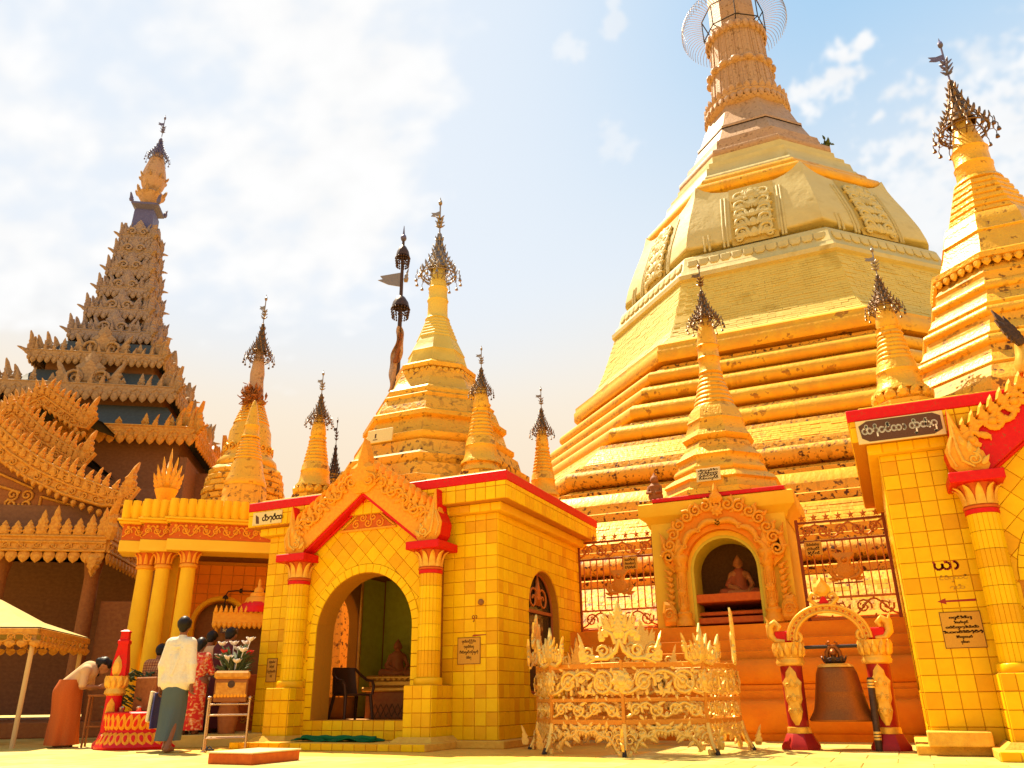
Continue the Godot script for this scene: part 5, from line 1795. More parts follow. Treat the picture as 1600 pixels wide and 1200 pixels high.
func small_stupa(label: String, at: Vector3, s := 1.0, petals := true, cr := 0.19) -> Node3D:
	var t := thing("corner_stupa", label, "stupa", at, 0.0, "small stupas on the shrine roof corners")
	part(t, "base", octo([V(0.0, -0.02), V(0.44 * s, -0.02), V(0.44 * s, 0.07), V(0.38 * s, 0.09), V(0.38 * s, 0.16), V(0.30 * s, 0.18)]), M.stained_gold)
	part(t, "lotus_throne", turned([V(0.30 * s, 0.16), V(0.33 * s, 0.20), V(0.30 * s, 0.30), V(0.28 * s, 0.34)]), M.stupa_gold)
	if petals:
		for i in 14:
			var a := TAU * i / 14
			part(t, "lotus_petal", K.petal, M.stupa_gold, Transform3D(Basis(Vector3.UP, a) * Basis(Vector3.RIGHT, 0.2) * Basis.from_scale(Vector3(0.17, 0.16, 0.22) * s), Vector3(sin(a) * 0.315 * s, 0.19, cos(a) * 0.315 * s)))
	part(t, "bell", turned([V(0.28 * s, 0.32), V(0.335 * s, 0.33), V(0.33 * s, 0.37), V(0.285 * s, 0.42), V(0.262 * s, 0.52), V(0.25 * s, 0.62), V(0.262 * s, 0.64), V(0.25 * s, 0.66), V(0.242 * s, 0.74), V(0.215 * s, 0.80)]), M.stupa_gold)
	var p := [V(0.215 * s, 0.80)]
	for k in 6:
		var r := lerpf(0.212, 0.155, k / 5.0) * s
		var y := 0.80 + 0.065 * k
		p += [V(r, y), V(r + 0.012, y + 0.02), V(r, y + 0.05), V(r - 0.015, y + 0.06)]
	part(t, "ringed_spire", turned(p), M.stupa_gold)
	part(t, "lotus_band", turned([V(0.14 * s, 1.18), V(0.165 * s, 1.20), V(0.14 * s, 1.25), V(0.16 * s, 1.29), V(0.13 * s, 1.31)]), M.stupa_gold)
	part(t, "bud", turned([V(0.13 * s, 1.31), V(0.142 * s, 1.36), V(0.13 * s, 1.46), V(0.105 * s, 1.58), V(0.07 * s, 1.75), V(0.0, 2.0)]), M.stupa_gold)
	crown(t, 1.60, cr, M.bronze_filigree, M.silver_filigree, 0.9)
	return t

func make_rooftop_stupas() -> void:
	# big octagonal stupa on the near shrine
	var t := thing("roof_stupa", "eight-sided golden stupa with grey filigree crown on the shrine with green mat", "stupa", Vector3(-7.30, 3.83, -12.50), 0.0, "eight-sided stupas on the shrine roofs")
	var o := -3.83
	part(t, "base", octo([V(0, 0.0), V(1.98, 0.0), V(1.98, 0.16), V(1.86, 0.20), V(1.80, 0.42), V(1.62, 0.46)]), M.stained_gold)
	part(t, "terrace", octo([V(1.62, 0.46), V(1.66, 0.52), V(1.66, 0.62), V(1.52, 0.70), V(1.46, 0.92), V(1.34, 0.96)]), M.stained_gold)
	part(t, "terrace", octo([V(1.34, 0.96), V(1.40, 1.02), V(1.40, 1.10), V(1.28, 1.16), V(1.22, 1.38), V(1.20, 1.42), V(1.27, 1.46), V(1.27, 1.54), V(1.16, 1.60)]), M.stupa_gold)
	part(t, "terrace", octo([V(1.16, 1.60), V(1.08, 1.84), V(1.04, 1.88), V(1.06, 1.94), V(0.98, 2.0)]), M.stained_gold)
	part(t, "terrace", octo([V(0.98, 2.0), V(1.0, 2.06), V(0.96, 2.12), V(0.88, 2.16), V(0.80, 2.36)]), M.stupa_gold)
	part(t, "terrace", octo([V(0.80, 2.36), V(0.76, 2.44), V(0.72, 2.56), V(0.66, 2.58)]), M.stained_gold)
	var pt := part(t, "lotus_frieze", oct_row(K.petal, 5, 0.71, 2.60, Vector3(0.13, -0.13, 0.2)), M.stupa_gold)
	pt.set_meta("kind", "stuff")
	part(t, "bell_rim", octo([V(0.62, 2.58), V(0.72, 2.62), V(0.73, 2.70), V(0.64, 2.76), V(0.58, 2.80)]), M.stupa_gold)
	part(t, "bell", octo([V(0.58, 2.80), V(0.54, 2.94), V(0.51, 3.06), V(0.525, 3.08), V(0.505, 3.11), V(0.45, 3.24), V(0.38, 3.40), V(0.37, 3.42)]), M.bell_gold)
	var p := []
	for k in 6:
		var r := lerpf(0.365, 0.235, k / 5.0)
		p += [V(r, 3.42 + k * 0.075), V(r + 0.012, 3.44 + k * 0.075), V(r, 3.48 + k * 0.075)]
	part(t, "ringed_spire", octo(p + [V(0.22, 3.88)]), M.bell_gold)
	part(t, "lotus_band", turned([V(0.20, 3.86), V(0.25, 3.90), V(0.215, 3.95), V(0.205, 4.0), V(0.20, 4.30), V(0.22, 4.33), V(0.205, 4.36), V(0.19, 4.44), V(0.185, 4.58), V(0.205, 4.61), V(0.18, 4.64)], 16), M.bell_gold)
	part(t, "bud", turned([V(0.18, 4.64), V(0.165, 4.75), V(0.115, 5.1), V(0.05, 5.5), V(0, 5.8)], 16), M.bell_gold)
	crown(t, 4.92, 0.36, M.silver_filigree, M.silver_filigree, 0.93)
	var sg := MB.new()
	sg.bx(Vector3.ZERO, Vector3(0.50, 0.24, 0.03), 0.005)
	var sb := pmb(t, "notice_board", sg, M.sign_cream, Transform3D(Basis.from_euler(Vector3(-0.12, 0.0, 0)), Vector3(-0.10, 1.0, 1.66)))
	var si := MB.new()
	si.bx(Vector3(-0.08, 0.0, 0.0165), Vector3(0.03, 0.08, 0.002))
	si.bx(Vector3(-0.08, -0.07, 0.0165), Vector3(0.09, 0.016, 0.002))
	pmb(sb, "printing", si, M.sign_dark)
	# big octagonal stupa on the right shrine
	t = thing("roof_stupa", "eight-sided orange gold stupa with rounded ledges on the shrine with name board", "stupa", Vector3(2.37, 3.99, -12.50), 0.0, "eight-sided stupas on the shrine roofs")
	part(t, "base", octo([V(0, 0), V(1.86, 0.0), V(1.86, 0.20), V(1.76, 0.30), V(1.66, 0.46)]), M.stained_gold)
	var lv := [[1.62, 0.46, 0.50], [1.38, 0.96, 0.50], [1.18, 1.46, 0.46]]
	for q in lv:
		var r: float = q[0]
		var y: float = q[1]
		var h: float = q[2]
		part(t, "terrace", octo([V(r - 0.02, y), V(r, y + 0.06), V(r - 0.04, y + 0.10), V(r - 0.08, y + 0.20), V(r - 0.12, y + 0.22)]), M.stupa_gold)
		part(t, "recessed_panel", octo([V(r - 0.12, y + 0.22), V(r - 0.15, y + h - 0.14)]), M.stained_gold)
		part(t, "round_moulding", octo(torus(r - 0.16, y + h - 0.16, r - 0.2, y + h, 0.07, 6)), M.stupa_gold)
	part(t, "terrace", octo([V(1.0, 1.92), V(0.96, 2.02), V(0.98, 2.06), V(0.92, 2.14), V(0.86, 2.24)]), M.stained_gold)
	pt = part(t, "lotus_frieze", oct_row(K.petal, 6, 0.94, 2.30, Vector3(0.14, -0.13, 0.2)), M.stupa_gold)
	pt.set_meta("kind", "stuff")
	part(t, "bell_rim", octo([V(0.86, 2.26), V(0.97, 2.30), V(0.97, 2.38), V(0.84, 2.46)]), M.stupa_gold)
	part(t, "bell", octo([V(0.84, 2.46), V(0.76, 2.66), V(0.71, 2.84), V(0.73, 2.86), V(0.70, 2.90), V(0.67, 3.06), V(0.62, 3.20), V(0.55, 3.24)]), M.stupa_gold)
	p = []
	for k in 6:
		var r := lerpf(0.54, 0.36, k / 5.0)
		p += [V(r, 3.24 + k * 0.12), V(r + 0.02, 3.26 + k * 0.12), V(r + 0.01, 3.32 + k * 0.12), V(r - 0.03, 3.34 + k * 0.12)]
	part(t, "ringed_spire", octo(p + [V(0.30, 3.96)]), M.stupa_gold)
	part(t, "lotus_band", turned([V(0.28, 3.94), V(0.36, 3.98), V(0.34, 4.03), V(0.27, 4.08)], 18), M.stupa_gold)
	part(t, "bud", turned([V(0.28, 4.05), V(0.27, 4.3), V(0.285, 4.33), V(0.26, 4.36), V(0.255, 4.6), V(0.27, 4.63), V(0.235, 4.68), V(0.16, 5.05), V(0.05, 5.6), V(0, 5.7)], 16), M.stupa_gold)
	crown(t, 5.02, 0.36, M.bronze_filigree, M.blue_metal, 0.95)
	small_stupa("small smooth round stupa on the roof corner above the small square plaque", Vector3(-5.66, 3.85, -11.22), 1.0, false, 0.17)
	small_stupa("small round stupa with lotus petals on the roof beside the worn cream sign", Vector3(-9.02, 3.85, -11.22), 1.0, true, 0.20)
	small_stupa("small round stupa on the green mat shrine's roof corner next to the iron fence", Vector3(-5.58, 3.85, -13.7), 0.9, false, 0.19)
	small_stupa("small round stupa above the dark name board", Vector3(0.64, 4.01, -11.2), 1.05, true, 0.20)
	# niche stupa
	t = thing("niche_stupa", "slim eight-sided stupa standing on the roof of the arched niche", "stupa", Vector3(-2.42, 3.93, -14.85))
	part(t, "base", octo([V(0, 0), V(1.06, 0.0), V(1.06, 0.10), V(1.0, 0.14), V(0.98, 0.26), V(1.02, 0.30), V(0.98, 0.36), V(0.80, 0.48)]), M.stupa_gold)
	part(t, "terrace", octo([V(0.80, 0.46), V(0.84, 0.52), V(0.82, 0.58), V(0.74, 0.66), V(0.74, 0.76), V(0.78, 0.80), V(0.72, 0.86), V(0.62, 0.98)]), M.stupa_gold)
	part(t, "terrace", octo([V(0.62, 0.96), V(0.60, 1.08), V(0.56, 1.12)]), M.stained_gold)
	part(t, "bell_rim", octo([V(0.54, 1.12), V(0.60, 1.16), V(0.63, 1.22), V(0.56, 1.34)]), M.stupa_gold)
	part(t, "bell", octo([V(0.56, 1.34), V(0.50, 1.54), V(0.52, 1.57), V(0.49, 1.62), V(0.47, 1.76), V(0.40, 1.86)]), M.stupa_gold)
	p = []
	for k in 8:
		var r := lerpf(0.39, 0.215, k / 7.0)
		p += [V(r, 1.84 + k * 0.095), V(r + 0.02, 1.86 + k * 0.095), V(r + 0.01, 1.90 + k * 0.095), V(r - 0.025, 1.92 + k * 0.095)]
	part(t, "ringed_spire", turned(p, 20), M.stupa_gold)
	part(t, "lotus_band", turned([V(0.20, 2.58), V(0.24, 2.62), V(0.21, 2.67), V(0.20, 2.9), V(0.235, 2.93), V(0.205, 2.97), V(0.20, 3.16), V(0.235, 3.19), V(0.19, 3.24)], 18), M.stupa_gold)
	part(t, "bud", turned([V(0.20, 3.22), V(0.205, 3.3), V(0.175, 3.5), V(0.10, 3.85), V(0, 4.1)], 16), M.stupa_gold)
	crown(t, 3.72, 0.29, M.bronze_filigree, M.bronze_filigree, 0.85)
	sg = MB.new()
	sg.bx(Vector3.ZERO, Vector3(0.42, 0.24, 0.02), 0.004)
	sb = pmb(t, "notice_board", sg, M.sign_cream, Transform3D(Basis.from_euler(Vector3(-0.1, 0.0, 0)), Vector3(-0.06, 0.33, 1.05)))
	si = MB.new()
	for k in 4:
		script_line(si, 6, Transform3D(Basis(), Vector3(0, 0.06 - 0.05 * k, 0.0112)), 0.028, 0.009, 0.34)
	pmb(sb, "lettering", si, M.ink)

func oct_row(mesh: Mesh, n: int, ap: float, y: float, s: Vector3) -> ArrayMesh:
	var b := MB.new()
	for f in 8:
		var bx := Basis(Vector3.UP, f * PI / 4)
		for i in n:
			var u := ((i + 0.5) / n - 0.5) * 2.0 * ap * tan(PI / 8)
			b.add(mesh, Transform3D(bx * Basis.from_scale(s), bx * Vector3(u, y, ap)))
	return b.mesh()

# ---------------------------------------------------------------- colonnaded hall
func make_colonnade() -> void:
	var t := thing("columned_hall", "hall with three round columns and lotus petal parapet beside the green mat shrine", "building", Vector3(-11.44, 0, -11.19), deg_to_rad(42))
	var blocks := [[-1.52, -1.10, -0.40], [-1.14, -0.61, -0.20], [-0.66, 2.1, 0.0]]
	var b := MB.new()
	for q in blocks:
		var c: float = (q[0] + q[1]) / 2
		var w: float = q[1] - q[0]
		var z: float = q[2]
		b = MB.new()
		b.bx(Vector3(c, 3.365, z - 0.30), Vector3(w, 0.21, 0.60), 0.008)
		pmb(t, "lintel", b, M.pale_plaster)
		b = MB.new()
		b.bx(Vector3(c, 3.625, z - 0.31), Vector3(w - 0.04, 0.30, 0.58))
		var fz := pmb(t, "frieze", b, M.carved_deep)
		b = MB.new()
		var lobes := maxi(1, int(round(w / 0.18)))
		vine(b, w - 0.06, 0.24, lobes, 0.014, Transform3D(Basis(), Vector3(q[0] + 0.03, 3.51, z - 0.015)))
		for k in lobes:
			b.ball(Vector3(q[0] + 0.03 + (w - 0.06) * (k + 0.5) / lobes, 3.72, z - 0.01), Vector3(0.035, 0.035, 0.025), 5)
		pmb(fz, "frieze_relief", b, M.carved)
		b = MB.new()
		b.bx(Vector3(c, 3.80, z - 0.27), Vector3(w + 0.10, 0.05, 0.66), 0.008)
		b.bx(Vector3(c, 3.845, z - 0.25), Vector3(w + 0.16, 0.04, 0.70), 0.008)
		pmb(t, "cornice", b, M.plaster)
		b = MB.new()
		b.bx(Vector3(c, 4.0, z - 0.30), Vector3(w, 0.27, 0.54))
		pmb(t, "parapet_core", b, M.plaster)
		var n := int(round((w + 0.06) / 0.155))
		if not K.has("lotus_slat"):
			var s := MB.new()
			s.sheet(func(u, v): return Vector3((v - 0.5) * 0.152 * (1.0 - 0.25 * maxf(0, u - 0.7)), 0.34 * u, 0.02 + 0.05 * sin(u * 2.6) + 0.05 * (1 - pow(v * 2 - 1, 2.0)) + 0.05 * u * u), 7, 6, 0.03)
			K.lotus_slat = s.mesh()
		for i in n:
			part(t, "lotus_slat", K.lotus_slat, M.plaster, Transform3D(Basis(Vector3.UP, 0.06), Vector3(q[0] - 0.03 + (w + 0.06) * (i + 0.5) / n, 3.865, z + 0.0)))
	for q in [[-1.02, -0.62, 0.150], [-0.70, -0.42, 0.135], [-0.24, -0.20, 0.14]]:
		var c := Node3D.new()
		c.name = "column"
		t.add_child(c, true)
		c.position = Vector3(q[0], 0, q[1])
		var r: float = q[2]
		part(c, "base", turned([V(0, 0.0), V(r * 1.6, 0.0), V(r * 1.6, 0.12), V(r * 1.3, 0.16), V(r * 1.35, 0.22), V(r * 1.12, 0.28)]), M.plaster)
		part(c, "shaft", turned([V(r * 1.12, 0.26), V(r * 1.08, 1.2), V(r, 2.2), V(r * 0.93, 2.97)]), M.plaster)
		part(c, "necking", turned([V(r * 0.93, 2.96), V(r * 1.15, 2.98), V(r * 1.15, 3.02), V(r, 3.04)]), M.carved)
		part(c, "capital", turned([V(r * 0.98, 3.04), V(r * 1.05, 3.12), V(r * 1.3, 3.24), V(r * 1.45, 3.262), V(0, 3.262)]), M.carved_deep)
		for i in 10:
			var a := TAU * i / 10
			part(c, "capital_leaf", K.acanthus, M.carved, Transform3D(Basis(Vector3.UP, a) * Basis.from_scale(Vector3(0.085, 0.21, 0.15)), Vector3(sin(a) * r * 0.98, 3.05, cos(a) * r * 0.98)))
	# pier between the columns, tiled back wall with an arched doorway
	b = MB.new()
	b.bx(Vector3(-0.62, 1.63, -0.98), Vector3(0.34, 3.26, 0.5), 0.01)
	pmb(t, "pier", b, M.plaster)
	b = MB.new()
	arch_wall(b, -0.8, 2.3, 0.0, 3.3, 0.38, 0.46, 0.0, 2.06, -1.75, -1.5)
	var w := pmb(t, "back_wall", b, M.grout)
	var rest := MB.new()
	lay_orange(w, rest)
	b = MB.new()
	for i in 13:
		var a := PI * i / 12
		b.bx(Vector3(0.38 + cos(a) * 0.51, 2.06 + sin(a) * 0.51, -1.47), Vector3(0.001, 0.001, 0.001))
	var ap := []
	for q in arch_poly(0.52, 0.0, 2.06, 24, 0.38):
		ap.append(Vector3(q.x, q.y, -1.49))
	b.tube(ap, 0.05, 6)
	pmb(t, "arch_trim", b, M.plaster)
	b = MB.new()
	b.bx(Vector3(0.4, 2.0, -3.4), Vector3(3.0, 4.0, 3.2))
	pmb(t, "inner_block", b, M.inner_dark)
	b = MB.new()
	b.bx(Vector3(0.4, 3.90, -2.85), Vector3(3.3, 0.18, 4.5))
	pmb(t, "roof_slab", b, M.plaster)
	b = MB.new()
	b.lathe([V(0, 4.12), V(0.14, 4.12), V(0.10, 4.2), V(0.15, 4.32), V(0.20, 4.44), V(0.22, 4.5), V(0.0, 4.5)], 16, Transform3D(Basis(), Vector3(-0.86, 0, -0.55)))
	for k in 7:
		b.add(K.flame, Transform3D(Basis(Vector3.BACK, (k - 3) * -0.12) * Basis.from_scale(Vector3(0.20, 0.40 + 0.16 * (3 - absi(k - 3)), 0.5)), Vector3(-0.86 + (k - 3) * 0.045, 4.46, -0.55 + 0.03 * (k % 2))))
	pmb(t, "flame_finial", b, M.carved)
	# pipe bracket with hanging lamp
	b = MB.new()
	b.tube([Vector3(1.2, 2.72, -1.42), Vector3(0.62, 2.72, -1.38), Vector3(0.48, 2.70, -1.36), Vector3(0.44, 2.62, -1.36), Vector3(0.44, 2.30, -1.36)], 0.014, 6)
	for q in [Vector3(1.15, 2.72, -1.41), Vector3(0.72, 2.72, -1.385)]:
		b.ball(q, Vector3(0.035, 0.05, 0.035), 6)
	b.lathe([V(0.06, 2.56), V(0.05, 2.60), V(0.015, 2.63)], 10, Transform3D(Basis(), Vector3(0.44, 0, -1.36)))
	b.lathe([V(0.0, 2.28), V(0.06, 2.30), V(0.05, 2.34), V(0.015, 2.36)], 10, Transform3D(Basis(), Vector3(0.44, 0, -1.36)))
	pmb(t, "pipe_bracket", b, M.iron)
	# step in front
	b = MB.new()
	b.bx(Vector3(0.70, 0.09, 0.40), Vector3(1.9, 0.18, 3.6), 0.01)
	pmb(t, "step", b, M.marble2)

func lay_orange(w: Node3D, rest: MB) -> void:
	var cut := arch_poly(0.5, -0.1, 2.06, 20, 0.38 + 0.8)
	for j in 17:
		for i in 14:
			var x := 0.01 + i * 0.22
			var poly := pv([x, j * 0.19 + 0.004, x + 0.212, j * 0.19 + 0.004, x + 0.212, j * 0.19 + 0.186, x, j * 0.19 + 0.186])
			for q in Geometry2D.clip_polygons(poly, cut):
				if area(q) < 0.002:
					continue
				var c := Vector2()
				for v in q:
					c += v
				c /= q.size()
				var b := MB.new()
				tile_poly(b, shifted(q, -c), Transform3D())
				pmb(w, "wall_tile", b, M.orange_plaster, Transform3D(Basis(), Vector3(c.x - 0.8, c.y, -1.499)))

# ---------------------------------------------------------------- many-tiered carved pavilion
func fringe(b: MB, a: Vector3, c: Vector3, step: float, s: Vector3, yaw: float, mesh: Mesh) -> void:
	var n := maxi(1, int(a.distance_to(c) / step))
	for i in n:
		b.add(mesh, Transform3D(Basis(Vector3.UP, yaw) * Basis.from_scale(s), a.lerp(c, (i + 0.5) / n)))

func tier(t: Node3D, y: float, a: float, wall: float, wy0: float, rt: float, ry: float, m: Material, big: bool) -> void:
	# recessed wall below the eave
	var b := MB.new()
	b.bx(Vector3(0, (wy0 + y) / 2, 0), Vector3(wall * 2, y - wy0 + 0.1, wall * 2))
	pmb(t, "storey_wall", b, M.dark_wood)
	b = MB.new()
	b.lathe([V(a - 0.04, y + 0.02), V(lerpf(a, rt, 0.6), lerpf(y, ry, 0.45)), V(rt, ry)], 4, Transform3D(), true, PI / 4)
	b.lathe([V(wall, y + 0.0), V(a - 0.04, y + 0.02)], 4, Transform3D(), true, PI / 4)
	pmb(t, "roof", b, M.roof_green)
	var fh := 0.10 * sqrt(a) + 0.10
	for f in 4:
		var bx := Basis(Vector3.UP, f * PI / 2)
		var xf := Transform3D(bx, Vector3.ZERO)
		b = MB.new()
		b.box(xf * Transform3D(Basis(), Vector3(0, y, a)), Vector3(a * 2 + 0.08, fh, 0.08), 0.01)
		b.tube([xf * Vector3(-a, y + fh * 0.5, a + 0.03), xf * Vector3(a, y + fh * 0.5, a + 0.03)], 0.03, 5)
		b.tube([xf * Vector3(-a, y - fh * 0.45, a + 0.03), xf * Vector3(a, y - fh * 0.45, a + 0.03)], 0.025, 5)
		var n := int(a * 2 / 0.28)
		for i in n:
			b.add(K.leaflet, xf * Transform3D(Basis(Vector3.BACK, 0.9 if i % 2 else -0.9) * Basis.from_scale(Vector3(0.16, 0.2, 0.2)), Vector3(-a + 2 * a * (i + 0.5) / n, y - 0.05, a + 0.04)))
		var fb := pmb(t, "eave_board", b, m)
		# hanging fringe and standing flames
		var fs := 0.26 if big else 0.2
		n = int(a * 2 / fs)
		var near := f == 0 or f == 1
		if near:
			for i in n:
				part(fb, "fringe_leaf", K.petal, m, xf * Transform3D(Basis.from_scale(Vector3(fs * 1.15, -fs * 1.15, 0.3)), Vector3(-a + 2 * a * (i + 0.5) / n, y - fh * 0.4, a + 0.02)))
		else:
			b = MB.new()
			for i in n:
				b.add(K.petal, xf * Transform3D(Basis.from_scale(Vector3(fs * 1.15, -fs * 1.15, 0.3)), Vector3(-a + 2 * a * (i + 0.5) / n, y - fh * 0.4, a + 0.02)))
			pmb(fb, "fringe", b, m).set_meta("kind", "stuff")
		b = MB.new()
		for i in n + 1:
			b.add(K.leaflet, xf * Transform3D(Basis.from_scale(Vector3(fs * 0.9, -fs * 0.8, 0.3)), Vector3(-a + 2 * a * i / float(n), y - fh * 0.2, a + 0.05)))
		pmb(fb, "upper_fringe", b, m).set_meta("kind", "stuff")
		b = MB.new()
		var kn := int(a * 2 / (fs * 1.25))
		for i in kn:
			var u := -a + 2 * a * (i + 0.5) / kn
			var e := absf(u) / a
			if big and e > 0.30 and e < 0.66:
				continue
			var hh := fs * (1.05 + 1.5 * pow(e, 4.0) + (0.9 * (1.0 - e / 0.3) if e < 0.3 else 0.0) + rng.randf() * 0.35)
			var sx := fs * (1.0 if u > 0 else -1.0)
			var fx := xf * Transform3D(Basis.from_scale(Vector3(sx, hh, 0.4)), Vector3(u, y + fh * 0.4, a))
			if near:
				part(fb, "crest_flame", K.flame_lean, m, fx)
			else:
				b.add(K.flame_lean, fx)
		if not near:
			pmb(fb, "crest", b, m).set_meta("kind", "stuff")
		# corner horns: a rising cluster of spikes, and a curled beak
		var cs := 0.34 + 0.10 * a
		var cdir := bx * Vector3(1, 0, 1).normalized()
		for k in 4:
			var q := bx * Vector3(a, y + 0.05, a) - cdir * (0.16 + 0.04 * a) * k
			var hh: float = cs * [1.25, 0.95, 1.15, 0.8][k]
			part(t, "corner_horn", K.flame_lean, m, Transform3D(Basis(Vector3.UP, f * PI / 2 - PI / 4) * Basis.from_scale(Vector3(cs * 0.8, hh, 0.7)), q + Vector3(0, 0.10 * k, 0)))
		part(t, "corner_beak", K.flame_lean, m, Transform3D(Basis(Vector3.UP, f * PI / 2 - PI / 4) * Basis(Vector3.BACK, -1.1) * Basis.from_scale(Vector3(cs * 0.5, cs * 0.8, 0.5)), bx * Vector3(a, y - 0.02, a)))
		# side clusters on the roof slope
		b = MB.new()
		for s in [-1.0, 1.0]:
			for k in 3:
				var u: float = s * a * (0.38 + 0.2 * k)
				var dz := lerpf(a, rt, 0.30)
				b.add(K.flame, xf * Transform3D(Basis.from_scale(Vector3(0.34, 0.30 + 0.14 * (k % 2) + rng.randf() * 0.1, 0.5)), Vector3(u, lerpf(y, ry, 0.18), dz)))
				b.tube(spiral(Vector2(u, lerpf(y, ry, 0.18) + 0.13), 0.09, k * 2.0, s * 1.3, dz + 0.06, 10, xf), 0.03, 4)
		pmb(t, "slope_crest", b, m)
		# dormer pediment at the middle of the side
		var ds := 0.48 + 0.26 * a if a < 2.2 else 1.15
		if not (a > 3.0 and f == 0):
			b = MB.new()
			var dz := lerpf(a, rt, 0.35)
			b.add(K.flame, xf * Transform3D(Basis.from_scale(Vector3(ds * 1.5, ds * 1.1, 0.8)), Vector3(0, y + 0.08, dz)))
			for s in [-1.0, 1.0]:
				b.tube(spiral(Vector2(s * ds * 0.30, y + ds * 0.34), ds * 0.24, 0.0 if s > 0 else PI, s * 1.4, dz + 0.12, 14, xf), taper(15, 0.06, 0.03), 5)
				b.add(K.flame_lean, xf * Transform3D(Basis.from_scale(Vector3(s * ds * 0.7, ds * 0.8, 0.7)), Vector3(s * ds * 0.62, y + 0.08, dz)))
			pmb(t, "dormer_pediment", b, m)

func barge(t: Node3D, path: Array, n: float, w: float, m: Material, fl: float, xf := Transform3D()) -> void:
	# mirrored pair of curved gable boards; path from the apex outwards, Vector2(u, y) of the lower edge
	for s in [-1.0, 1.0]:
		var up := PackedVector2Array()
		var lo := PackedVector2Array()
		for i in path.size():
			var p: Vector2 = path[i]
			var d: Vector2 = (path[mini(i + 1, path.size() - 1)] - path[maxi(i - 1, 0)]).normalized()
			var nn := Vector2(-d.y, d.x)
			if i == 0:
				nn = Vector2(0, 1.25)
			var ww := w * (1.0 - 0.55 * pow(float(i) / (path.size() - 1), 3.0))
			lo.append(Vector2(p.x * s, p.y))
			up.append(Vector2((p.x + nn.x * ww) * s, p.y + nn.y * ww))
		var b := MB.new()
		for i in path.size() - 1:
			b.ext(PackedVector2Array([lo[i], lo[i + 1], up[i + 1], up[i]]), n - 0.06, n + 0.06)
		for k in [0.08, 0.5, 0.95]:
			var pts := []
			for i in path.size():
				var q := lo[i].lerp(up[i], k)
				pts.append(Vector3(q.x, q.y, n + 0.07))
			b.tube(pts, 0.035, 5)
		var bd := pmb(t, "gable_board", b, m, xf)
		b = MB.new()
		# carved scrolls on the board
		for i in path.size() - 1:
			var len := lo[i].distance_to(lo[i + 1])
			var cnt := maxi(1, int(len / (w * 0.42)))
			for k in cnt:
				var f := (k + 0.5) / cnt
				var q := lo[i].lerp(lo[i + 1], f)
				var r := up[i].lerp(up[i + 1], f)
				for h in [0.28, 0.72]:
					var c: Vector2 = q.lerp(r, h)
					b.tube(spiral(c, w * 0.17, k * 1.3 + h * 5.0, 1.4 * (1.0 if k % 2 else -1.0), n + 0.085, 10), 0.026, 4)
					b.add(K.leaflet, Transform3D(Basis(Vector3.BACK, k * 2.1 + h) * Basis.from_scale(Vector3(w, w, w) * 0.3), Vector3(c.x, c.y, n + 0.07)))
		pmb(bd, "carved_scrolls", b, m)
		var b2 := MB.new()
		for i in path.size() - 1:
			var len := up[i].distance_to(up[i + 1])
			var cnt := maxi(1, int(round(len / fl)))
			for k in cnt:
				var q := up[i].lerp(up[i + 1], (k + 0.5) / cnt)
				part(bd, "crest_flame", K.flame_lean, m, Transform3D(Basis.from_scale(Vector3(s * fl * 1.5, fl * (1.9 + 0.4 * sin(k * 2.1 + i)), 0.5)), Vector3(q.x, q.y - 0.05, n)))
				b2.add(K.flame, Transform3D(Basis.from_scale(Vector3(fl * 1.2, fl * 1.3, 0.5)), Vector3(q.x, q.y - w * 0.42, n + 0.07)))
				b2.add(K.leaflet, Transform3D(Basis.from_scale(Vector3(fl * 1.2, -fl * 0.9, 0.5)), Vector3(q.x, q.y - w * 0.98, n + 0.04)))
		pmb(bd, "inner_flames", b2, m).set_meta("kind", "stuff")
		var e: Vector2 = up[path.size() - 1]
		part(bd, "end_flame", K.flame_lean, m, Transform3D(Basis.from_scale(Vector3(s * fl * 2.6, fl * 3.6, 0.9)), Vector3(e.x - s * 0.05, e.y - fl, n)))

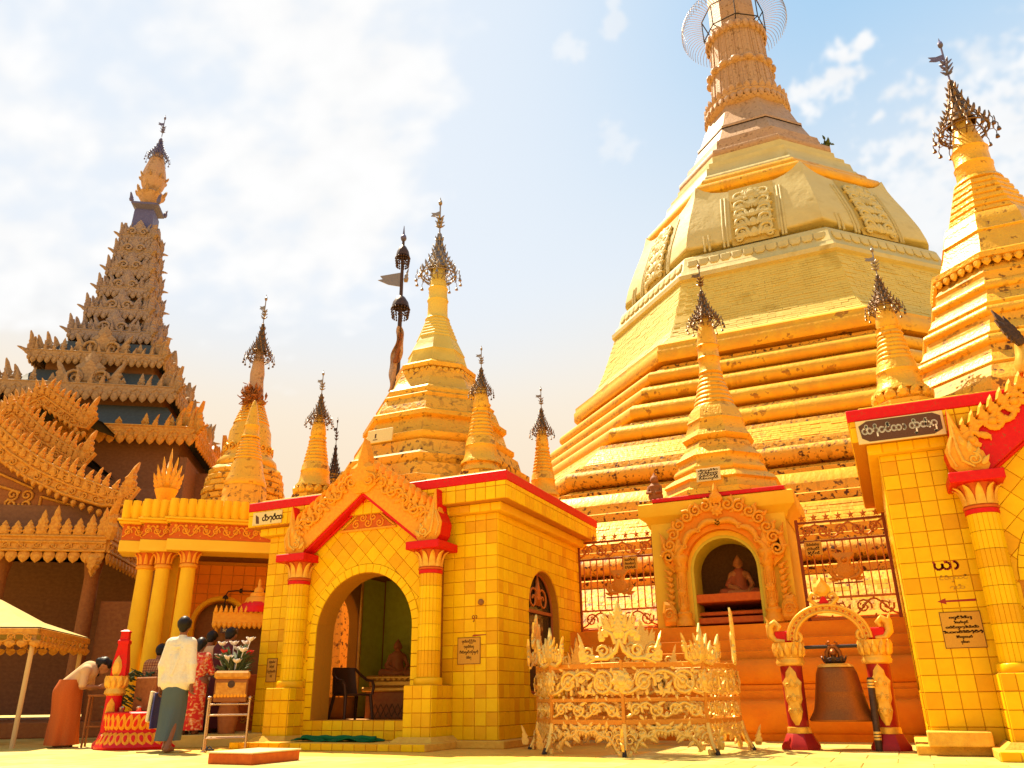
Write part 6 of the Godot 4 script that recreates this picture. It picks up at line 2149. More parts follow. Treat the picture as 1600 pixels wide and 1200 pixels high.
func make_pavilion() -> void:
	var t := thing("carved_pavilion", "tall carved wooden pavilion with a many-tiered spire behind the bowing woman", "pavilion", Vector3(-22.27, 0, -16.98), deg_to_rad(34))
	var G: Material = M.warm_carving
	var O: Material = M.old_carving
	var Y: Material = M.grey_carving
	tier(t, 7.85, 3.62, 3.1, 3.0, 2.4, 9.0, G, true)
	tier(t, 9.42, 2.66, 2.2, 8.6, 1.75, 10.3, O, true)
	tier(t, 10.75, 1.95, 1.6, 10.0, 1.3, 11.5, O, false)
	tier(t, 11.85, 1.24, 0.92, 11.3, 0.82, 12.5, Y, false)
	tier(t, 12.80, 0.98, 0.72, 12.3, 0.68, 13.4, Y, false)
	tier(t, 13.70, 0.80, 0.58, 13.2, 0.56, 14.2, Y, false)
	tier(t, 14.50, 0.68, 0.48, 14.1, 0.55, 15.0, Y, false)
	tier(t, 15.25, 0.58, 0.42, 14.9, 0.46, 15.7, Y, false)
	tier(t, 15.95, 0.52, 0.40, 15.6, 0.38, 16.4, Y, false)
	var b := MB.new()
	b.lathe([V(0.36, 16.2), V(0.34, 17.2), V(0.30, 17.3), V(0.46, 17.42), V(0.46, 17.5), V(0.2, 17.6)], 4, Transform3D(), true, PI / 4)
	pmb(t, "spire_box", b, M.blue_metal)
	for f in 4:
		part(t, "corner_horn", K.flame_lean, M.blue_metal, Transform3D(Basis(Vector3.UP, f * PI / 2 - PI / 4) * Basis.from_scale(Vector3(0.25, 0.35, 0.5)), Basis(Vector3.UP, f * PI / 2) * Vector3(0.46, 17.48, 0.46)))
	part(t, "lotus_bowl", octo([V(0.18, 17.55), V(0.34, 17.85), V(0.46, 18.05), V(0.40, 18.12), V(0.2, 18.14)]), M.spire_gold)
	part(t, "bowl_petals", ring_of(K.flame, 8, 0.42, 18.02, Vector3(0.2, 0.3, 0.5), 0.4), M.old_carving)
	part(t, "spire_bud", octo([V(0.2, 18.1), V(0.34, 18.4), V(0.42, 18.75), V(0.34, 19.2), V(0.2, 19.8), V(0.13, 20.1)]), M.spire_gold)
	part(t, "bud_petals", ring_of(K.flame, 8, 0.42, 18.72, Vector3(0.12, 0.2, 0.4), 0.5), M.old_carving)
	part(t, "umbrella_crown", K.crown, M.blue_metal, Transform3D(Basis.from_scale(Vector3(0.34, 0.30, 0.34)), Vector3(0, 19.75, 0)))
	part(t, "finial", K.vane, M.blue_metal, Transform3D(Basis.from_scale(Vector3(0.34, 0.37, 0.34)), Vector3(0, 19.65, 0)))
	# rear and side wings behind the tower (only their carved ridge shows)
	b = MB.new()
	b.bx(Vector3(3.6, 3.6, -0.4), Vector3(1.2, 7.0, 4.6))
	pmb(t, "rear_wing", b, M.dark_wood)
	barge(t, [V(0.0, 8.9), V(0.5, 8.45), V(1.2, 7.7), V(2.0, 7.05), V(2.7, 6.8), V(3.0, 7.1)], 4.3, 0.5, M.warm_carving, 0.28, Transform3D(Basis(Vector3.UP, PI / 2), Vector3.ZERO))
	# entrance porch with three nested gables
	b = MB.new()
	b.bx(Vector3(0, 3.2, 4.2), Vector3(6.0, 5.6, 0.3))
	pmb(t, "porch_back", b, M.dark_wood)
	barge(t, [V(0.0, 7.95), V(0.35, 7.72), V(0.85, 7.42), V(1.2, 7.38), V(1.42, 7.72)], 5.0, 0.46, G, 0.19)
	barge(t, [V(0.0, 6.90), V(0.55, 6.38), V(1.25, 6.02), V(1.80, 5.92), V(2.06, 6.30)], 6.5, 0.52, G, 0.18)
	barge(t, [V(0.0, 6.10), V(0.5, 5.68), V(1.1, 5.32), V(1.9, 4.98), V(2.76, 4.74), V(3.28, 4.78), V(3.52, 5.2)], 7.6, 0.56, G, 0.19)
	# roofs behind the gables
	for q in [[5.0, 7.9, 1.5, 7.4, 3.0], [6.5, 6.9, 2.0, 5.9, 4.6], [7.6, 6.1, 3.4, 4.75, 4.6]]:
		b = MB.new()
		for s in [-1.0, 1.0]:
			b.quad(Vector3(0, q[1] + 0.3, q[0] - 0.1), Vector3(s * q[2], q[3] + 0.25, q[0] - 0.1), Vector3(s * q[2], q[3] + 0.25, q[4]), Vector3(0, q[1] + 0.3, q[4]), Vector3(s, 1, 0))
			b.quad(Vector3(0, q[1] + 0.24, q[0] - 0.1), Vector3(s * q[2], q[3] + 0.19, q[0] - 0.1), Vector3(s * q[2], q[3] + 0.19, q[4]), Vector3(0, q[1] + 0.24, q[4]), Vector3(-s, -1, 0))
		pmb(t, "porch_roof", b, M.roof_green)
	# panelled pediment under the large gable
	b = MB.new()
	b.ext(pv([-3.1, 4.45, 3.1, 4.45, 3.1, 4.8, 1.1, 5.4, 0, 6.2, -1.1, 5.4, -3.1, 4.8]), 7.25, 7.32)
	var pn := pmb(t, "pediment_panel", b, M.brown_wood)
	for q in [[V(1.35, 5.02), V(2.7, 4.66)], [V(1.35, 4.62), V(2.9, 4.58)], [V(1.35, 4.62), V(1.35, 5.02)], [V(0.2, 5.6), V(1.15, 5.2)], [V(0.2, 5.3), V(0.9, 5.1)]]:
		b = MB.new()
		b.tube([Vector3(q[0].x, q[0].y, 7.34), Vector3(q[1].x, q[1].y, 7.34)], 0.035, 4)
		pmb(pn, "panel_moulding", b, G)
	b = MB.new()
	for k in 6:
		b.tube(spiral(Vector2(0.75 + (k % 2) * 0.3, 4.6 + (k / 2) * 0.22), 0.14, k, 1.5, 7.34, 12), 0.03, 5)
	pmb(pn, "carved_figure", b, G)
	# lower eave of the porch with its crest and fringe
	for f in [0, 1, 2]:
		var xf := Transform3D()
		var L := 6.4
		if f == 1:
			xf = Transform3D(Basis(Vector3.UP, PI / 2), Vector3(3.2 - 8.2, 0, 6.2))
			L = 4.0
		if f == 2:
			xf = Transform3D(Basis(Vector3.UP, -PI / 2), Vector3(-3.2 + 8.2, 0, 6.2))
			L = 4.0
		b = MB.new()
		b.box(xf * Transform3D(Basis(), Vector3(0, 3.80, 8.2)), Vector3(L, 0.30, 0.10), 0.015)
		for y in [3.96, 3.84, 3.66]:
			b.tube([xf * Vector3(-L / 2, y, 8.26), xf * Vector3(L / 2, y, 8.26)], 0.03, 5)
		vine(b, L, 0.2, int(L / 0.3), 0.018, xf * Transform3D(Basis(), Vector3(-L / 2, 3.66, 8.255)))
		var fb := pmb(t, "eave_board", b, G)
		var n := int(L / 0.24)
		for i in n:
			var u := -L / 2 + L * (i + 0.5) / n
			part(fb, "fringe_leaf", K.petal, G, xf * Transform3D(Basis.from_scale(Vector3(0.28, -0.26, 0.3)), Vector3(u, 3.66, 8.22)))
			if f < 2:
				var e := absf(u) / (L / 2)
				var hgt := 0.34 + (0.40 * exp(-pow((u - 2.0) / 0.22, 2.0))) + 0.45 * pow(e, 8.0)
				part(fb, "crest_flame", K.flame, G, xf * Transform3D(Basis.from_scale(Vector3(0.42, hgt, 0.5)), Vector3(u, 3.95, 8.2)))
	part(t, "corner_horn", K.flame_lean, G, Transform3D(Basis(Vector3.UP, -PI / 4) * Basis.from_scale(Vector3(0.6, 0.9, 0.8)), Vector3(3.2, 3.9, 8.2)))
	part(t, "corner_pendant", K.flame, G, Transform3D(Basis.from_scale(Vector3(0.5, -0.5, 0.9)), Vector3(3.0, 3.62, 8.2)))
	b = MB.new()
	b.bx(Vector3(0, 4.05, 6.3), Vector3(6.2, 0.1, 3.7))
	b.bx(Vector3(0, 4.4, 5.9), Vector3(6.0, 0.8, 3.0))
	pmb(t, "porch_ceiling", b, M.dark_wood)
	for u in [-2.85, -1.0, 1.0, 2.85]:
		b = MB.new()
		b.lathe([V(0.0, 0.0), V(0.24, 0.0), V(0.24, 0.3), V(0.17, 0.36), V(0.15, 3.2), V(0.2, 3.5), V(0.2, 4.0)], 14, Transform3D(Basis(), Vector3(u, 0, 7.7)))
		pmb(t, "post", b, M.brown_wood)
	b = MB.new()
	b.bx(Vector3(3.45, 1.35, 7.5), Vector3(0.75, 2.7, 0.12), 0.01)
	pmb(t, "door_panel", b, M.brown_wood)
	b = MB.new()
	b.tube([Vector3(4.05, 0.0, 7.6), Vector3(4.05, 4.3, 7.6)], 0.06, 8)
	pmb(t, "drain_pole", b, M.brown_wood)
	b = MB.new()
	b.bx(Vector3(0, 0.15, 4.0), Vector3(7.4, 0.3, 8.0), 0.02)
	pmb(t, "floor", b, M.brown_wood)
	for s in [-1.0, 1.0]:
		b = MB.new()
		b.bx(Vector3(s * 3.3, 3.6, 0.0), Vector3(0.2, 7.2, 6.6))
		pmb(t, "side_wall", b, M.dark_wood)

# ---------------------------------------------------------------- spires further back
func make_far_spires() -> void:
	var t := thing("weathered_stupa", "weathered golden stupa with flaking bricks behind the columned hall", "stupa", Vector3(-13.77, 3.98, -14.5))
	part(t, "base", octo([V(0, 0), V(1.0, 0.0), V(1.0, 0.35), V(0.92, 0.40), V(0.94, 0.75), V(0.88, 0.8), V(0.90, 1.05), V(0.84, 1.1)]), M.stained_gold)
	part(t, "terrace", octo([V(0.84, 1.1), V(0.88, 1.3), V(0.82, 1.36), V(0.86, 1.6), V(0.78, 1.66), V(0.80, 1.86), V(0.70, 1.95)]), M.stained_gold)
	for j in 11:
		for i in 16:
			var a := TAU * (i + 0.5 * (j % 2)) / 16
			if cos(a - 0.75) < -0.1:
				continue
			var r := [0.98, 0.97, 0.92, 0.95, 0.94, 0.90, 0.88, 0.90, 0.86, 0.84, 0.80][j] as float
			part(t, "brick", boxm(Vector3(0.36, 0.135, 0.12), 0.02), [M.stupa_gold, M.stained_gold][rng.randi() % 2], Transform3D(Basis(Vector3.UP, a + rng.randfn() * 0.03), Vector3(sin(a) * r, 0.22 + j * 0.155, cos(a) * r)))
	part(t, "bell_rim", turned([V(0.66, 1.92), V(0.72, 2.0), V(0.70, 2.12), V(0.60, 2.22)]), M.stupa_gold)
	part(t, "bell", turned([V(0.60, 2.2), V(0.55, 2.4), V(0.56, 2.5), V(0.52, 2.6), V(0.50, 2.9), V(0.42, 3.1)]), M.stupa_gold)
	var rl := MB.new()
	for i in 14:
		var a := TAU * i / 14
		rl.tube(spiral(Vector2.ZERO, 0.12, i, 1.4, 0.57, 12, Transform3D(Basis(Vector3.UP, a), Vector3(0, 2.42, 0))), 0.025, 5)
	pmb(t, "scroll_relief", rl, M.stupa_gold)
	var p := []
	for k in 7:
		var r := lerpf(0.42, 0.25, k / 6.0)
		p += [V(r, 3.1 + k * 0.085), V(r + 0.02, 3.12 + k * 0.085), V(r, 3.17 + k * 0.085)]
	part(t, "ringed_spire", turned(p), M.stupa_gold)
	part(t, "bud", turned([V(0.25, 3.68), V(0.30, 3.72), V(0.22, 3.8), V(0.19, 4.1), V(0.17, 4.3), V(0.18, 4.5), V(0.15, 4.75), V(0.08, 5.2), V(0, 5.5)]), M.spire_gold)
	crown(t, 4.95, 0.30, M.bronze_filigree, M.silver_filigree, 1.08)
	var tf := MB.new()
	for i in 260:
		var d := Vector3(rng.randfn() * 0.11, rng.randfn() * 0.13, rng.randfn() * 0.11)
		tf.add(K.leaflet, Transform3D(Basis(Vector3.UP, rng.randf() * TAU) * Basis(Vector3.RIGHT, rng.randf() * 2.5) * Basis.from_scale(Vector3(0.12, 0.16, 0.08)), d))
	tag(pmb(self, numbered("dried_weed"), tf, M.brown_wood, Transform3D(Basis(), Vector3(-13.68, 7.75, -14.3))), "clump of dried brown weed on the neck of the weathered stupa", "weed")
	t = thing("plain_stupa", "small smooth golden stupa without crown in front of the weathered stupa", "stupa", Vector3(-12.04, 3.98, -12.7))
	part(t, "base", turned([V(0, 0), V(0.52, 0.0), V(0.52, 0.3), V(0.47, 0.35), V(0.46, 0.8), V(0.42, 0.9)], 12), M.stained_gold)
	part(t, "bell", turned([V(0.42, 0.9), V(0.44, 0.96), V(0.40, 1.06), V(0.34, 1.25), V(0.32, 1.4), V(0.28, 1.5)]), M.stupa_gold)
	p = []
	for k in 7:
		var r := lerpf(0.285, 0.19, k / 6.0)
		p += [V(r, 1.5 + k * 0.07), V(r + 0.015, 1.52 + k * 0.07), V(r - 0.008, 1.56 + k * 0.07)]
	part(t, "ringed_spire", turned(p), M.stupa_gold)
	part(t, "bud", turned([V(0.185, 1.99), V(0.21, 2.02), V(0.17, 2.08), V(0.155, 2.25), V(0.17, 2.28), V(0.14, 2.34), V(0.10, 2.6), V(0.04, 2.85), V(0, 2.9)]), M.stupa_gold)
	t = thing("dark_spire", "thin dark filigree spire behind the roof of the shrine with green mat", "spire", Vector3(-13.39, 0.0, -17.46))
	part(t, "tower", octo([V(0.9, 0), V(0.8, 4.0), V(0.4, 5.2), V(0.16, 6.2), V(0.1, 6.6)]), M.stained_gold)
	part(t, "umbrella_crown", K.crown, M.dark_bronze, Transform3D(Basis.from_scale(Vector3(0.2, 0.33, 0.2)), Vector3(0, 6.35, 0)))
	part(t, "finial", K.vane, M.dark_bronze, Transform3D(Basis.from_scale(Vector3(0.2, 0.31, 0.2)), Vector3(0, 6.4, 0)))
	# prayer pole with tiered parasols and a streamer
	t = thing("prayer_pole", "tall prayer pole with beaded parasols and a pennant behind the octagonal roof stupa", "pole", Vector3(-14.8, 0.0, -22.58))
	var b := MB.new()
	b.tube([Vector3(0, 0, 0), Vector3(0, 11, 0), Vector3(0, 17.5, 0)], [0.16, 0.10, 0.05], 8)
	pmb(t, "mast", b, M.dark_bronze)
	for q in [[14.35, 0.34], [16.55, 0.27]]:
		var y: float = q[0]
		var r: float = q[1]
		b = MB.new()
		b.lathe([V(r, y), V(r * 0.85, y + 0.22), V(r * 0.5, y + 0.42), V(0.05, y + 0.52)], 16, Transform3D())
		for i in 18:
			var a := TAU * i / 18
			for k in 4:
				b.ball(Vector3(sin(a) * r * (1.0 - 0.05 * k), y - 0.07 - 0.11 * k, cos(a) * r * (1.0 - 0.05 * k)), Vector3(0.035, 0.05, 0.035), 4)
		pmb(t, "beaded_parasol", b, M.dark_bronze)
	b = MB.new()
	b.ext(pv([-0.06, 15.25, -0.5, 15.32, -0.9, 15.5, -0.72, 15.55, -0.82, 15.68, -0.06, 15.85, 0.02, 15.6]), -0.015, 0.015, Transform3D(Basis(Vector3.UP, 0.5), Vector3.ZERO))
	b.add(K.flame_lean, trs(Vector3(0.18, 15.4, 0.0), Vector3(0.3, 0.6, 0.3), 0.5))
	pmb(t, "pennant", b, M.silver_filigree)
	b = MB.new()
	b.ball(Vector3(0, 17.4, 0), Vector3(0.12, 0.16, 0.12), 6)
	b.tube([Vector3(0, 17.5, 0), Vector3(0, 17.95, 0)], [0.05, 0.01], 5)
	pmb(t, "top_bud", b, M.blue_metal)
	b = MB.new()
	b.sheet(func(s, u): return Vector3((u - 0.5) * (0.16 + 0.22 * sin(s * 2.8) + 0.06 * sin(s * 19.0)) - 0.20 * s * s + 0.05 * sin(s * 9.0), 13.5 - 2.6 * s, 0.10 + 0.09 * sin(u * 7.0 + s * 8.0)), 24, 8, 0.02)
	pmb(t, "streamer", b, M.spire_gold, Transform3D(Basis(Vector3.UP, 0.55), Vector3.ZERO))
	b = MB.new()
	b.sheet(func(s, u): return Vector3((u - 0.5) * (0.08 + 0.16 * s + 0.05 * sin(s * 23.0)) + 0.06 - 0.12 * s, 13.2 - 1.2 * s, 0.22 + 0.05 * sin(u * 9.0 + s * 6.0)), 10, 6, 0.02)
	pmb(t, "dark_streamer", b, M.brown_wood, Transform3D(Basis(Vector3.UP, 0.55), Vector3.ZERO))

# ---------------------------------------------------------------- gilded openwork enclosure
func make_stand() -> void:
	var C := Vector3(-3.20, 0, -10.86)
	var t := thing("openwork_stand", "gilded openwork stand of scrolls on curved legs before the orange terrace", "stand", C)
	var R := 1.31
	var a0 := deg_to_rad(10.0)
	var side := 2.0 * R * sin(PI / 8)
	var ap := R * cos(PI / 8)
	var fr := MB.new()
	vine(fr, side - 0.06, 0.31, 2, 0.026, Transform3D(Basis(), Vector3(0.03, 0.0, 0)), true)
	for s in 2:
		fr.tube(spiral(Vector2(0.03 + (side - 0.06) * (0.25 + 0.5 * s), 0.155), 0.15, 0.3, 1.0, 0.0, 18), 0.026, 5)
	for k in 12:
		var u := side * (k + 0.5) / 12
		fr.add(K.leaflet, trs(Vector3(u, 0.01 if k % 2 else 0.30, 0.0), Vector3(0.08, (0.09 if k % 2 else -0.09), 0.12), 0.0, 0.4 * sin(k * 2.0)))
	for s in 2:
		var c := Vector2(0.03 + (side - 0.06) * (0.25 + 0.5 * s), 0.155)
		for k in 9:
			var a := TAU * k / 9
			fr.add(K.leaflet, Transform3D(Basis(Vector3.BACK, a + 0.7) * Basis.from_scale(Vector3(0.09, 0.10, 0.14)), Vector3(c.x + cos(a) * 0.075, c.y + sin(a) * 0.075, 0.0)))
			fr.add(K.leaflet, Transform3D(Basis(Vector3.BACK, a - 1.0) * Basis.from_scale(Vector3(0.07, 0.08, 0.12)), Vector3(c.x + cos(a) * 0.165, c.y + sin(a) * 0.165, 0.0)))
	for s in 3:
		for k in 6:
			var a := TAU * k / 6 + 0.3
			fr.add(K.leaflet, Transform3D(Basis(Vector3.BACK, a) * Basis.from_scale(Vector3(0.09, 0.12, 0.14)), Vector3(0.03 + (side - 0.06) * 0.5 * s + cos(a) * 0.05, 0.155 + sin(a) * 0.10, 0.0)))
	var frm := fr.mesh()
	var wv := MB.new()
	vine(wv, side - 0.06, 0.19, 4, 0.019, Transform3D(Basis(), Vector3(0.03, 0.0, 0)))
	for k in 16:
		wv.add(K.leaflet, trs(Vector3(0.05 + (side - 0.1) * (k + 0.5) / 16, 0.095 + 0.055 * sin(k * 2.3), 0.0), Vector3(0.08, 0.10, 0.12), 0.0, k * 1.9))
	var wvm := wv.mesh()
	# apron: arch between two legs with scroll fill
	var an := MB.new()
	var pts := []
	for i in 15:
		var q := i / 14.0
		pts.append(Vector3(lerpf(0.10, side - 0.10, q), 0.06 + 0.20 * pow(sin(q * PI), 0.6) - 0.02 * cos(q * TAU * 4), 0))
	an.tube(pts, 0.026, 5)
	for s in [-1.0, 1.0]:
		for k in 3:
			var u: float = side * 0.5 + s * side * (0.42 - 0.12 * k)
			an.tube(spiral(Vector2(u, 0.22 - 0.01 * k + 0.02), 0.075 - 0.014 * k, k * 2.0, s * 1.5, 0.005, 14), taper(15, 0.016, 0.009), 5)
			an.add(K.leaflet, trs(Vector3(u, 0.15 + 0.05 * k, 0), Vector3(0.10, 0.13, 0.12), 0.0, s * (0.5 + k)))
			an.add(K.leaflet, trs(Vector3(u + s * 0.03, 0.10 + 0.05 * k, 0), Vector3(0.09, 0.12, 0.12), 0.0, s * 2.2))
	for k in 9:
		an.add(K.leaflet, trs(Vector3(side * (k + 0.5) / 9, 0.325, 0.0), Vector3(0.09, -0.06, 0.12)))
	for k in 22:
		var q := (k + 0.5) / 22.0
		var lowy := 0.07 + 0.20 * pow(sin(q * PI), 0.6)
		an.add(K.leaflet, trs(Vector3(lerpf(0.06, side - 0.06, q), lerpf(lowy, 0.33, 0.35 + 0.3 * (k % 2)), 0.0), Vector3(0.10, 0.12, 0.12), 0.0, k * 2.2))
		an.add(K.leaflet, trs(Vector3(lerpf(0.06, side - 0.06, q), lowy, 0.0), Vector3(0.08, -0.07, 0.12), 0.0, 0.6 * (q - 0.5)))
	var anm := an.mesh()
	# leg that sweeps outwards to a curled foot
	var lg := MB.new()
	lg.tube([Vector3(0, 0.34, 0), Vector3(0, 0.24, 0.01), Vector3(0, 0.12, 0.05), Vector3(0, 0.03, 0.11)], [0.03, 0.04, 0.035, 0.028], 6)
	lg.tube(spiral(Vector2(0.06, 0.17), 0.075, 0, 1.4, 0.03, 12), 0.014, 5)
	lg.tube(spiral(Vector2(-0.06, 0.17), 0.075, PI, -1.4, 0.03, 12), 0.014, 5)
	for k in 4:
		lg.add(K.leaflet, trs(Vector3(0.05 * (k - 1.5), 0.06, 0.06), Vector3(0.11, 0.15, 0.12), 0.0, 0.35 * (1.5 - k) + 3.14))
	lg.add(K.flame_lean, Transform3D(Basis(Vector3.UP, -PI / 2) * Basis.from_scale(Vector3(0.16, 0.24, 0.2)), Vector3(0, 0.06, 0.18)))
	var lgm := lg.mesh()
	var ft := MB.new()
	ft.box(Transform3D(Basis(Vector3.RIGHT, -0.5), Vector3(0, 0.03, 0.115)), Vector3(0.045, 0.075, 0.045), 0.004)
	var ftm := ft.mesh()
	# crowns
	var cr := MB.new()
	for s in [-1.0, 1.0]:
		cr.tube([Vector3(s * 0.42, 0.0, 0), Vector3(s * 0.30, 0.06, 0), Vector3(s * 0.16, 0.06, 0), Vector3(s * 0.05, 0.14, 0), Vector3(0, 0.28, 0)], [0.02, 0.03, 0.034, 0.032, 0.028], 6)
		cr.tube([Vector3(s * 0.05, 0.22, 0), Vector3(s * 0.08, 0.33, 0), Vector3(s * 0.16, 0.38, 0), Vector3(s * 0.23, 0.34, 0), Vector3(s * 0.22, 0.28, 0), Vector3(s * 0.17, 0.28, 0)], [0.03, 0.034, 0.034, 0.03, 0.024, 0.016], 6)
		cr.tube(spiral(Vector2(s * 0.20, 0.14), 0.075, 0.0 if s > 0 else PI, s * 1.3, 0, 12), 0.018, 5)
		cr.tube(spiral(Vector2(s * 0.38, 0.12), 0.07, 0.0 if s > 0 else PI, s * 1.3, 0, 12), 0.016, 5)
		cr.add(K.flame_lean, trs(Vector3(s * 0.44, 0.02, 0), Vector3(s * 0.18, 0.34, 0.2)))
		cr.add(K.flame_lean, trs(Vector3(s * 0.13, 0.36, 0), Vector3(s * 0.16, 0.24, 0.2)))
	for s in [-1.0, 1.0]:
		for k in 4:
			cr.add(K.flame_lean, trs(Vector3(s * (0.06 + 0.05 * k), 0.40 - 0.05 * k, 0), Vector3(s * 0.13, 0.20, 0.18)))
			cr.add(K.leaflet, trs(Vector3(s * (0.10 + 0.09 * k), 0.06, 0), Vector3(0.11, 0.13, 0.15), 0.0, -s * 0.6 * k))
	cr.add(K.flame, trs(Vector3(0, 0.28, 0), Vector3(0.30, 0.32, 0.3)))
	cr.add(K.flame, trs(Vector3(0, 0.44, 0), Vector3(0.24, 0.28, 0.25)))
	for k in 5:
		cr.add(K.leaflet, trs(Vector3(0.07 * (k - 2), 0.44, 0), Vector3(0.09, 0.13, 0.12), 0.0, -0.3 * (k - 2)))
	var crm := cr.mesh()
	cr = MB.new()
	for s in [-1.0, 1.0]:
		cr.tube([Vector3(s * 0.04, 0.02, 0), Vector3(s * 0.14, 0.0, 0), Vector3(s * 0.24, 0.06, 0), Vector3(s * 0.24, 0.16, 0), Vector3(s * 0.17, 0.19, 0), Vector3(s * 0.15, 0.12, 0)], [0.03, 0.03, 0.027, 0.024, 0.018, 0.012], 6)
		for k in 3:
			cr.add(K.flame_lean, trs(Vector3(s * (0.06 + 0.06 * k), 0.05 - 0.01 * k, 0), Vector3(s * 0.13, 0.29 - 0.07 * k, 0.18)))
		cr.add(K.flame_lean, trs(Vector3(s * 0.25, 0.12, 0), Vector3(s * 0.14, 0.22, 0.18)))
	cr.add(K.flame, trs(Vector3(0, 0.0, 0), Vector3(0.22, 0.46, 0.25)))
	var scm := cr.mesh()
	for k in 8:
		var a := a0 + TAU * k / 8 + PI / 8
		var bx := Basis(Vector3.UP, a)
		var ox := Transform3D(bx, bx * Vector3(-side / 2, 0, ap))
		for q in [[0.36, 0.055], [0.60, 0.04], [0.985, 0.06]]:
			var b := MB.new()
			b.bx(Vector3(side / 2, q[0], 0), Vector3(side - 0.02, q[1], 0.035), 0.005)
			pmb(t, "rail", b, M.stand_base, ox)
		part(t, "circle_scroll_panel", frm, M.stand_gold, ox * Transform3D(Basis(), Vector3(0, 0.64, 0)))
		part(t, "wave_scroll_panel", wvm, M.stand_gold, ox * Transform3D(Basis(), Vector3(0, 0.395, 0)))
		part(t, "arched_apron", anm, M.stand_gold, ox)
		a = a0 + TAU * k / 8
		var cx := Transform3D(Basis(Vector3.UP, a), Basis(Vector3.UP, a) * Vector3(0, 0, R))
		var b2 := MB.new()
		b2.bx(Vector3(0, 0.69, 0.0), Vector3(0.035, 0.70, 0.035), 0.004)
		pmb(t, "upright", b2, M.stand_base, cx)
		part(t, "corner_flower", K.flower, M.stand_gold, cx * trs(Vector3(0, 0.80, 0.02), Vector3(0.125, 0.125, 0.12)))
		var l := part(t, "leg", lgm, M.stand_gold, cx)
		part(l, "foot", ftm, M.iron)
		if k % 2 == 0:
			part(t, "tall_crown", crm, M.stand_gold, cx * Transform3D(Basis(), Vector3(0, 1.0, 0)))
		else:
			part(t, "low_crown", scm, M.stand_gold, cx * Transform3D(Basis(), Vector3(0, 1.0, 0)))

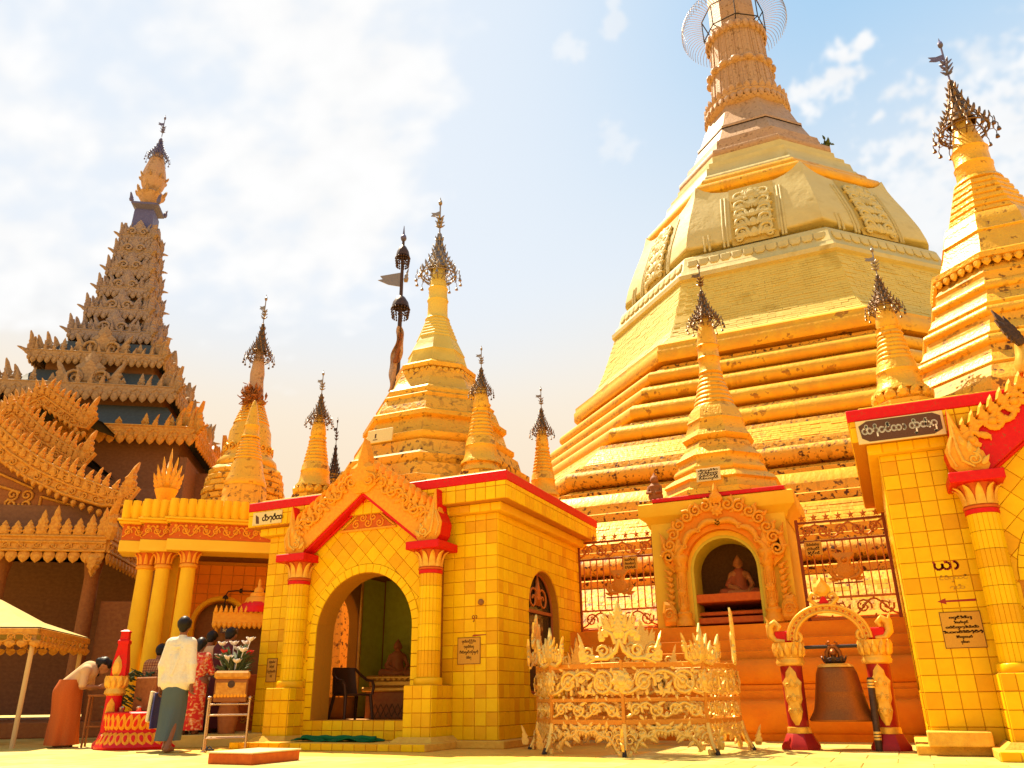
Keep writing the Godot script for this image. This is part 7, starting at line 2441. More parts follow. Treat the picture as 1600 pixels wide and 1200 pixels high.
# ---------------------------------------------------------------- bell on its gate
func make_bell() -> void:
	var t := thing("bell_gate", "red and gold arched gate on two carved posts carrying the bronze bell", "bell gate", Vector3(-0.74, 0, -11.38))
	var half := 0.515
	for s in [-1.0, 1.0]:
		var c := Node3D.new()
		c.name = "post"
		t.add_child(c, true)
		c.position = Vector3(s * half, 0, 0)
		var b := MB.new()
		b.lathe([V(0.0, 0.0), V(0.225, 0.0), V(0.225, 0.045), V(0.19, 0.10), V(0.155, 0.175), V(0.145, 0.185)], 8, Transform3D(), true, PI / 8, 0.8)
		pmb(c, "base", b, M.dark_red)
		part(c, "gold_collar", turned([V(0.14, 0.18), V(0.145, 0.19), V(0.14, 0.255), V(0.125, 0.26)], 20), M.gilt)
		part(c, "shaft", turned([V(0.125, 0.255), V(0.128, 0.4), V(0.135, 0.98)], 20), M.dark_red)
		b = MB.new()
		b.leaf(mirror([0.02, 0.0, 0.06, 0.07, 0.085, 0.16, 0.075, 0.24, 0.10, 0.30, 0.10, 0.42, 0.115, 0.50, 0.07, 0.56, 0.06, 0.62, 0.0, 0.70]), 0.06, 0.135, 0.155, 0.75)
		for k in 3:
			for m in [-1.0, 1.0]:
				b.tube(spiral(Vector2(m * 0.045, 0.16 + 0.15 * k), 0.035, 0.0 if m > 0 else PI, m * 1.4, 0.158, 10), 0.009, 5)
			b.add(K.petal, trs(Vector3(0, 0.10 + 0.17 * k, 0.15), Vector3(0.07, 0.11, 0.15)))
		pmb(c, "carved_medallion", b, M.gilt, Transform3D(Basis(), Vector3(0, 0.28, 0.0)))
		part(c, "capital_ring", turned([V(0.13, 0.975), V(0.17, 0.99), V(0.18, 1.03), V(0.165, 1.05), V(0.17, 1.07)], 24), M.gilt)
		part(c, "capital", turned([V(0.16, 1.06), V(0.155, 1.10), V(0.185, 1.26), V(0.0, 1.27)], 24), M.gilt)
		for i in 12:
			var a := TAU * i / 12
			part(c, "capital_leaf", K.petal, M.gilt, Transform3D(Basis(Vector3.UP, a) * Basis(Vector3.RIGHT, 0.15) * Basis.from_scale(Vector3(0.10, 0.185, 0.2)), Vector3(sin(a) * 0.158, 1.08, cos(a) * 0.158)))
		b = MB.new()
		b.tube([Vector3(s * 0.03, 1.28, 0.02), Vector3(s * 0.14, 1.29, 0.02), Vector3(s * 0.20, 1.36, 0.02), Vector3(s * 0.20, 1.47, 0.02), Vector3(s * 0.13, 1.52, 0.02), Vector3(s * 0.08, 1.47, 0.02), Vector3(s * 0.11, 1.42, 0.02)], [0.03, 0.04, 0.05, 0.055, 0.045, 0.035, 0.02], 8)
		b.add(K.flame_lean, trs(Vector3(s * 0.20, 1.40, 0.02), Vector3(s * 0.14, 0.20, 0.25)))
		pmb(c, "shoulder_curl", b, M.gilt)
		b = MB.new()
		b.bx(Vector3(s * 0.05, 1.34, 0.0), Vector3(0.2, 0.14, 0.07), 0.01)
		pmb(c, "red_shoulder", b, M.red)
	# arch
	var b := MB.new()
	var up := []
	for i in 25:
		var a := PI * i / 24
		up.append(Vector3(cos(a) * 0.50, 1.29 + sin(a) * 0.42, 0))
	var band := PackedVector2Array()
	for p in up:
		band.append(Vector2(p.x, p.y))
	for i in range(24, -1, -1):
		var a := PI * i / 24
		band.append(Vector2(cos(a) * 0.385, 1.29 + sin(a) * 0.33))
	b.ext(band, -0.05, 0.05)
	var ar := pmb(t, "arch", b, M.gilt)
	for r in [[0.50, 0.42], [0.40, 0.34]]:
		b = MB.new()
		var pts := []
		for i in 25:
			var a := PI * i / 24
			pts.append(Vector3(cos(a) * r[0], 1.29 + sin(a) * r[1], 0.05))
		b.tube(pts, 0.02, 6)
		pmb(ar, "rope_moulding", b, M.gilt)
	b = MB.new()
	b.ball(Vector3.ZERO, Vector3(0.016, 0.016, 0.016), 5)
	var bm := b.mesh()
	for i in 34:
		var a := PI * (i + 0.5) / 34
		part(ar, "bead", bm, M.carved_deep if i % 2 else M.gilt, Transform3D(Basis(), Vector3(cos(a) * 0.45, 1.29 + sin(a) * 0.38, 0.055)))
	for s in [-1.0, 1.0]:
		b = MB.new()
		b.tube(spiral(Vector2(s * 0.40, 1.315), 0.075, PI / 2, s * 1.4, 0.03, 16), taper(17, 0.03, 0.016), 6)
		pmb(ar, "end_scroll", b, M.gilt)
		b = MB.new()
		b.tube([Vector3(s * 0.02, 1.70, 0.04), Vector3(s * 0.10, 1.72, 0.04), Vector3(s * 0.17, 1.79, 0.04), Vector3(s * 0.13, 1.86, 0.04), Vector3(s * 0.07, 1.83, 0.04), Vector3(s * 0.10, 1.79, 0.04)], [0.02, 0.032, 0.034, 0.03, 0.022, 0.012], 6)
		pmb(ar, "crest_scroll", b, M.gilt)
	b = MB.new()
	b.ext(pv([-0.10, 1.69, 0.10, 1.69, 0.0, 1.84]), -0.03, 0.03)
	pmb(ar, "red_wedge", b, M.red)
	b = MB.new()
	b.leaf(mirror([0.04, 0.0, 0.105, 0.05, 0.10, 0.12, 0.05, 0.19, 0.0, 0.25]), -0.02, 0.04, 0.08, 0.6, Transform3D(Basis(), Vector3(0, 1.82, 0)))
	b.add(K.petal, trs(Vector3(0, 1.85, 0.06), Vector3(0.09, 0.14, 0.15)))
	pmb(ar, "crest_bud", b, M.gilt)
	b = MB.new()
	b.tube([Vector3(-half, 1.20, 0), Vector3(half, 1.20, 0)], 0.022, 8)
	pmb(t, "cross_bar", b, M.iron)
	# bell
	var g := thing("bronze_bell", "large bronze bell hanging from the bar of the red and gold gate", "bell", Vector3(-0.72, 0, -11.38))
	part(g, "body", turned([V(0.0, 0.335), V(0.33, 0.335), V(0.385, 0.325), V(0.395, 0.345), V(0.375, 0.375), V(0.345, 0.42), V(0.325, 0.46), V(0.322, 0.47), V(0.30, 0.56), V(0.283, 0.65), V(0.285, 0.66), V(0.280, 0.67), V(0.262, 0.78), V(0.245, 0.88), V(0.215, 0.945), V(0.16, 0.985), V(0.09, 1.0), V(0, 1.0)], 40), M.bronze)
	part(g, "shoulder_band", turned([V(0.20, 0.955), V(0.222, 0.95), V(0.205, 0.975), V(0.17, 0.992)], 40), M.gilt)
	b = MB.new()
	b.lathe([V(0.10, 0.99), V(0.135, 1.02), V(0.10, 1.06), V(0.07, 1.07)], 12, Transform3D())
	for i in 8:
		var a := TAU * i / 8
		b.add(K.petal, Transform3D(Basis(Vector3.UP, a) * Basis(Vector3.RIGHT, 0.5) * Basis.from_scale(Vector3(0.08, 0.10, 0.12)), Vector3(sin(a) * 0.10, 1.0, cos(a) * 0.10)))
	pmb(g, "crown_lotus", b, M.dark_bronze)
	b = MB.new()
	b.tube([Vector3(-0.08, 1.05, 0), Vector3(-0.075, 1.13, 0), Vector3(-0.03, 1.20, 0), Vector3(0.03, 1.20, 0), Vector3(0.075, 1.13, 0), Vector3(0.08, 1.05, 0)], 0.03, 8)
	b.ball(Vector3(0, 1.12, 0.03), Vector3(0.045, 0.06, 0.04), 6)
	for s in [-1.0, 1.0]:
		b.tube([Vector3(s * 0.05, 1.16, 0), Vector3(s * 0.06, 1.24, 0.0), Vector3(s * 0.03, 1.26, 0.0)], 0.016, 6)
	pmb(g, "hanging_loop", b, M.bronze)
	# striking log leaning against the right post
	var k := thing("striking_log", "dark wooden striking log with pale bands leaning on the bell gate post", "striker", Vector3(-0.36, 0, -11.16))
	var lx := Transform3D(Basis(Vector3.BACK, -0.035) * Basis(Vector3.RIGHT, -0.05), Vector3.ZERO)
	b = MB.new()
	b.lathe([V(0.0, 0.005), V(0.038, 0.005), V(0.04, 0.02), V(0.04, 0.80), V(0.034, 0.82), V(0, 0.825)], 12, lx)
	pmb(k, "log", b, M.dark_bronze)
	for y in [0.12, 0.70]:
		for q in 3:
			var rg := turned([V(0.0405, y + 0.035 * q), V(0.0435, y + 0.035 * q + 0.005), V(0.0435, y + 0.035 * q + 0.02), V(0.0405, y + 0.035 * q + 0.025)], 14)
			part(k, "pale_band", rg, M.stand_gold, lx)

# ---------------------------------------------------------------- forecourt furniture
func make_forecourt() -> void:
	# inside the near shrine
	var al := thing("altar", "tiered altar under the seated statue inside the shrine with green mat", "altar", Vector3(-8.40, 0.33, -13.25), 0.4)
	var b := MB.new()
	b.bx(Vector3(0, 0.22, 0), Vector3(0.95, 0.44, 0.8), 0.01)
	pmb(al, "base", b, M.statue)
	b = MB.new()
	for i in 9:
		b.tube([Vector3(-0.4 + i * 0.1, 0.03, 0.41), Vector3(-0.3 + i * 0.1, 0.24, 0.41)], 0.008, 4)
		b.tube([Vector3(-0.3 + i * 0.1, 0.03, 0.412), Vector3(-0.4 + i * 0.1, 0.24, 0.412)], 0.008, 4)
	pmb(al, "lattice", b, M.inner_dark)
	b = MB.new()
	b.bx(Vector3(0, 0.48, 0), Vector3(1.1, 0.08, 0.92), 0.02)
	b.bx(Vector3(0, 0.58, -0.05), Vector3(0.9, 0.12, 0.7), 0.03)
	b.bx(Vector3(0, 0.68, -0.05), Vector3(1.0, 0.06, 0.78), 0.02)
	for i in 9:
		b.add(K.petal, trs(Vector3(-0.4 + i * 0.1, 0.62, 0.31), Vector3(0.11, 0.10, 0.15)))
	pmb(al, "throne", b, M.gilt)
	statue("throne_statue", "seated gilded statue on the altar behind the arched door with green mat", Vector3(-8.42, 1.04, -13.28), 0.66, 0.55, M.statue)
	# armchair
	var ch := thing("plastic_armchair", "dark brown plastic armchair inside the shrine with green mat", "armchair", Vector3(-8.22, 0.33, -11.62), 1.15)
	part(ch, "seat", boxm(Vector3(0.46, 0.035, 0.44), 0.012), M.plastic_brown, Transform3D(Basis(), Vector3(0, 0.39, 0)))
	b = MB.new()
	b.sheet(func(s, u): return Vector3((u - 0.5) * 0.46 * (1.0 - 0.15 * s), 0.40 + 0.42 * s, -0.21 - 0.07 * s - 0.05 * (1 - pow(u * 2 - 1, 2.0))), 6, 8, 0.02)
	pmb(ch, "backrest", b, M.plastic_brown)
	for s in [-1.0, 1.0]:
		b = MB.new()
		b.tube([Vector3(s * 0.20, 0.80, -0.28), Vector3(s * 0.26, 0.70, -0.18), Vector3(s * 0.28, 0.62, -0.02), Vector3(s * 0.28, 0.60, 0.16), Vector3(s * 0.27, 0.52, 0.23), Vector3(s * 0.25, 0.39, 0.22)], 0.024, 7)
		pmb(ch, "arm", b, M.plastic_brown)
		b = MB.new()
		b.tube([Vector3(s * 0.23, 0.40, 0.20), Vector3(s * 0.26, 0.005, 0.25)], [0.03, 0.022], 7)
		pmb(ch, "leg", b, M.plastic_brown)
		b = MB.new()
		b.tube([Vector3(s * 0.21, 0.40, -0.20), Vector3(s * 0.25, 0.005, -0.28)], [0.03, 0.022], 7)
		pmb(ch, "leg", b, M.plastic_brown)
	# green mat, rolled at one end
	var mt := thing("green_mat", "folded green mat lying on the plinth before the arched door", "mat", Vector3(-7.36, 0.095, -10.12))
	b = MB.new()
	b.sheet(func(s, u): return Vector3((u - 0.5) * 1.36 + 0.02 * sin(s * 9.0), 0.02 + 0.018 * sin(u * 11.0) * s + 0.012 * sin(u * 23.0 + s * 4.0), (0.5 - s) * -0.36), 6, 26, 0.014)
	pmb(mt, "sheet", b, M.mat_green)
	b = MB.new()
	var rp := []
	for i in 20:
		rp.append(Vector3(-0.62 + 1.24 * i / 19.0, 0.042 + 0.007 * sin(i * 1.3), -0.02 + 0.02 * sin(i * 0.9)))
	b.tube(rp, 0.036, 8)
	pmb(mt, "roll", b, M.mat_green)
	# red low platform
	var rp2 := thing("low_platform", "low red wooden platform with cream top on the marble paving", "platform", Vector3(-6.72, 0.0, -7.72), -0.02)
	part(rp2, "body", boxm(Vector3(0.62, 0.105, 0.78), 0.006), M.carved_deep, Transform3D(Basis(), Vector3(0, 0.054, 0)))
	part(rp2, "top", boxm(Vector3(0.64, 0.016, 0.80), 0.004), M.sign_cream, Transform3D(Basis(), Vector3(0, 0.115, 0)))
	# donation box on a metal stand
	var db := thing("donation_box", "wooden donation box on a tall metal stand beside the tiled pilaster", "donation box", Vector3(-8.66, 0.0, -9.32), 0.72)
	for q in [[-0.27, 0.2], [0.27, 0.2], [-0.27, -0.2], [0.27, -0.2]]:
		b = MB.new()
		b.tube([Vector3(q[0], 0.012, q[1]), Vector3(q[0], 0.66, q[1])], 0.016, 7)
		b.ball(Vector3(q[0], 0.68, q[1]), Vector3(0.026, 0.03, 0.026), 6)
		b.lathe([V(0, 0.0), V(0.035, 0.0), V(0.03, 0.015), V(0, 0.02)], 8, Transform3D(Basis(), Vector3(q[0], 0, q[1])))
		pmb(db, "leg", b, M.steel)
	for y in [0.17, 0.46, 0.60]:
		b = MB.new()
		b.tube([Vector3(-0.27, y, 0.2), Vector3(0.27, y, 0.2)], 0.011, 6)
		b.tube([Vector3(-0.27, y, -0.2), Vector3(0.27, y, -0.2)], 0.011, 6)
		if y < 0.3 or y > 0.5:
			b.tube([Vector3(-0.27, y, -0.2), Vector3(-0.27, y, 0.2)], 0.011, 6)
			b.tube([Vector3(0.27, y, -0.2), Vector3(0.27, y, 0.2)], 0.011, 6)
		pmb(db, "crossbars", b, M.steel)
	part(db, "chest", boxm(Vector3(0.44, 0.30, 0.36), 0.012), M.brown_wood, Transform3D(Basis(), Vector3(0, 0.78, 0)))
	part(db, "lid", boxm(Vector3(0.48, 0.11, 0.40), 0.03), M.warm_carving, Transform3D(Basis(), Vector3(0, 0.985, 0)))
	part(db, "front_plate", boxm(Vector3(0.40, 0.17, 0.01), 0.003), M.warm_carving, Transform3D(Basis(), Vector3(0, 0.80, 0.186)))
	b = MB.new()
	for i in 10:
		b.add(K.petal, trs(Vector3(-0.2 + i * 0.044, 0.69, 0.19), Vector3(0.05, 0.05, 0.06)))
	pmb(db, "carved_rail", b, M.carved)
	b = MB.new()
	b.lathe([V(0.0, -0.005), V(0.05, -0.005), V(0.05, 0.005), V(0, 0.008)], 10, Transform3D(Basis(Vector3.RIGHT, PI / 2), Vector3(0, 0.86, 0.19)))
	pmb(db, "hasp", b, M.dark_bronze)
	# sandals
	for q in [[-9.12, -9.42, 0.8], [-8.98, -9.36, 1.1]]:
		var sd := thing("sandal", "dark sandal left on the paving beside the donation box stand", "sandal", Vector3(q[0], 0.002, q[1]), q[2], "pair of sandals by the donation box")
		b = MB.new()
		b.ext(pv([-0.035, -0.12, 0.035, -0.12, 0.042, 0.0, 0.046, 0.08, 0.02, 0.13, -0.02, 0.13, -0.046, 0.08, -0.042, 0.0]), 0.0, 0.018, Transform3D(Basis(Vector3.RIGHT, -PI / 2), Vector3.ZERO))
		pmb(sd, "sole", b, M.black_cloth)
		b = MB.new()
		b.tube([Vector3(-0.04, 0.02, 0.0), Vector3(-0.02, 0.05, -0.05), Vector3(0.0, 0.02, -0.09), Vector3(0.02, 0.05, -0.05), Vector3(0.04, 0.02, 0.0)], 0.008, 5)
		pmb(sd, "strap", b, M.black_cloth)
	# lotus pedestal
	var lo := thing("lotus_pedestal", "round red and gold lotus pedestal in two rows of petals", "pedestal", Vector3(-10.56, 0.0, -9.62))
	part(lo, "core", turned([V(0, 0.0), V(0.74, 0.0), V(0.76, 0.04), V(0.70, 0.10), V(0.60, 0.22), V(0.58, 0.26), V(0.58, 0.30), V(0.62, 0.42), V(0.66, 0.52), V(0.62, 0.54), V(0, 0.54)], 40), M.red)
	var inl := MB.new()
	for i in 34:
		var a := TAU * i / 34
		var lx := Transform3D(Basis(Vector3.UP, a) * Basis(Vector3.RIGHT, -0.55) * Basis(Vector3.BACK, 0.35) * Basis.from_scale(Vector3(0.17, -0.25, 0.22)), Vector3(sin(a) * 0.60, 0.235, cos(a) * 0.60))
		var ux := Transform3D(Basis(Vector3.UP, a) * Basis(Vector3.RIGHT, 0.22) * Basis(Vector3.BACK, -0.3) * Basis.from_scale(Vector3(0.15, 0.25, 0.22)), Vector3(sin(a) * 0.59, 0.285, cos(a) * 0.59))
		part(lo, "lower_petal", K.petal, M.carved, lx)
		part(lo, "upper_petal", K.petal, M.carved, ux)
		inl.add(K.petal, lx * trs(Vector3(0, 0.14, 0.06), Vector3(0.62, 0.70, 0.9)))
		inl.add(K.petal, ux * trs(Vector3(0, 0.14, 0.06), Vector3(0.62, 0.70, 0.9)))
	pmb(lo, "petal_inlay", inl, M.red).set_meta("kind", "stuff")
	b = MB.new()
	b.bx(Vector3(-0.05, 0.80, -0.1), Vector3(0.5, 0.52, 0.36), 0.02)
	pmb(lo, "offering_cabinet", b, M.brown_wood)
	for q in [[-0.30, 0.28], [-0.22, 0.34], [0.2, 0.36]]:
		b = MB.new()
		b.lathe([V(0, 0.54), V(0.04, 0.54), V(0.05, 0.60), V(0.03, 0.62)], 10, Transform3D(Basis(), Vector3(q[0], 0, q[1])))
		pmb(lo, "offering_cup", b, M.steel)
	# red post beside it
	var ps := thing("carved_red_post", "red post with gilded medallion and capital beside the lotus pedestal", "post", Vector3(-10.98, 0.0, -9.34), 0.6)
	part(ps, "base", turned([V(0, 0), V(0.26, 0.0), V(0.26, 0.07), V(0.20, 0.12), V(0.16, 0.22)], 8), M.dark_red)
	part(ps, "shaft", turned([V(0.15, 0.2), V(0.14, 0.75)], 18), M.red)
	b = MB.new()
	b.leaf(mirror([0.02, 0.0, 0.07, 0.1, 0.08, 0.25, 0.06, 0.38, 0.0, 0.46]), 0.08, 0.15, 0.17, 0.7)
	pmb(ps, "carved_medallion", b, M.carved, Transform3D(Basis(), Vector3(0, 0.25, 0)))
	part(ps, "capital", turned([V(0.14, 0.74), V(0.19, 0.77), V(0.18, 0.81), V(0.16, 0.84), V(0.20, 1.02), V(0, 1.03)], 20), M.gilt)
	for i in 10:
		var a := TAU * i / 10
		part(ps, "capital_leaf", K.petal, M.gilt, Transform3D(Basis(Vector3.UP, a) * Basis(Vector3.RIGHT, 0.15) * Basis.from_scale(Vector3(0.12, 0.18, 0.2)), Vector3(sin(a) * 0.165, 0.85, cos(a) * 0.165)))
	part(ps, "gold_bud", K.petal, M.gilt, trs(Vector3(0, 1.02, 0.12), Vector3(0.20, 0.30, 0.3)))
	b = MB.new()
	b.lathe([V(0.13, 1.02), V(0.125, 1.2), V(0.085, 1.48), V(0.10, 1.50), V(0.10, 1.54), V(0.075, 1.56), V(0.07, 1.66), V(0.085, 1.68), V(0.03, 1.71), V(0, 1.71)], 4, Transform3D(Basis(), Vector3(0.03, 0, 0)), true, PI / 4)
	pmb(ps, "red_top", b, M.red)
	ps.scale = Vector3(0.82, 1.0, 0.82)
	lo.scale = Vector3(0.88, 0.95, 0.88)
	# little planetary shrine with frilled canopy, flowers and sign
	var pl := thing("post_shrine", "small frilled golden shrine with red domed top and day sign", "shrine", Vector3(-10.44, 0.17, -11.40), 0.72)
	b = MB.new()
	b.bx(Vector3(0, 0.45, 0), Vector3(1.0, 0.90, 0.5), 0.02)
	pmb(pl, "base", b, M.carved_deep)
	b = MB.new()
	for i in 14:
		b.tube(spiral(Vector2(-0.42 + (i % 7) * 0.14, 0.2 + (i / 7) * 0.3), 0.07, i, 1.5, 0.255, 10), 0.014, 4)
	pmb(pl, "base_relief", b, M.carved)
	part(pl, "back_panel", boxm(Vector3(1.0, 0.9, 0.06), 0.01), M.inner_dark, Transform3D(Basis(), Vector3(0, 1.35, -0.2)))
	for s in [-1.0, 1.0]:
		b = MB.new()
		b.lathe([V(0.035, 0.9), V(0.03, 1.8)], 10, Transform3D(Basis(), Vector3(s * 0.46, 0, 0.2)))
		pmb(pl, "post", b, M.carved)
	part(pl, "canopy", boxm(Vector3(1.08, 0.22, 0.56), 0.01), M.carved, Transform3D(Basis(), Vector3(0, 1.82, 0)))
	for i in 13:
		part(pl, "frill", K.flame, M.carved, trs(Vector3(-0.5 + i / 12.0, 1.90, 0.285), Vector3(0.11, 0.14, 0.15)))
		part(pl, "frill", K.petal, M.carved, trs(Vector3(-0.5 + i / 12.0, 1.76, 0.285), Vector3(0.10, -0.12, 0.15)))
	part(pl, "red_dome", turned([V(0.36, 1.93), V(0.34, 2.02), V(0.24, 2.12), V(0.12, 2.16)], 20), M.red, Transform3D(Basis(), Vector3(0.18, 0, 0)))
	part(pl, "spire", turned([V(0.26, 2.10), V(0.22, 2.14), V(0.20, 2.2), V(0.15, 2.22), V(0.14, 2.28), V(0.09, 2.30), V(0.08, 2.36), V(0.03, 2.40), V(0.025, 2.5), V(0, 2.56)], 18), M.carved, Transform3D(Basis(), Vector3(0.18, 0, 0)))
	b = MB.new()
	b.bx(Vector3(-0.24, 1.62, 0.27), Vector3(0.30, 0.10, 0.015), 0.003)
	var sg := pmb(pl, "day_sign", b, M.sign_dark)
	var tm := TextMesh.new()
	tm.text = "Sunday"
	tm.font_size = 16
	tm.pixel_size = 0.0042
	tm.depth = 0.002
	var sf := SystemFont.new()
	sf.font_names = PackedStringArray(["Droid Sans"])
	sf.font_weight = 700
	tm.font = sf
	part(sg, "lettering", tm, M.sign_cream, Transform3D(Basis(), Vector3(-0.24, 1.62, 0.2795)))
	statue("shrine_statue", "tiny seated statue inside the small frilled shrine", Vector3(-10.44, 1.08, -11.40), 0.36, 0.72, M.statue)
	# vase of white lilies and red flowers
	var vs := thing("flower_vase", "dark vase of white and red flowers in front of the small frilled shrine", "vase", Vector3(-9.50, 0.17, -10.22))
	part(vs, "vase", turned([V(0, 0.0), V(0.12, 0.0), V(0.16, 0.3), V(0.10, 0.62), V(0.15, 0.75), V(0.1, 0.76)], 18), M.brown_wood)
	var leaves := MB.new()
	for i in 90:
		var a := rng.randf() * TAU
		leaves.add(K.leaflet, Transform3D(Basis(Vector3.UP, a) * Basis(Vector3.RIGHT, rng.randf_range(0.2, 1.4)) * Basis.from_scale(Vector3(0.12, 0.22, 0.08)), Vector3(sin(a) * 0.1, 0.72 + rng.randf() * 0.4, cos(a) * 0.1)))
	pmb(vs, "foliage", leaves, M.leafgreen)
	for i in 13:
		var a := i * 2.4
		var r := 0.10 + 0.20 * rng.randf()
		var h := 0.95 + 0.42 * rng.randf()
		var p := Vector3(sin(a) * r, h, cos(a) * r)
		b = MB.new()
		b.tube([Vector3(sin(a) * 0.03, 0.7, cos(a) * 0.03), p], 0.007, 5)
		for k in 5:
			var c := TAU * k / 5
			b.add(K.petal, Transform3D(Basis(Vector3.UP, c) * Basis(Vector3.RIGHT, 0.9) * Basis.from_scale(Vector3(0.09, 0.10, 0.08)), p))
		pmb(vs, "flower", b, M.flower_red if i % 4 == 1 else M.flower_white)
	# potted palm-like plant behind the red post
	var pp := thing("potted_plant", "small leafy plant in a pot behind the red post", "plant", Vector3(-10.98, 0.0, -9.98))
	part(pp, "pot", turned([V(0, 0.0), V(0.14, 0.0), V(0.2, 0.4), V(0.17, 0.42), V(0, 0.38)], 16), M.carved_deep)
	b = MB.new()
	for i in 26:
		var a := i * 2.4
		var L := rng.randf_range(0.3, 0.6)
		var base := Vector3(0, 0.4 + 0.5 * rng.randf(), 0)
		b.tube([Vector3(0, 0.36, 0), base, base + Vector3(sin(a) * L * 0.6, 0.22, cos(a) * L * 0.6), base + Vector3(sin(a) * L, 0.1, cos(a) * L)], [0.012, 0.012, 0.01, 0.004], 4)
		for k in 5:
			b.add(K.leaflet, Transform3D(Basis(Vector3.UP, a + 0.5 * (k % 2 * 2 - 1)) * Basis(Vector3.RIGHT, 1.2) * Basis.from_scale(Vector3(0.10, 0.2, 0.06)), base + Vector3(sin(a) * L * (0.3 + 0.14 * k), 0.18 - 0.02 * k, cos(a) * L * (0.3 + 0.14 * k))))
	pmb(pp, "fronds", b, M.leafgreen)
	# tent canopy at the left
	var cn := thing("tent_canopy", "cream tent canopy with carved golden fringe on slim posts", "canopy", Vector3(-14.28, 0, -9.36), deg_to_rad(34))
	b = MB.new()
	b.lathe([V(1.24, 1.80), V(0.62, 2.02), V(0.05, 2.36), V(0, 2.37)], 4, Transform3D(), true, PI / 4)
	b.lathe([V(0, 2.34), V(0.05, 2.33), V(0.62, 1.99), V(1.22, 1.77)], 4, Transform3D(), true, PI / 4)
	pmb(cn, "roof", b, M.canvas)
	for f in 4:
		var xf := Transform3D(Basis(Vector3.UP, f * PI / 2), Vector3.ZERO)
		b = MB.new()
		b.box(xf * Transform3D(Basis(), Vector3(0, 1.73, 1.24)), Vector3(2.52, 0.10, 0.04), 0.006)
		vine(b, 2.4, 0.16, 10, 0.014, xf * Transform3D(Basis(), Vector3(-1.2, 1.56, 1.25)))
		for i in 14:
			b.add(K.petal, xf * trs(Vector3(-1.2 + i * 0.185, 1.60, 1.24), Vector3(0.2, -0.12, 0.2)))
		pmb(cn, "fringe_board", b, M.warm_carving)
		b = MB.new()
		b.tube([xf * Vector3(1.15, 0.0, 1.15), xf * Vector3(1.15, 1.75, 1.15)], 0.04, 8)
		pmb(cn, "post", b, M.canopy_post)
	# kneeling board under the walking man and a step slab
	var kb := thing("floor_board", "thin pale board on the paving under the man in white", "board", Vector3(-9.30, 0.0, -8.86), 0.3)
	part(kb, "board", boxm(Vector3(0.62, 0.016, 0.34), 0.003), M.canvas, Transform3D(Basis(), Vector3(0, 0.012, 0)))
	# side table of the bowing woman
	var tb := thing("offering_table", "slim dark offering table in front of the bowing woman", "table", Vector3(-11.60, 0.0, -9.72), 0.75)
	part(tb, "top", boxm(Vector3(0.5, 0.03, 0.4), 0.005), M.brown_wood, Transform3D(Basis(), Vector3(0, 0.75, 0)))
	for q in [[-0.22, 0.17], [0.22, 0.17], [-0.22, -0.17], [0.22, -0.17]]:
		b = MB.new()
		b.tube([Vector3(q[0], 0.0, q[1]), Vector3(q[0], 0.74, q[1])], 0.018, 6)
		pmb(tb, "leg", b, M.brown_wood)
	b = MB.new()
	for y in [0.3]:
		b.tube([Vector3(-0.22, y, 0.17), Vector3(0.22, y, 0.17)], 0.012, 5)
	pmb(tb, "stretcher", b, M.brown_wood)

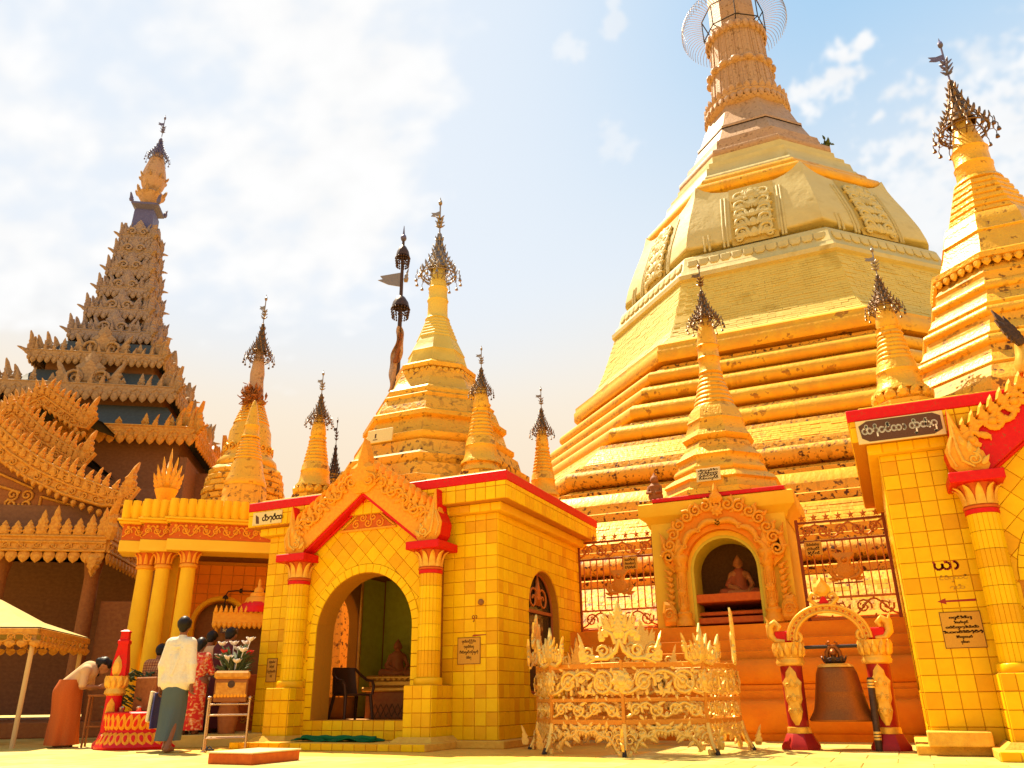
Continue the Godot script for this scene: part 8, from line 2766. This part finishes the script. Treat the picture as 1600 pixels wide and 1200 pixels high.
# ---------------------------------------------------------------- bodies as one surface
# bones: [from, to, radius from, radius to]; meshed as surface nets of their smooth union
func blob(bones: Array, cell: float, k: float) -> ArrayMesh:
	var lo := Vector3(1e9, 1e9, 1e9)
	var hi := -lo
	for q in bones:
		for e in [0, 1]:
			var r: float = q[2 + e] + cell * 3.0 + k * 0.3
			lo = lo.min(q[e] - Vector3(r, r, r))
			hi = hi.max(q[e] + Vector3(r, r, r))
	var n := Vector3i(((hi - lo) / cell).ceil()) + Vector3i.ONE
	var f := PackedFloat32Array()
	f.resize(n.x * n.y * n.z)
	f.fill(1.0)
	var sy := n.x
	var sz := n.x * n.y
	for q in bones:
		var a: Vector3 = q[0]
		var b: Vector3 = q[1]
		var ra: float = q[2]
		var rb: float = q[3]
		var m := maxf(ra, rb) + cell * 2.5 + k
		var i0 := Vector3i(((a.min(b) - Vector3(m, m, m) - lo) / cell).floor()).clamp(Vector3i.ZERO, n - Vector3i.ONE)
		var i1 := Vector3i(((a.max(b) + Vector3(m, m, m) - lo) / cell).ceil()).clamp(Vector3i.ZERO, n - Vector3i.ONE)
		var ab := b - a
		var inv := 1.0 / maxf(ab.length_squared(), 1e-9)
		for z in range(i0.z, i1.z + 1):
			for y in range(i0.y, i1.y + 1):
				var base := z * sz + y * sy
				for x in range(i0.x, i1.x + 1):
					var p := lo + Vector3(x, y, z) * cell - a
					var t := clampf(p.dot(ab) * inv, 0.0, 1.0)
					var d := (p - ab * t).length() - lerpf(ra, rb, t)
					var o := f[base + x]
					var h := maxf(k - absf(o - d), 0.0) / k
					f[base + x] = minf(o, d) - h * h * k * 0.25
	var verts := {}
	var pos := PackedVector3Array()
	var nor := PackedVector3Array()
	var corner := [0, 1, sy, sy + 1, sz, sz + 1, sz + sy, sz + sy + 1]
	var edges := [[0, 1], [2, 3], [4, 5], [6, 7], [0, 2], [1, 3], [4, 6], [5, 7], [0, 4], [1, 5], [2, 6], [3, 7]]
	var off := [Vector3(0, 0, 0), Vector3(1, 0, 0), Vector3(0, 1, 0), Vector3(1, 1, 0), Vector3(0, 0, 1), Vector3(1, 0, 1), Vector3(0, 1, 1), Vector3(1, 1, 1)]
	for z in n.z - 1:
		for y in n.y - 1:
			for x in n.x - 1:
				var at := z * sz + y * sy + x
				if f[at] > cell * 2.5 or f[at] < -cell * 2.5:
					continue
				var v := []
				var neg := 0
				for c in corner:
					var q := f[at + c]
					v.append(q)
					if q < 0.0:
						neg += 1
				if neg == 0 or neg == 8:
					continue
				var s := Vector3()
				var cnt := 0
				for e in edges:
					var p: float = v[e[0]]
					var q: float = v[e[1]]
					if (p < 0.0) != (q < 0.0):
						s += (off[e[0]] as Vector3).lerp(off[e[1]], p / (p - q))
						cnt += 1
				s /= cnt
				verts[at] = pos.size()
				pos.append(lo + (Vector3(x, y, z) + s) * cell)
				nor.append(Vector3(v[1] + v[3] + v[5] + v[7] - v[0] - v[2] - v[4] - v[6], v[2] + v[3] + v[6] + v[7] - v[0] - v[1] - v[4] - v[5], v[4] + v[5] + v[6] + v[7] - v[0] - v[1] - v[2] - v[3]).normalized())
	var mb := MB.new()
	for at in verts:
		var fa := f[at]
		for ax in [[1, sy, sz], [sy, sz, 1], [sz, 1, sy]]:
			var fb := f[at + ax[0]]
			if (fa < 0.0) == (fb < 0.0):
				continue
			var id := [at, at - ax[1], at - ax[1] - ax[2], at - ax[2]]
			if not (verts.has(id[1]) and verts.has(id[2]) and verts.has(id[3])):
				continue
			var a: int = verts[id[0]]
			var b: int = verts[id[1]]
			var c: int = verts[id[2]]
			var d: int = verts[id[3]]
			mb.t3(pos[a], pos[b], pos[c], nor[a], nor[b], nor[c])
			mb.t3(pos[a], pos[c], pos[d], nor[a], nor[c], nor[d])
	return mb.mesh()

func head_bones(c: Vector3, fwd: Vector3, s := 1.0) -> Array:
	# skull, jaw, nose, ears; c is the middle of the head
	var up := Vector3.UP
	var rt := fwd.cross(up).normalized()
	up = rt.cross(fwd).normalized()
	return [[c + up * 0.03 * s - fwd * 0.015 * s, c + up * 0.025 * s + fwd * 0.015 * s, 0.088 * s, 0.082 * s],
		[c - up * 0.03 * s + fwd * 0.025 * s, c - up * 0.075 * s + fwd * 0.05 * s, 0.062 * s, 0.036 * s],
		[c + up * 0.0 * s + fwd * 0.092 * s, c - up * 0.028 * s + fwd * 0.112 * s, 0.010 * s, 0.016 * s],
		[c - up * 0.055 * s + fwd * 0.083 * s + rt * 0.018 * s, c - up * 0.055 * s + fwd * 0.083 * s - rt * 0.018 * s, 0.012 * s, 0.012 * s],
		[c + rt * 0.084 * s + up * 0.015 * s - fwd * 0.005, c + rt * 0.084 * s - up * 0.02 * s, 0.016 * s, 0.012 * s],
		[c - rt * 0.084 * s + up * 0.015 * s - fwd * 0.005, c - rt * 0.084 * s - up * 0.02 * s, 0.016 * s, 0.012 * s]]

func hair_bones(c: Vector3, fwd: Vector3, len: float) -> Array:
	var up := Vector3.UP
	var rt := fwd.cross(up).normalized()
	up = rt.cross(fwd).normalized()
	var r := [[c + up * 0.045 - fwd * 0.03, c + up * 0.05 + fwd * 0.035, 0.090, 0.072], [c + up * 0.01 - fwd * 0.045, c - up * 0.035 - fwd * 0.05, 0.080, 0.06], [c + up * 0.10 + fwd * 0.03, c + up * 0.08 - fwd * 0.03, 0.035, 0.05],
		[c + rt * 0.05 + up * 0.04 - fwd * 0.02, c + rt * 0.06 - fwd * 0.03, 0.05, 0.03], [c - rt * 0.05 + up * 0.04 - fwd * 0.02, c - rt * 0.06 - fwd * 0.03, 0.05, 0.03]]
	if len > 0.0:
		r.append([c - up * 0.03 - fwd * 0.07, c - up * (0.06 + len) - fwd * 0.07, 0.065, 0.03])
	return r

func hand_bones(w: Vector3, dir: Vector3, side: Vector3, curl := 0.4) -> Array:
	# palm and five fingers from the wrist w; side points to the thumb
	var nrm := dir.cross(side).normalized()
	var r := [[w, w + dir * 0.075, 0.022, 0.026], [w + side * 0.018, w + dir * 0.075 + side * 0.024, 0.016, 0.014], [w - side * 0.018, w + dir * 0.07 - side * 0.024, 0.016, 0.013]]
	for i in 4:
		var o := side * (0.030 - 0.020 * i)
		var L: float = [0.068, 0.078, 0.072, 0.058][i]
		var b := w + dir * (0.080 if i < 3 else 0.074) + o
		var m := b + dir * L * 0.5 * cos(curl) + nrm * L * 0.5 * sin(curl)
		var e := m + dir * L * 0.5 * cos(curl * 2.2) + nrm * L * 0.5 * sin(curl * 2.2)
		r.append([b, m, 0.0095, 0.009])
		r.append([m, e, 0.009, 0.0075])
	var tb := w + dir * 0.025 + side * 0.028
	var tm := tb + dir * 0.03 + side * 0.024 + nrm * 0.008
	r.append([tb, tm, 0.0125, 0.0105])
	r.append([tm, tm + dir * 0.03 + side * 0.004 + nrm * 0.008, 0.0105, 0.0085])
	return r

func person(label: String, at: Vector3, turn: float, body: Array, fine: Array, skin: Material, wear: Array) -> Node3D:
	var mb := MB.new()
	mb.add(blob(body, 0.017, 0.035), Transform3D())
	for q in fine:
		mb.add(blob(q, 0.0065, 0.012), Transform3D())
	var o := pmb(self, numbered("person"), mb, skin, Transform3D(Basis(Vector3.UP, turn), at))
	tag(o, label, "person", "people in the forecourt")
	for w in wear:
		part(o, w[0], w[1], w[2])
	return o

func foot(ankle: Vector3, fwd: Vector3) -> Array:
	var h := Vector3(ankle.x, 0.03, ankle.z) - fwd * 0.035
	return [[ankle, h, 0.036, 0.034], [h, h + fwd * 0.12 - Vector3(0, 0.004, 0), 0.034, 0.033], [h + fwd * 0.12, h + fwd * 0.20 - Vector3(0, 0.012, 0), 0.034, 0.018], [h + fwd * 0.11 + fwd.cross(Vector3.UP) * 0.02, h + fwd * 0.18 + fwd.cross(Vector3.UP) * 0.022 - Vector3(0, 0.012, 0), 0.022, 0.015]]

func skirt(b: MB, rings: Array, fold: float, n := 36, seed_ := 0.0) -> void:
	# rings: [centre, half width x, half depth z]; cloth with soft folds, open at the ends
	var fn := func(s: float, u: float) -> Vector3:
		var q := s * (rings.size() - 1)
		var i := mini(int(q), rings.size() - 2)
		var f := q - i
		var c: Vector3 = rings[i][0].lerp(rings[i + 1][0], f)
		var rx := lerpf(rings[i][1], rings[i + 1][1], f)
		var rz := lerpf(rings[i][2], rings[i + 1][2], f)
		var a := TAU * u
		var w := 1.0 + fold * s * (sin(a * 5.0 + seed_ + s * 3.0) * 0.5 + sin(a * 9.0 + seed_ * 2.0) * 0.3)
		return c + Vector3(sin(a) * rx * w, 0, cos(a) * rz * w)
	b.sheet(fn, 18, n, 0.008)

func make_people() -> void:
	# man in white, walking away from the camera (local +z is his front)
	var F := Vector3(0, 0, 1)
	var lw := Vector3(0.235, 0.80, 0.06)
	var rw := Vector3(-0.225, 0.84, -0.05)
	var body := [[Vector3(0, 0.95, 0), Vector3(0, 1.12, 0), 0.11, 0.105], [Vector3(-0.06, 0.93, 0), Vector3(0.06, 0.93, 0), 0.105, 0.105], [Vector3(-0.06, 1.12, 0), Vector3(-0.08, 1.36, -0.01), 0.095, 0.085], [Vector3(0.06, 1.12, 0), Vector3(0.08, 1.36, -0.01), 0.095, 0.085], [Vector3(-0.12, 1.41, -0.01), Vector3(0.12, 1.41, -0.01), 0.06, 0.06], [Vector3(0, 1.40, 0), Vector3(0, 1.54, 0.015), 0.052, 0.05],
		[Vector3(0.155, 1.39, -0.01), Vector3(0.215, 1.10, -0.03), 0.05, 0.042], [Vector3(0.215, 1.10, -0.03), lw, 0.04, 0.028], [Vector3(-0.155, 1.39, -0.01), Vector3(-0.205, 1.11, -0.05), 0.05, 0.042], [Vector3(-0.205, 1.11, -0.05), rw, 0.04, 0.028],
		[Vector3(0.08, 0.90, 0), Vector3(0.09, 0.50, 0.10), 0.08, 0.058], [Vector3(0.09, 0.50, 0.10), Vector3(0.09, 0.09, 0.16), 0.053, 0.035], [Vector3(-0.08, 0.90, 0), Vector3(-0.08, 0.48, -0.02), 0.08, 0.058], [Vector3(-0.08, 0.48, -0.02), Vector3(-0.08, 0.09, -0.22), 0.053, 0.035]]
	body += foot(Vector3(0.09, 0.09, 0.16), F) + foot(Vector3(-0.08, 0.09, -0.22), F)
	var hc := Vector3(0, 1.635, 0.03)
	body += head_bones(hc, F, 0.95)
	var shirt := blob([[Vector3(-0.085, 0.88, 0), Vector3(0.085, 0.88, 0), 0.14, 0.14], [Vector3(0, 0.86, 0), Vector3(0, 1.15, 0), 0.135, 0.125], [Vector3(-0.075, 0.92, 0), Vector3(-0.09, 1.37, -0.01), 0.115, 0.10], [Vector3(0.075, 0.92, 0), Vector3(0.09, 1.37, -0.01), 0.115, 0.10], [Vector3(-0.13, 1.41, -0.01), Vector3(0.13, 1.41, -0.01), 0.07, 0.07], [Vector3(0, 1.43, 0), Vector3(0, 1.48, 0.01), 0.068, 0.058],
		[Vector3(0.15, 1.385, -0.01), Vector3(0.215, 1.10, -0.03), 0.07, 0.058], [Vector3(0.215, 1.10, -0.03), lw + Vector3(0, 0.05, 0), 0.056, 0.046], [Vector3(-0.15, 1.385, -0.01), Vector3(-0.205, 1.11, -0.05), 0.07, 0.058], [Vector3(-0.205, 1.11, -0.05), rw + Vector3(0, 0.05, 0), 0.056, 0.046],
		[Vector3(-0.05, 1.32, -0.105), Vector3(0.03, 0.98, -0.14), 0.014, 0.014], [Vector3(0.09, 1.22, -0.105), Vector3(0.05, 0.88, -0.14), 0.014, 0.016], [Vector3(-0.11, 1.15, -0.09), Vector3(-0.07, 0.86, -0.13), 0.012, 0.016], [Vector3(-0.10, 1.36, -0.06), Vector3(0.06, 1.34, -0.105), 0.012, 0.010]], 0.014, 0.03)
	var lg := MB.new()
	skirt(lg, [[Vector3(0, 0.93, 0), 0.15, 0.11], [Vector3(0, 0.78, 0), 0.165, 0.13], [Vector3(0.01, 0.55, 0.03), 0.165, 0.16], [Vector3(0.0, 0.32, 0.0), 0.15, 0.19], [Vector3(0.0, 0.13, -0.02), 0.145, 0.225]], 0.12, 40, 1.0)
	var mp := Vector3(-9.24, 0.02, -8.86)
	person("man in a loose white shirt and grey-blue longyi walking away with bags", mp, PI + 0.80 - 0.35, body, [hand_bones(lw, Vector3(0.05, -1, 0.05).normalized(), Vector3(0, 0, 1), 0.7), hand_bones(rw, Vector3(-0.05, -1, 0.05).normalized(), Vector3(0, 0, 1), 0.5)], M.skin_dark,
		[["shirt", shirt, M.shirt_white], ["longyi", lg.mesh(), M.longyi], ["hair", blob(hair_bones(hc, F, 0.0), 0.012, 0.03), M.hair]])
	var mx := Transform3D(Basis(Vector3.UP, PI + 0.45), mp)
	var bg := thing("shoulder_bag", "blue cloth bag in the hand of the man in white", "bag", mx * Vector3(0.255, 0.0, 0.08), PI + 0.45)
	var b := MB.new()
	b.sheet(func(s, u): return Vector3(0.035 * sin(PI * s) * (1 if u < 0.5 else -1) * sin(TAU * u) * 1.0 + 0.0, 0.74 - 0.46 * s, 0.16 * cos(TAU * u) * (0.75 + 0.25 * s)), 10, 24, 0.008)
	pmb(bg, "body", b, M.blue_bag)
	b = MB.new()
	b.tube([Vector3(0, 0.72, -0.06), Vector3(0, 0.76, 0.0), Vector3(0, 0.72, 0.06)], 0.008, 5)
	pmb(bg, "handle", b, M.blue_bag)
	bg = thing("paper_packet", "cream paper packet held against the blue bag by the man in white", "packet", mx * Vector3(0.315, 0.36, 0.02), PI + 0.45)
	part(bg, "packet", boxm(Vector3(0.04, 0.40, 0.15), 0.012), M.white_bag, Transform3D(Basis(Vector3.RIGHT, 0.1), Vector3(0, 0.2, 0)))

	# bowing woman facing the shrine hall (local +z is her front)
	var hip := Vector3(0, 0.86, -0.04)
	var chest := Vector3(0, 1.13, 0.22)
	var hd := Vector3(0, 1.20, 0.43)
	var hf := Vector3(0, -0.62, 0.78).normalized()
	var wl := Vector3(0.06, 0.88, 0.44)
	var wr := Vector3(-0.06, 0.88, 0.44)
	body = [[hip - Vector3(0.08, 0, 0), hip + Vector3(0.08, 0, 0), 0.13, 0.13], [hip, chest, 0.125, 0.13], [chest - Vector3(0.14, 0, 0), chest + Vector3(0.14, 0, 0), 0.07, 0.07], [chest, hd - hf * 0.05, 0.055, 0.05],
		[chest + Vector3(0.17, 0, 0), Vector3(0.20, 0.88, 0.22), 0.05, 0.04], [Vector3(0.20, 0.88, 0.22), wl, 0.038, 0.027], [chest - Vector3(0.17, 0, 0), Vector3(-0.20, 0.88, 0.22), 0.05, 0.04], [Vector3(-0.20, 0.88, 0.22), wr, 0.038, 0.027],
		[Vector3(0.09, 0.82, -0.04), Vector3(0.09, 0.45, 0.0), 0.09, 0.06], [Vector3(0.09, 0.45, 0), Vector3(0.08, 0.09, -0.03), 0.055, 0.035], [Vector3(-0.09, 0.82, -0.04), Vector3(-0.09, 0.45, 0.0), 0.09, 0.06], [Vector3(-0.09, 0.45, 0), Vector3(-0.08, 0.09, -0.03), 0.055, 0.035]]
	body += foot(Vector3(0.08, 0.09, -0.03), F) + foot(Vector3(-0.08, 0.09, -0.03), F) + head_bones(hd, hf)
	var blouse := blob([[hip + Vector3(0, 0.02, 0.0), chest, 0.155, 0.15], [chest - Vector3(0.15, 0, 0), chest + Vector3(0.15, 0, 0), 0.082, 0.082], [chest + Vector3(0.16, 0, 0), Vector3(0.20, 0.91, 0.22), 0.066, 0.06], [chest - Vector3(0.16, 0, 0), Vector3(-0.20, 0.91, 0.22), 0.066, 0.06]], 0.018, 0.035)
	lg = MB.new()
	skirt(lg, [[hip + Vector3(0, 0.13, 0.03), 0.19, 0.17], [hip - Vector3(0, 0.04, 0.0), 0.235, 0.21], [Vector3(0, 0.5, -0.01), 0.225, 0.20], [Vector3(0, 0.25, -0.01), 0.235, 0.21], [Vector3(0, 0.035, 0.0), 0.25, 0.22]], 0.16, 56, 2.0)
	person("woman in a pale blouse and long orange skirt bowing over clasped hands", Vector3(-12.12, 0.0, -9.46), deg_to_rad(125), body, [hand_bones(wl, Vector3(-0.3, 0.1, 0.95).normalized(), Vector3(0, 1, 0), 0.5), hand_bones(wr, Vector3(0.3, 0.1, 0.95).normalized(), Vector3(0, 1, 0), 0.5)], M.skin,
		[["blouse", blouse, M.beige_cloth], ["skirt", lg.mesh(), M.orange_cloth], ["hair", blob(hair_bones(hd, hf, 0.0) + [[hd - hf * 0.07 + Vector3(0, 0.03, 0), hd - hf * 0.11 + Vector3(0, 0.01, 0), 0.06, 0.05]], 0.013, 0.03), M.hair],
		["shawl", blob([[chest + Vector3(0.10, 0.12, -0.04), hip + Vector3(0.10, 0.10, 0.12), 0.03, 0.03], [chest + Vector3(0.10, 0.12, -0.04), chest + Vector3(0.14, -0.06, 0.10), 0.03, 0.03]], 0.014, 0.03), M.black_cloth]])
	# three worshippers at the hall, seen from behind, and one in plaid
	worshipper("woman in a red dress with yellow flowers standing before the small frilled shrine", Vector3(-9.92, 0.18, -9.88), 0.93, "floral", "floral", 1.40, 0.06, 3.6)
	worshipper("woman in a maroon blouse leaning towards the flowers", Vector3(-9.98, 0.18, -10.52), 0.96, "maroon_cloth", "maroon_cloth", 1.60, 0.0, 3.2)
	worshipper("person in pale clothes half hidden behind the woman in red", Vector3(-10.50, 0.18, -10.66), 0.96, "beige_cloth", "brown_wood", 1.58, 0.0, 3.4)
	worshipper("man in a plaid shirt and black trousers half hidden behind the man in white", Vector3(-11.16, 0.0, -10.24), 0.94, "plaid", "black_cloth", 1.55, 0.0, 3.5)

func worshipper(label: String, at: Vector3, w: float, top: String, bottom: String, h: float, hair_len: float, turn: float) -> void:
	var k := h / 1.60
	var F := Vector3(0, 0, 1)
	var hc := Vector3(0, 1.47, 0.09)
	var hf := Vector3(0, -0.35, 0.94).normalized()
	var wl := Vector3(0.05, 1.10, 0.30)
	var wr := Vector3(-0.05, 1.10, 0.30)
	var body := [[Vector3(-0.08, 0.84, 0), Vector3(0.08, 0.84, 0), 0.125, 0.125], [Vector3(0, 0.86, 0), Vector3(0, 1.10, 0), 0.12, 0.12], [Vector3(-0.08, 1.08, 0), Vector3(-0.09, 1.22, 0), 0.10, 0.09], [Vector3(0.08, 1.08, 0), Vector3(0.09, 1.22, 0), 0.10, 0.09], [Vector3(-0.13, 1.27, 0), Vector3(0.13, 1.27, 0), 0.065, 0.065], [Vector3(0, 1.28, 0), Vector3(0, 1.40, 0.04), 0.052, 0.05],
		[Vector3(0.17, 1.26, 0), Vector3(0.24, 1.02, 0.08), 0.05, 0.04], [Vector3(0.24, 1.02, 0.08), wl, 0.04, 0.028], [Vector3(-0.17, 1.26, 0), Vector3(-0.24, 1.02, 0.08), 0.05, 0.04], [Vector3(-0.24, 1.02, 0.08), wr, 0.04, 0.028],
		[Vector3(0.09, 0.82, 0), Vector3(0.09, 0.44, 0.02), 0.085, 0.058], [Vector3(0.09, 0.44, 0.02), Vector3(0.09, 0.09, 0), 0.053, 0.035], [Vector3(-0.09, 0.82, 0), Vector3(-0.09, 0.44, 0.02), 0.085, 0.058], [Vector3(-0.09, 0.44, 0.02), Vector3(-0.09, 0.09, 0), 0.053, 0.035]]
	body += foot(Vector3(0.09, 0.09, 0), F) + foot(Vector3(-0.09, 0.09, 0), F) + head_bones(hc, hf)
	var shirt := blob([[Vector3(-0.06, 0.80, 0), Vector3(0.06, 0.80, 0), 0.145, 0.145], [Vector3(0, 0.84, 0), Vector3(0, 1.12, 0), 0.14, 0.135], [Vector3(-0.08, 1.05, 0), Vector3(-0.10, 1.23, 0), 0.115, 0.10], [Vector3(0.08, 1.05, 0), Vector3(0.10, 1.23, 0), 0.115, 0.10], [Vector3(-0.14, 1.28, 0), Vector3(0.14, 1.28, 0), 0.075, 0.075],
		[Vector3(0.17, 1.26, 0), Vector3(0.245, 1.02, 0.08), 0.066, 0.056], [Vector3(0.245, 1.02, 0.08), wl + Vector3(0.05, -0.02, -0.06), 0.054, 0.044], [Vector3(-0.17, 1.26, 0), Vector3(-0.245, 1.02, 0.08), 0.066, 0.056], [Vector3(-0.245, 1.02, 0.08), wr + Vector3(-0.05, -0.02, -0.06), 0.054, 0.044]], 0.018, 0.035)
	var lg := MB.new()
	skirt(lg, [[Vector3(0, 0.88, 0), 0.175, 0.15], [Vector3(0, 0.72, 0), 0.205, 0.18], [Vector3(0, 0.4, 0), 0.205, 0.18], [Vector3(0, 0.07, 0.0), 0.22, 0.19]], 0.08, 36, w * 9.0)
	var o := person(label, at, turn, body, [hand_bones(wl, Vector3(-0.15, 0.9, 0.25).normalized(), Vector3(0, 0, -1), 0.15), hand_bones(wr, Vector3(0.15, 0.9, 0.25).normalized(), Vector3(0, 0, -1), 0.15)], M.skin_dark,
		[["blouse", shirt, M[top]], ["skirt", lg.mesh(), M[bottom]], ["hair", blob(hair_bones(hc, hf, hair_len), 0.013, 0.03), M.hair]])
	o.scale = Vector3(k, k, k)
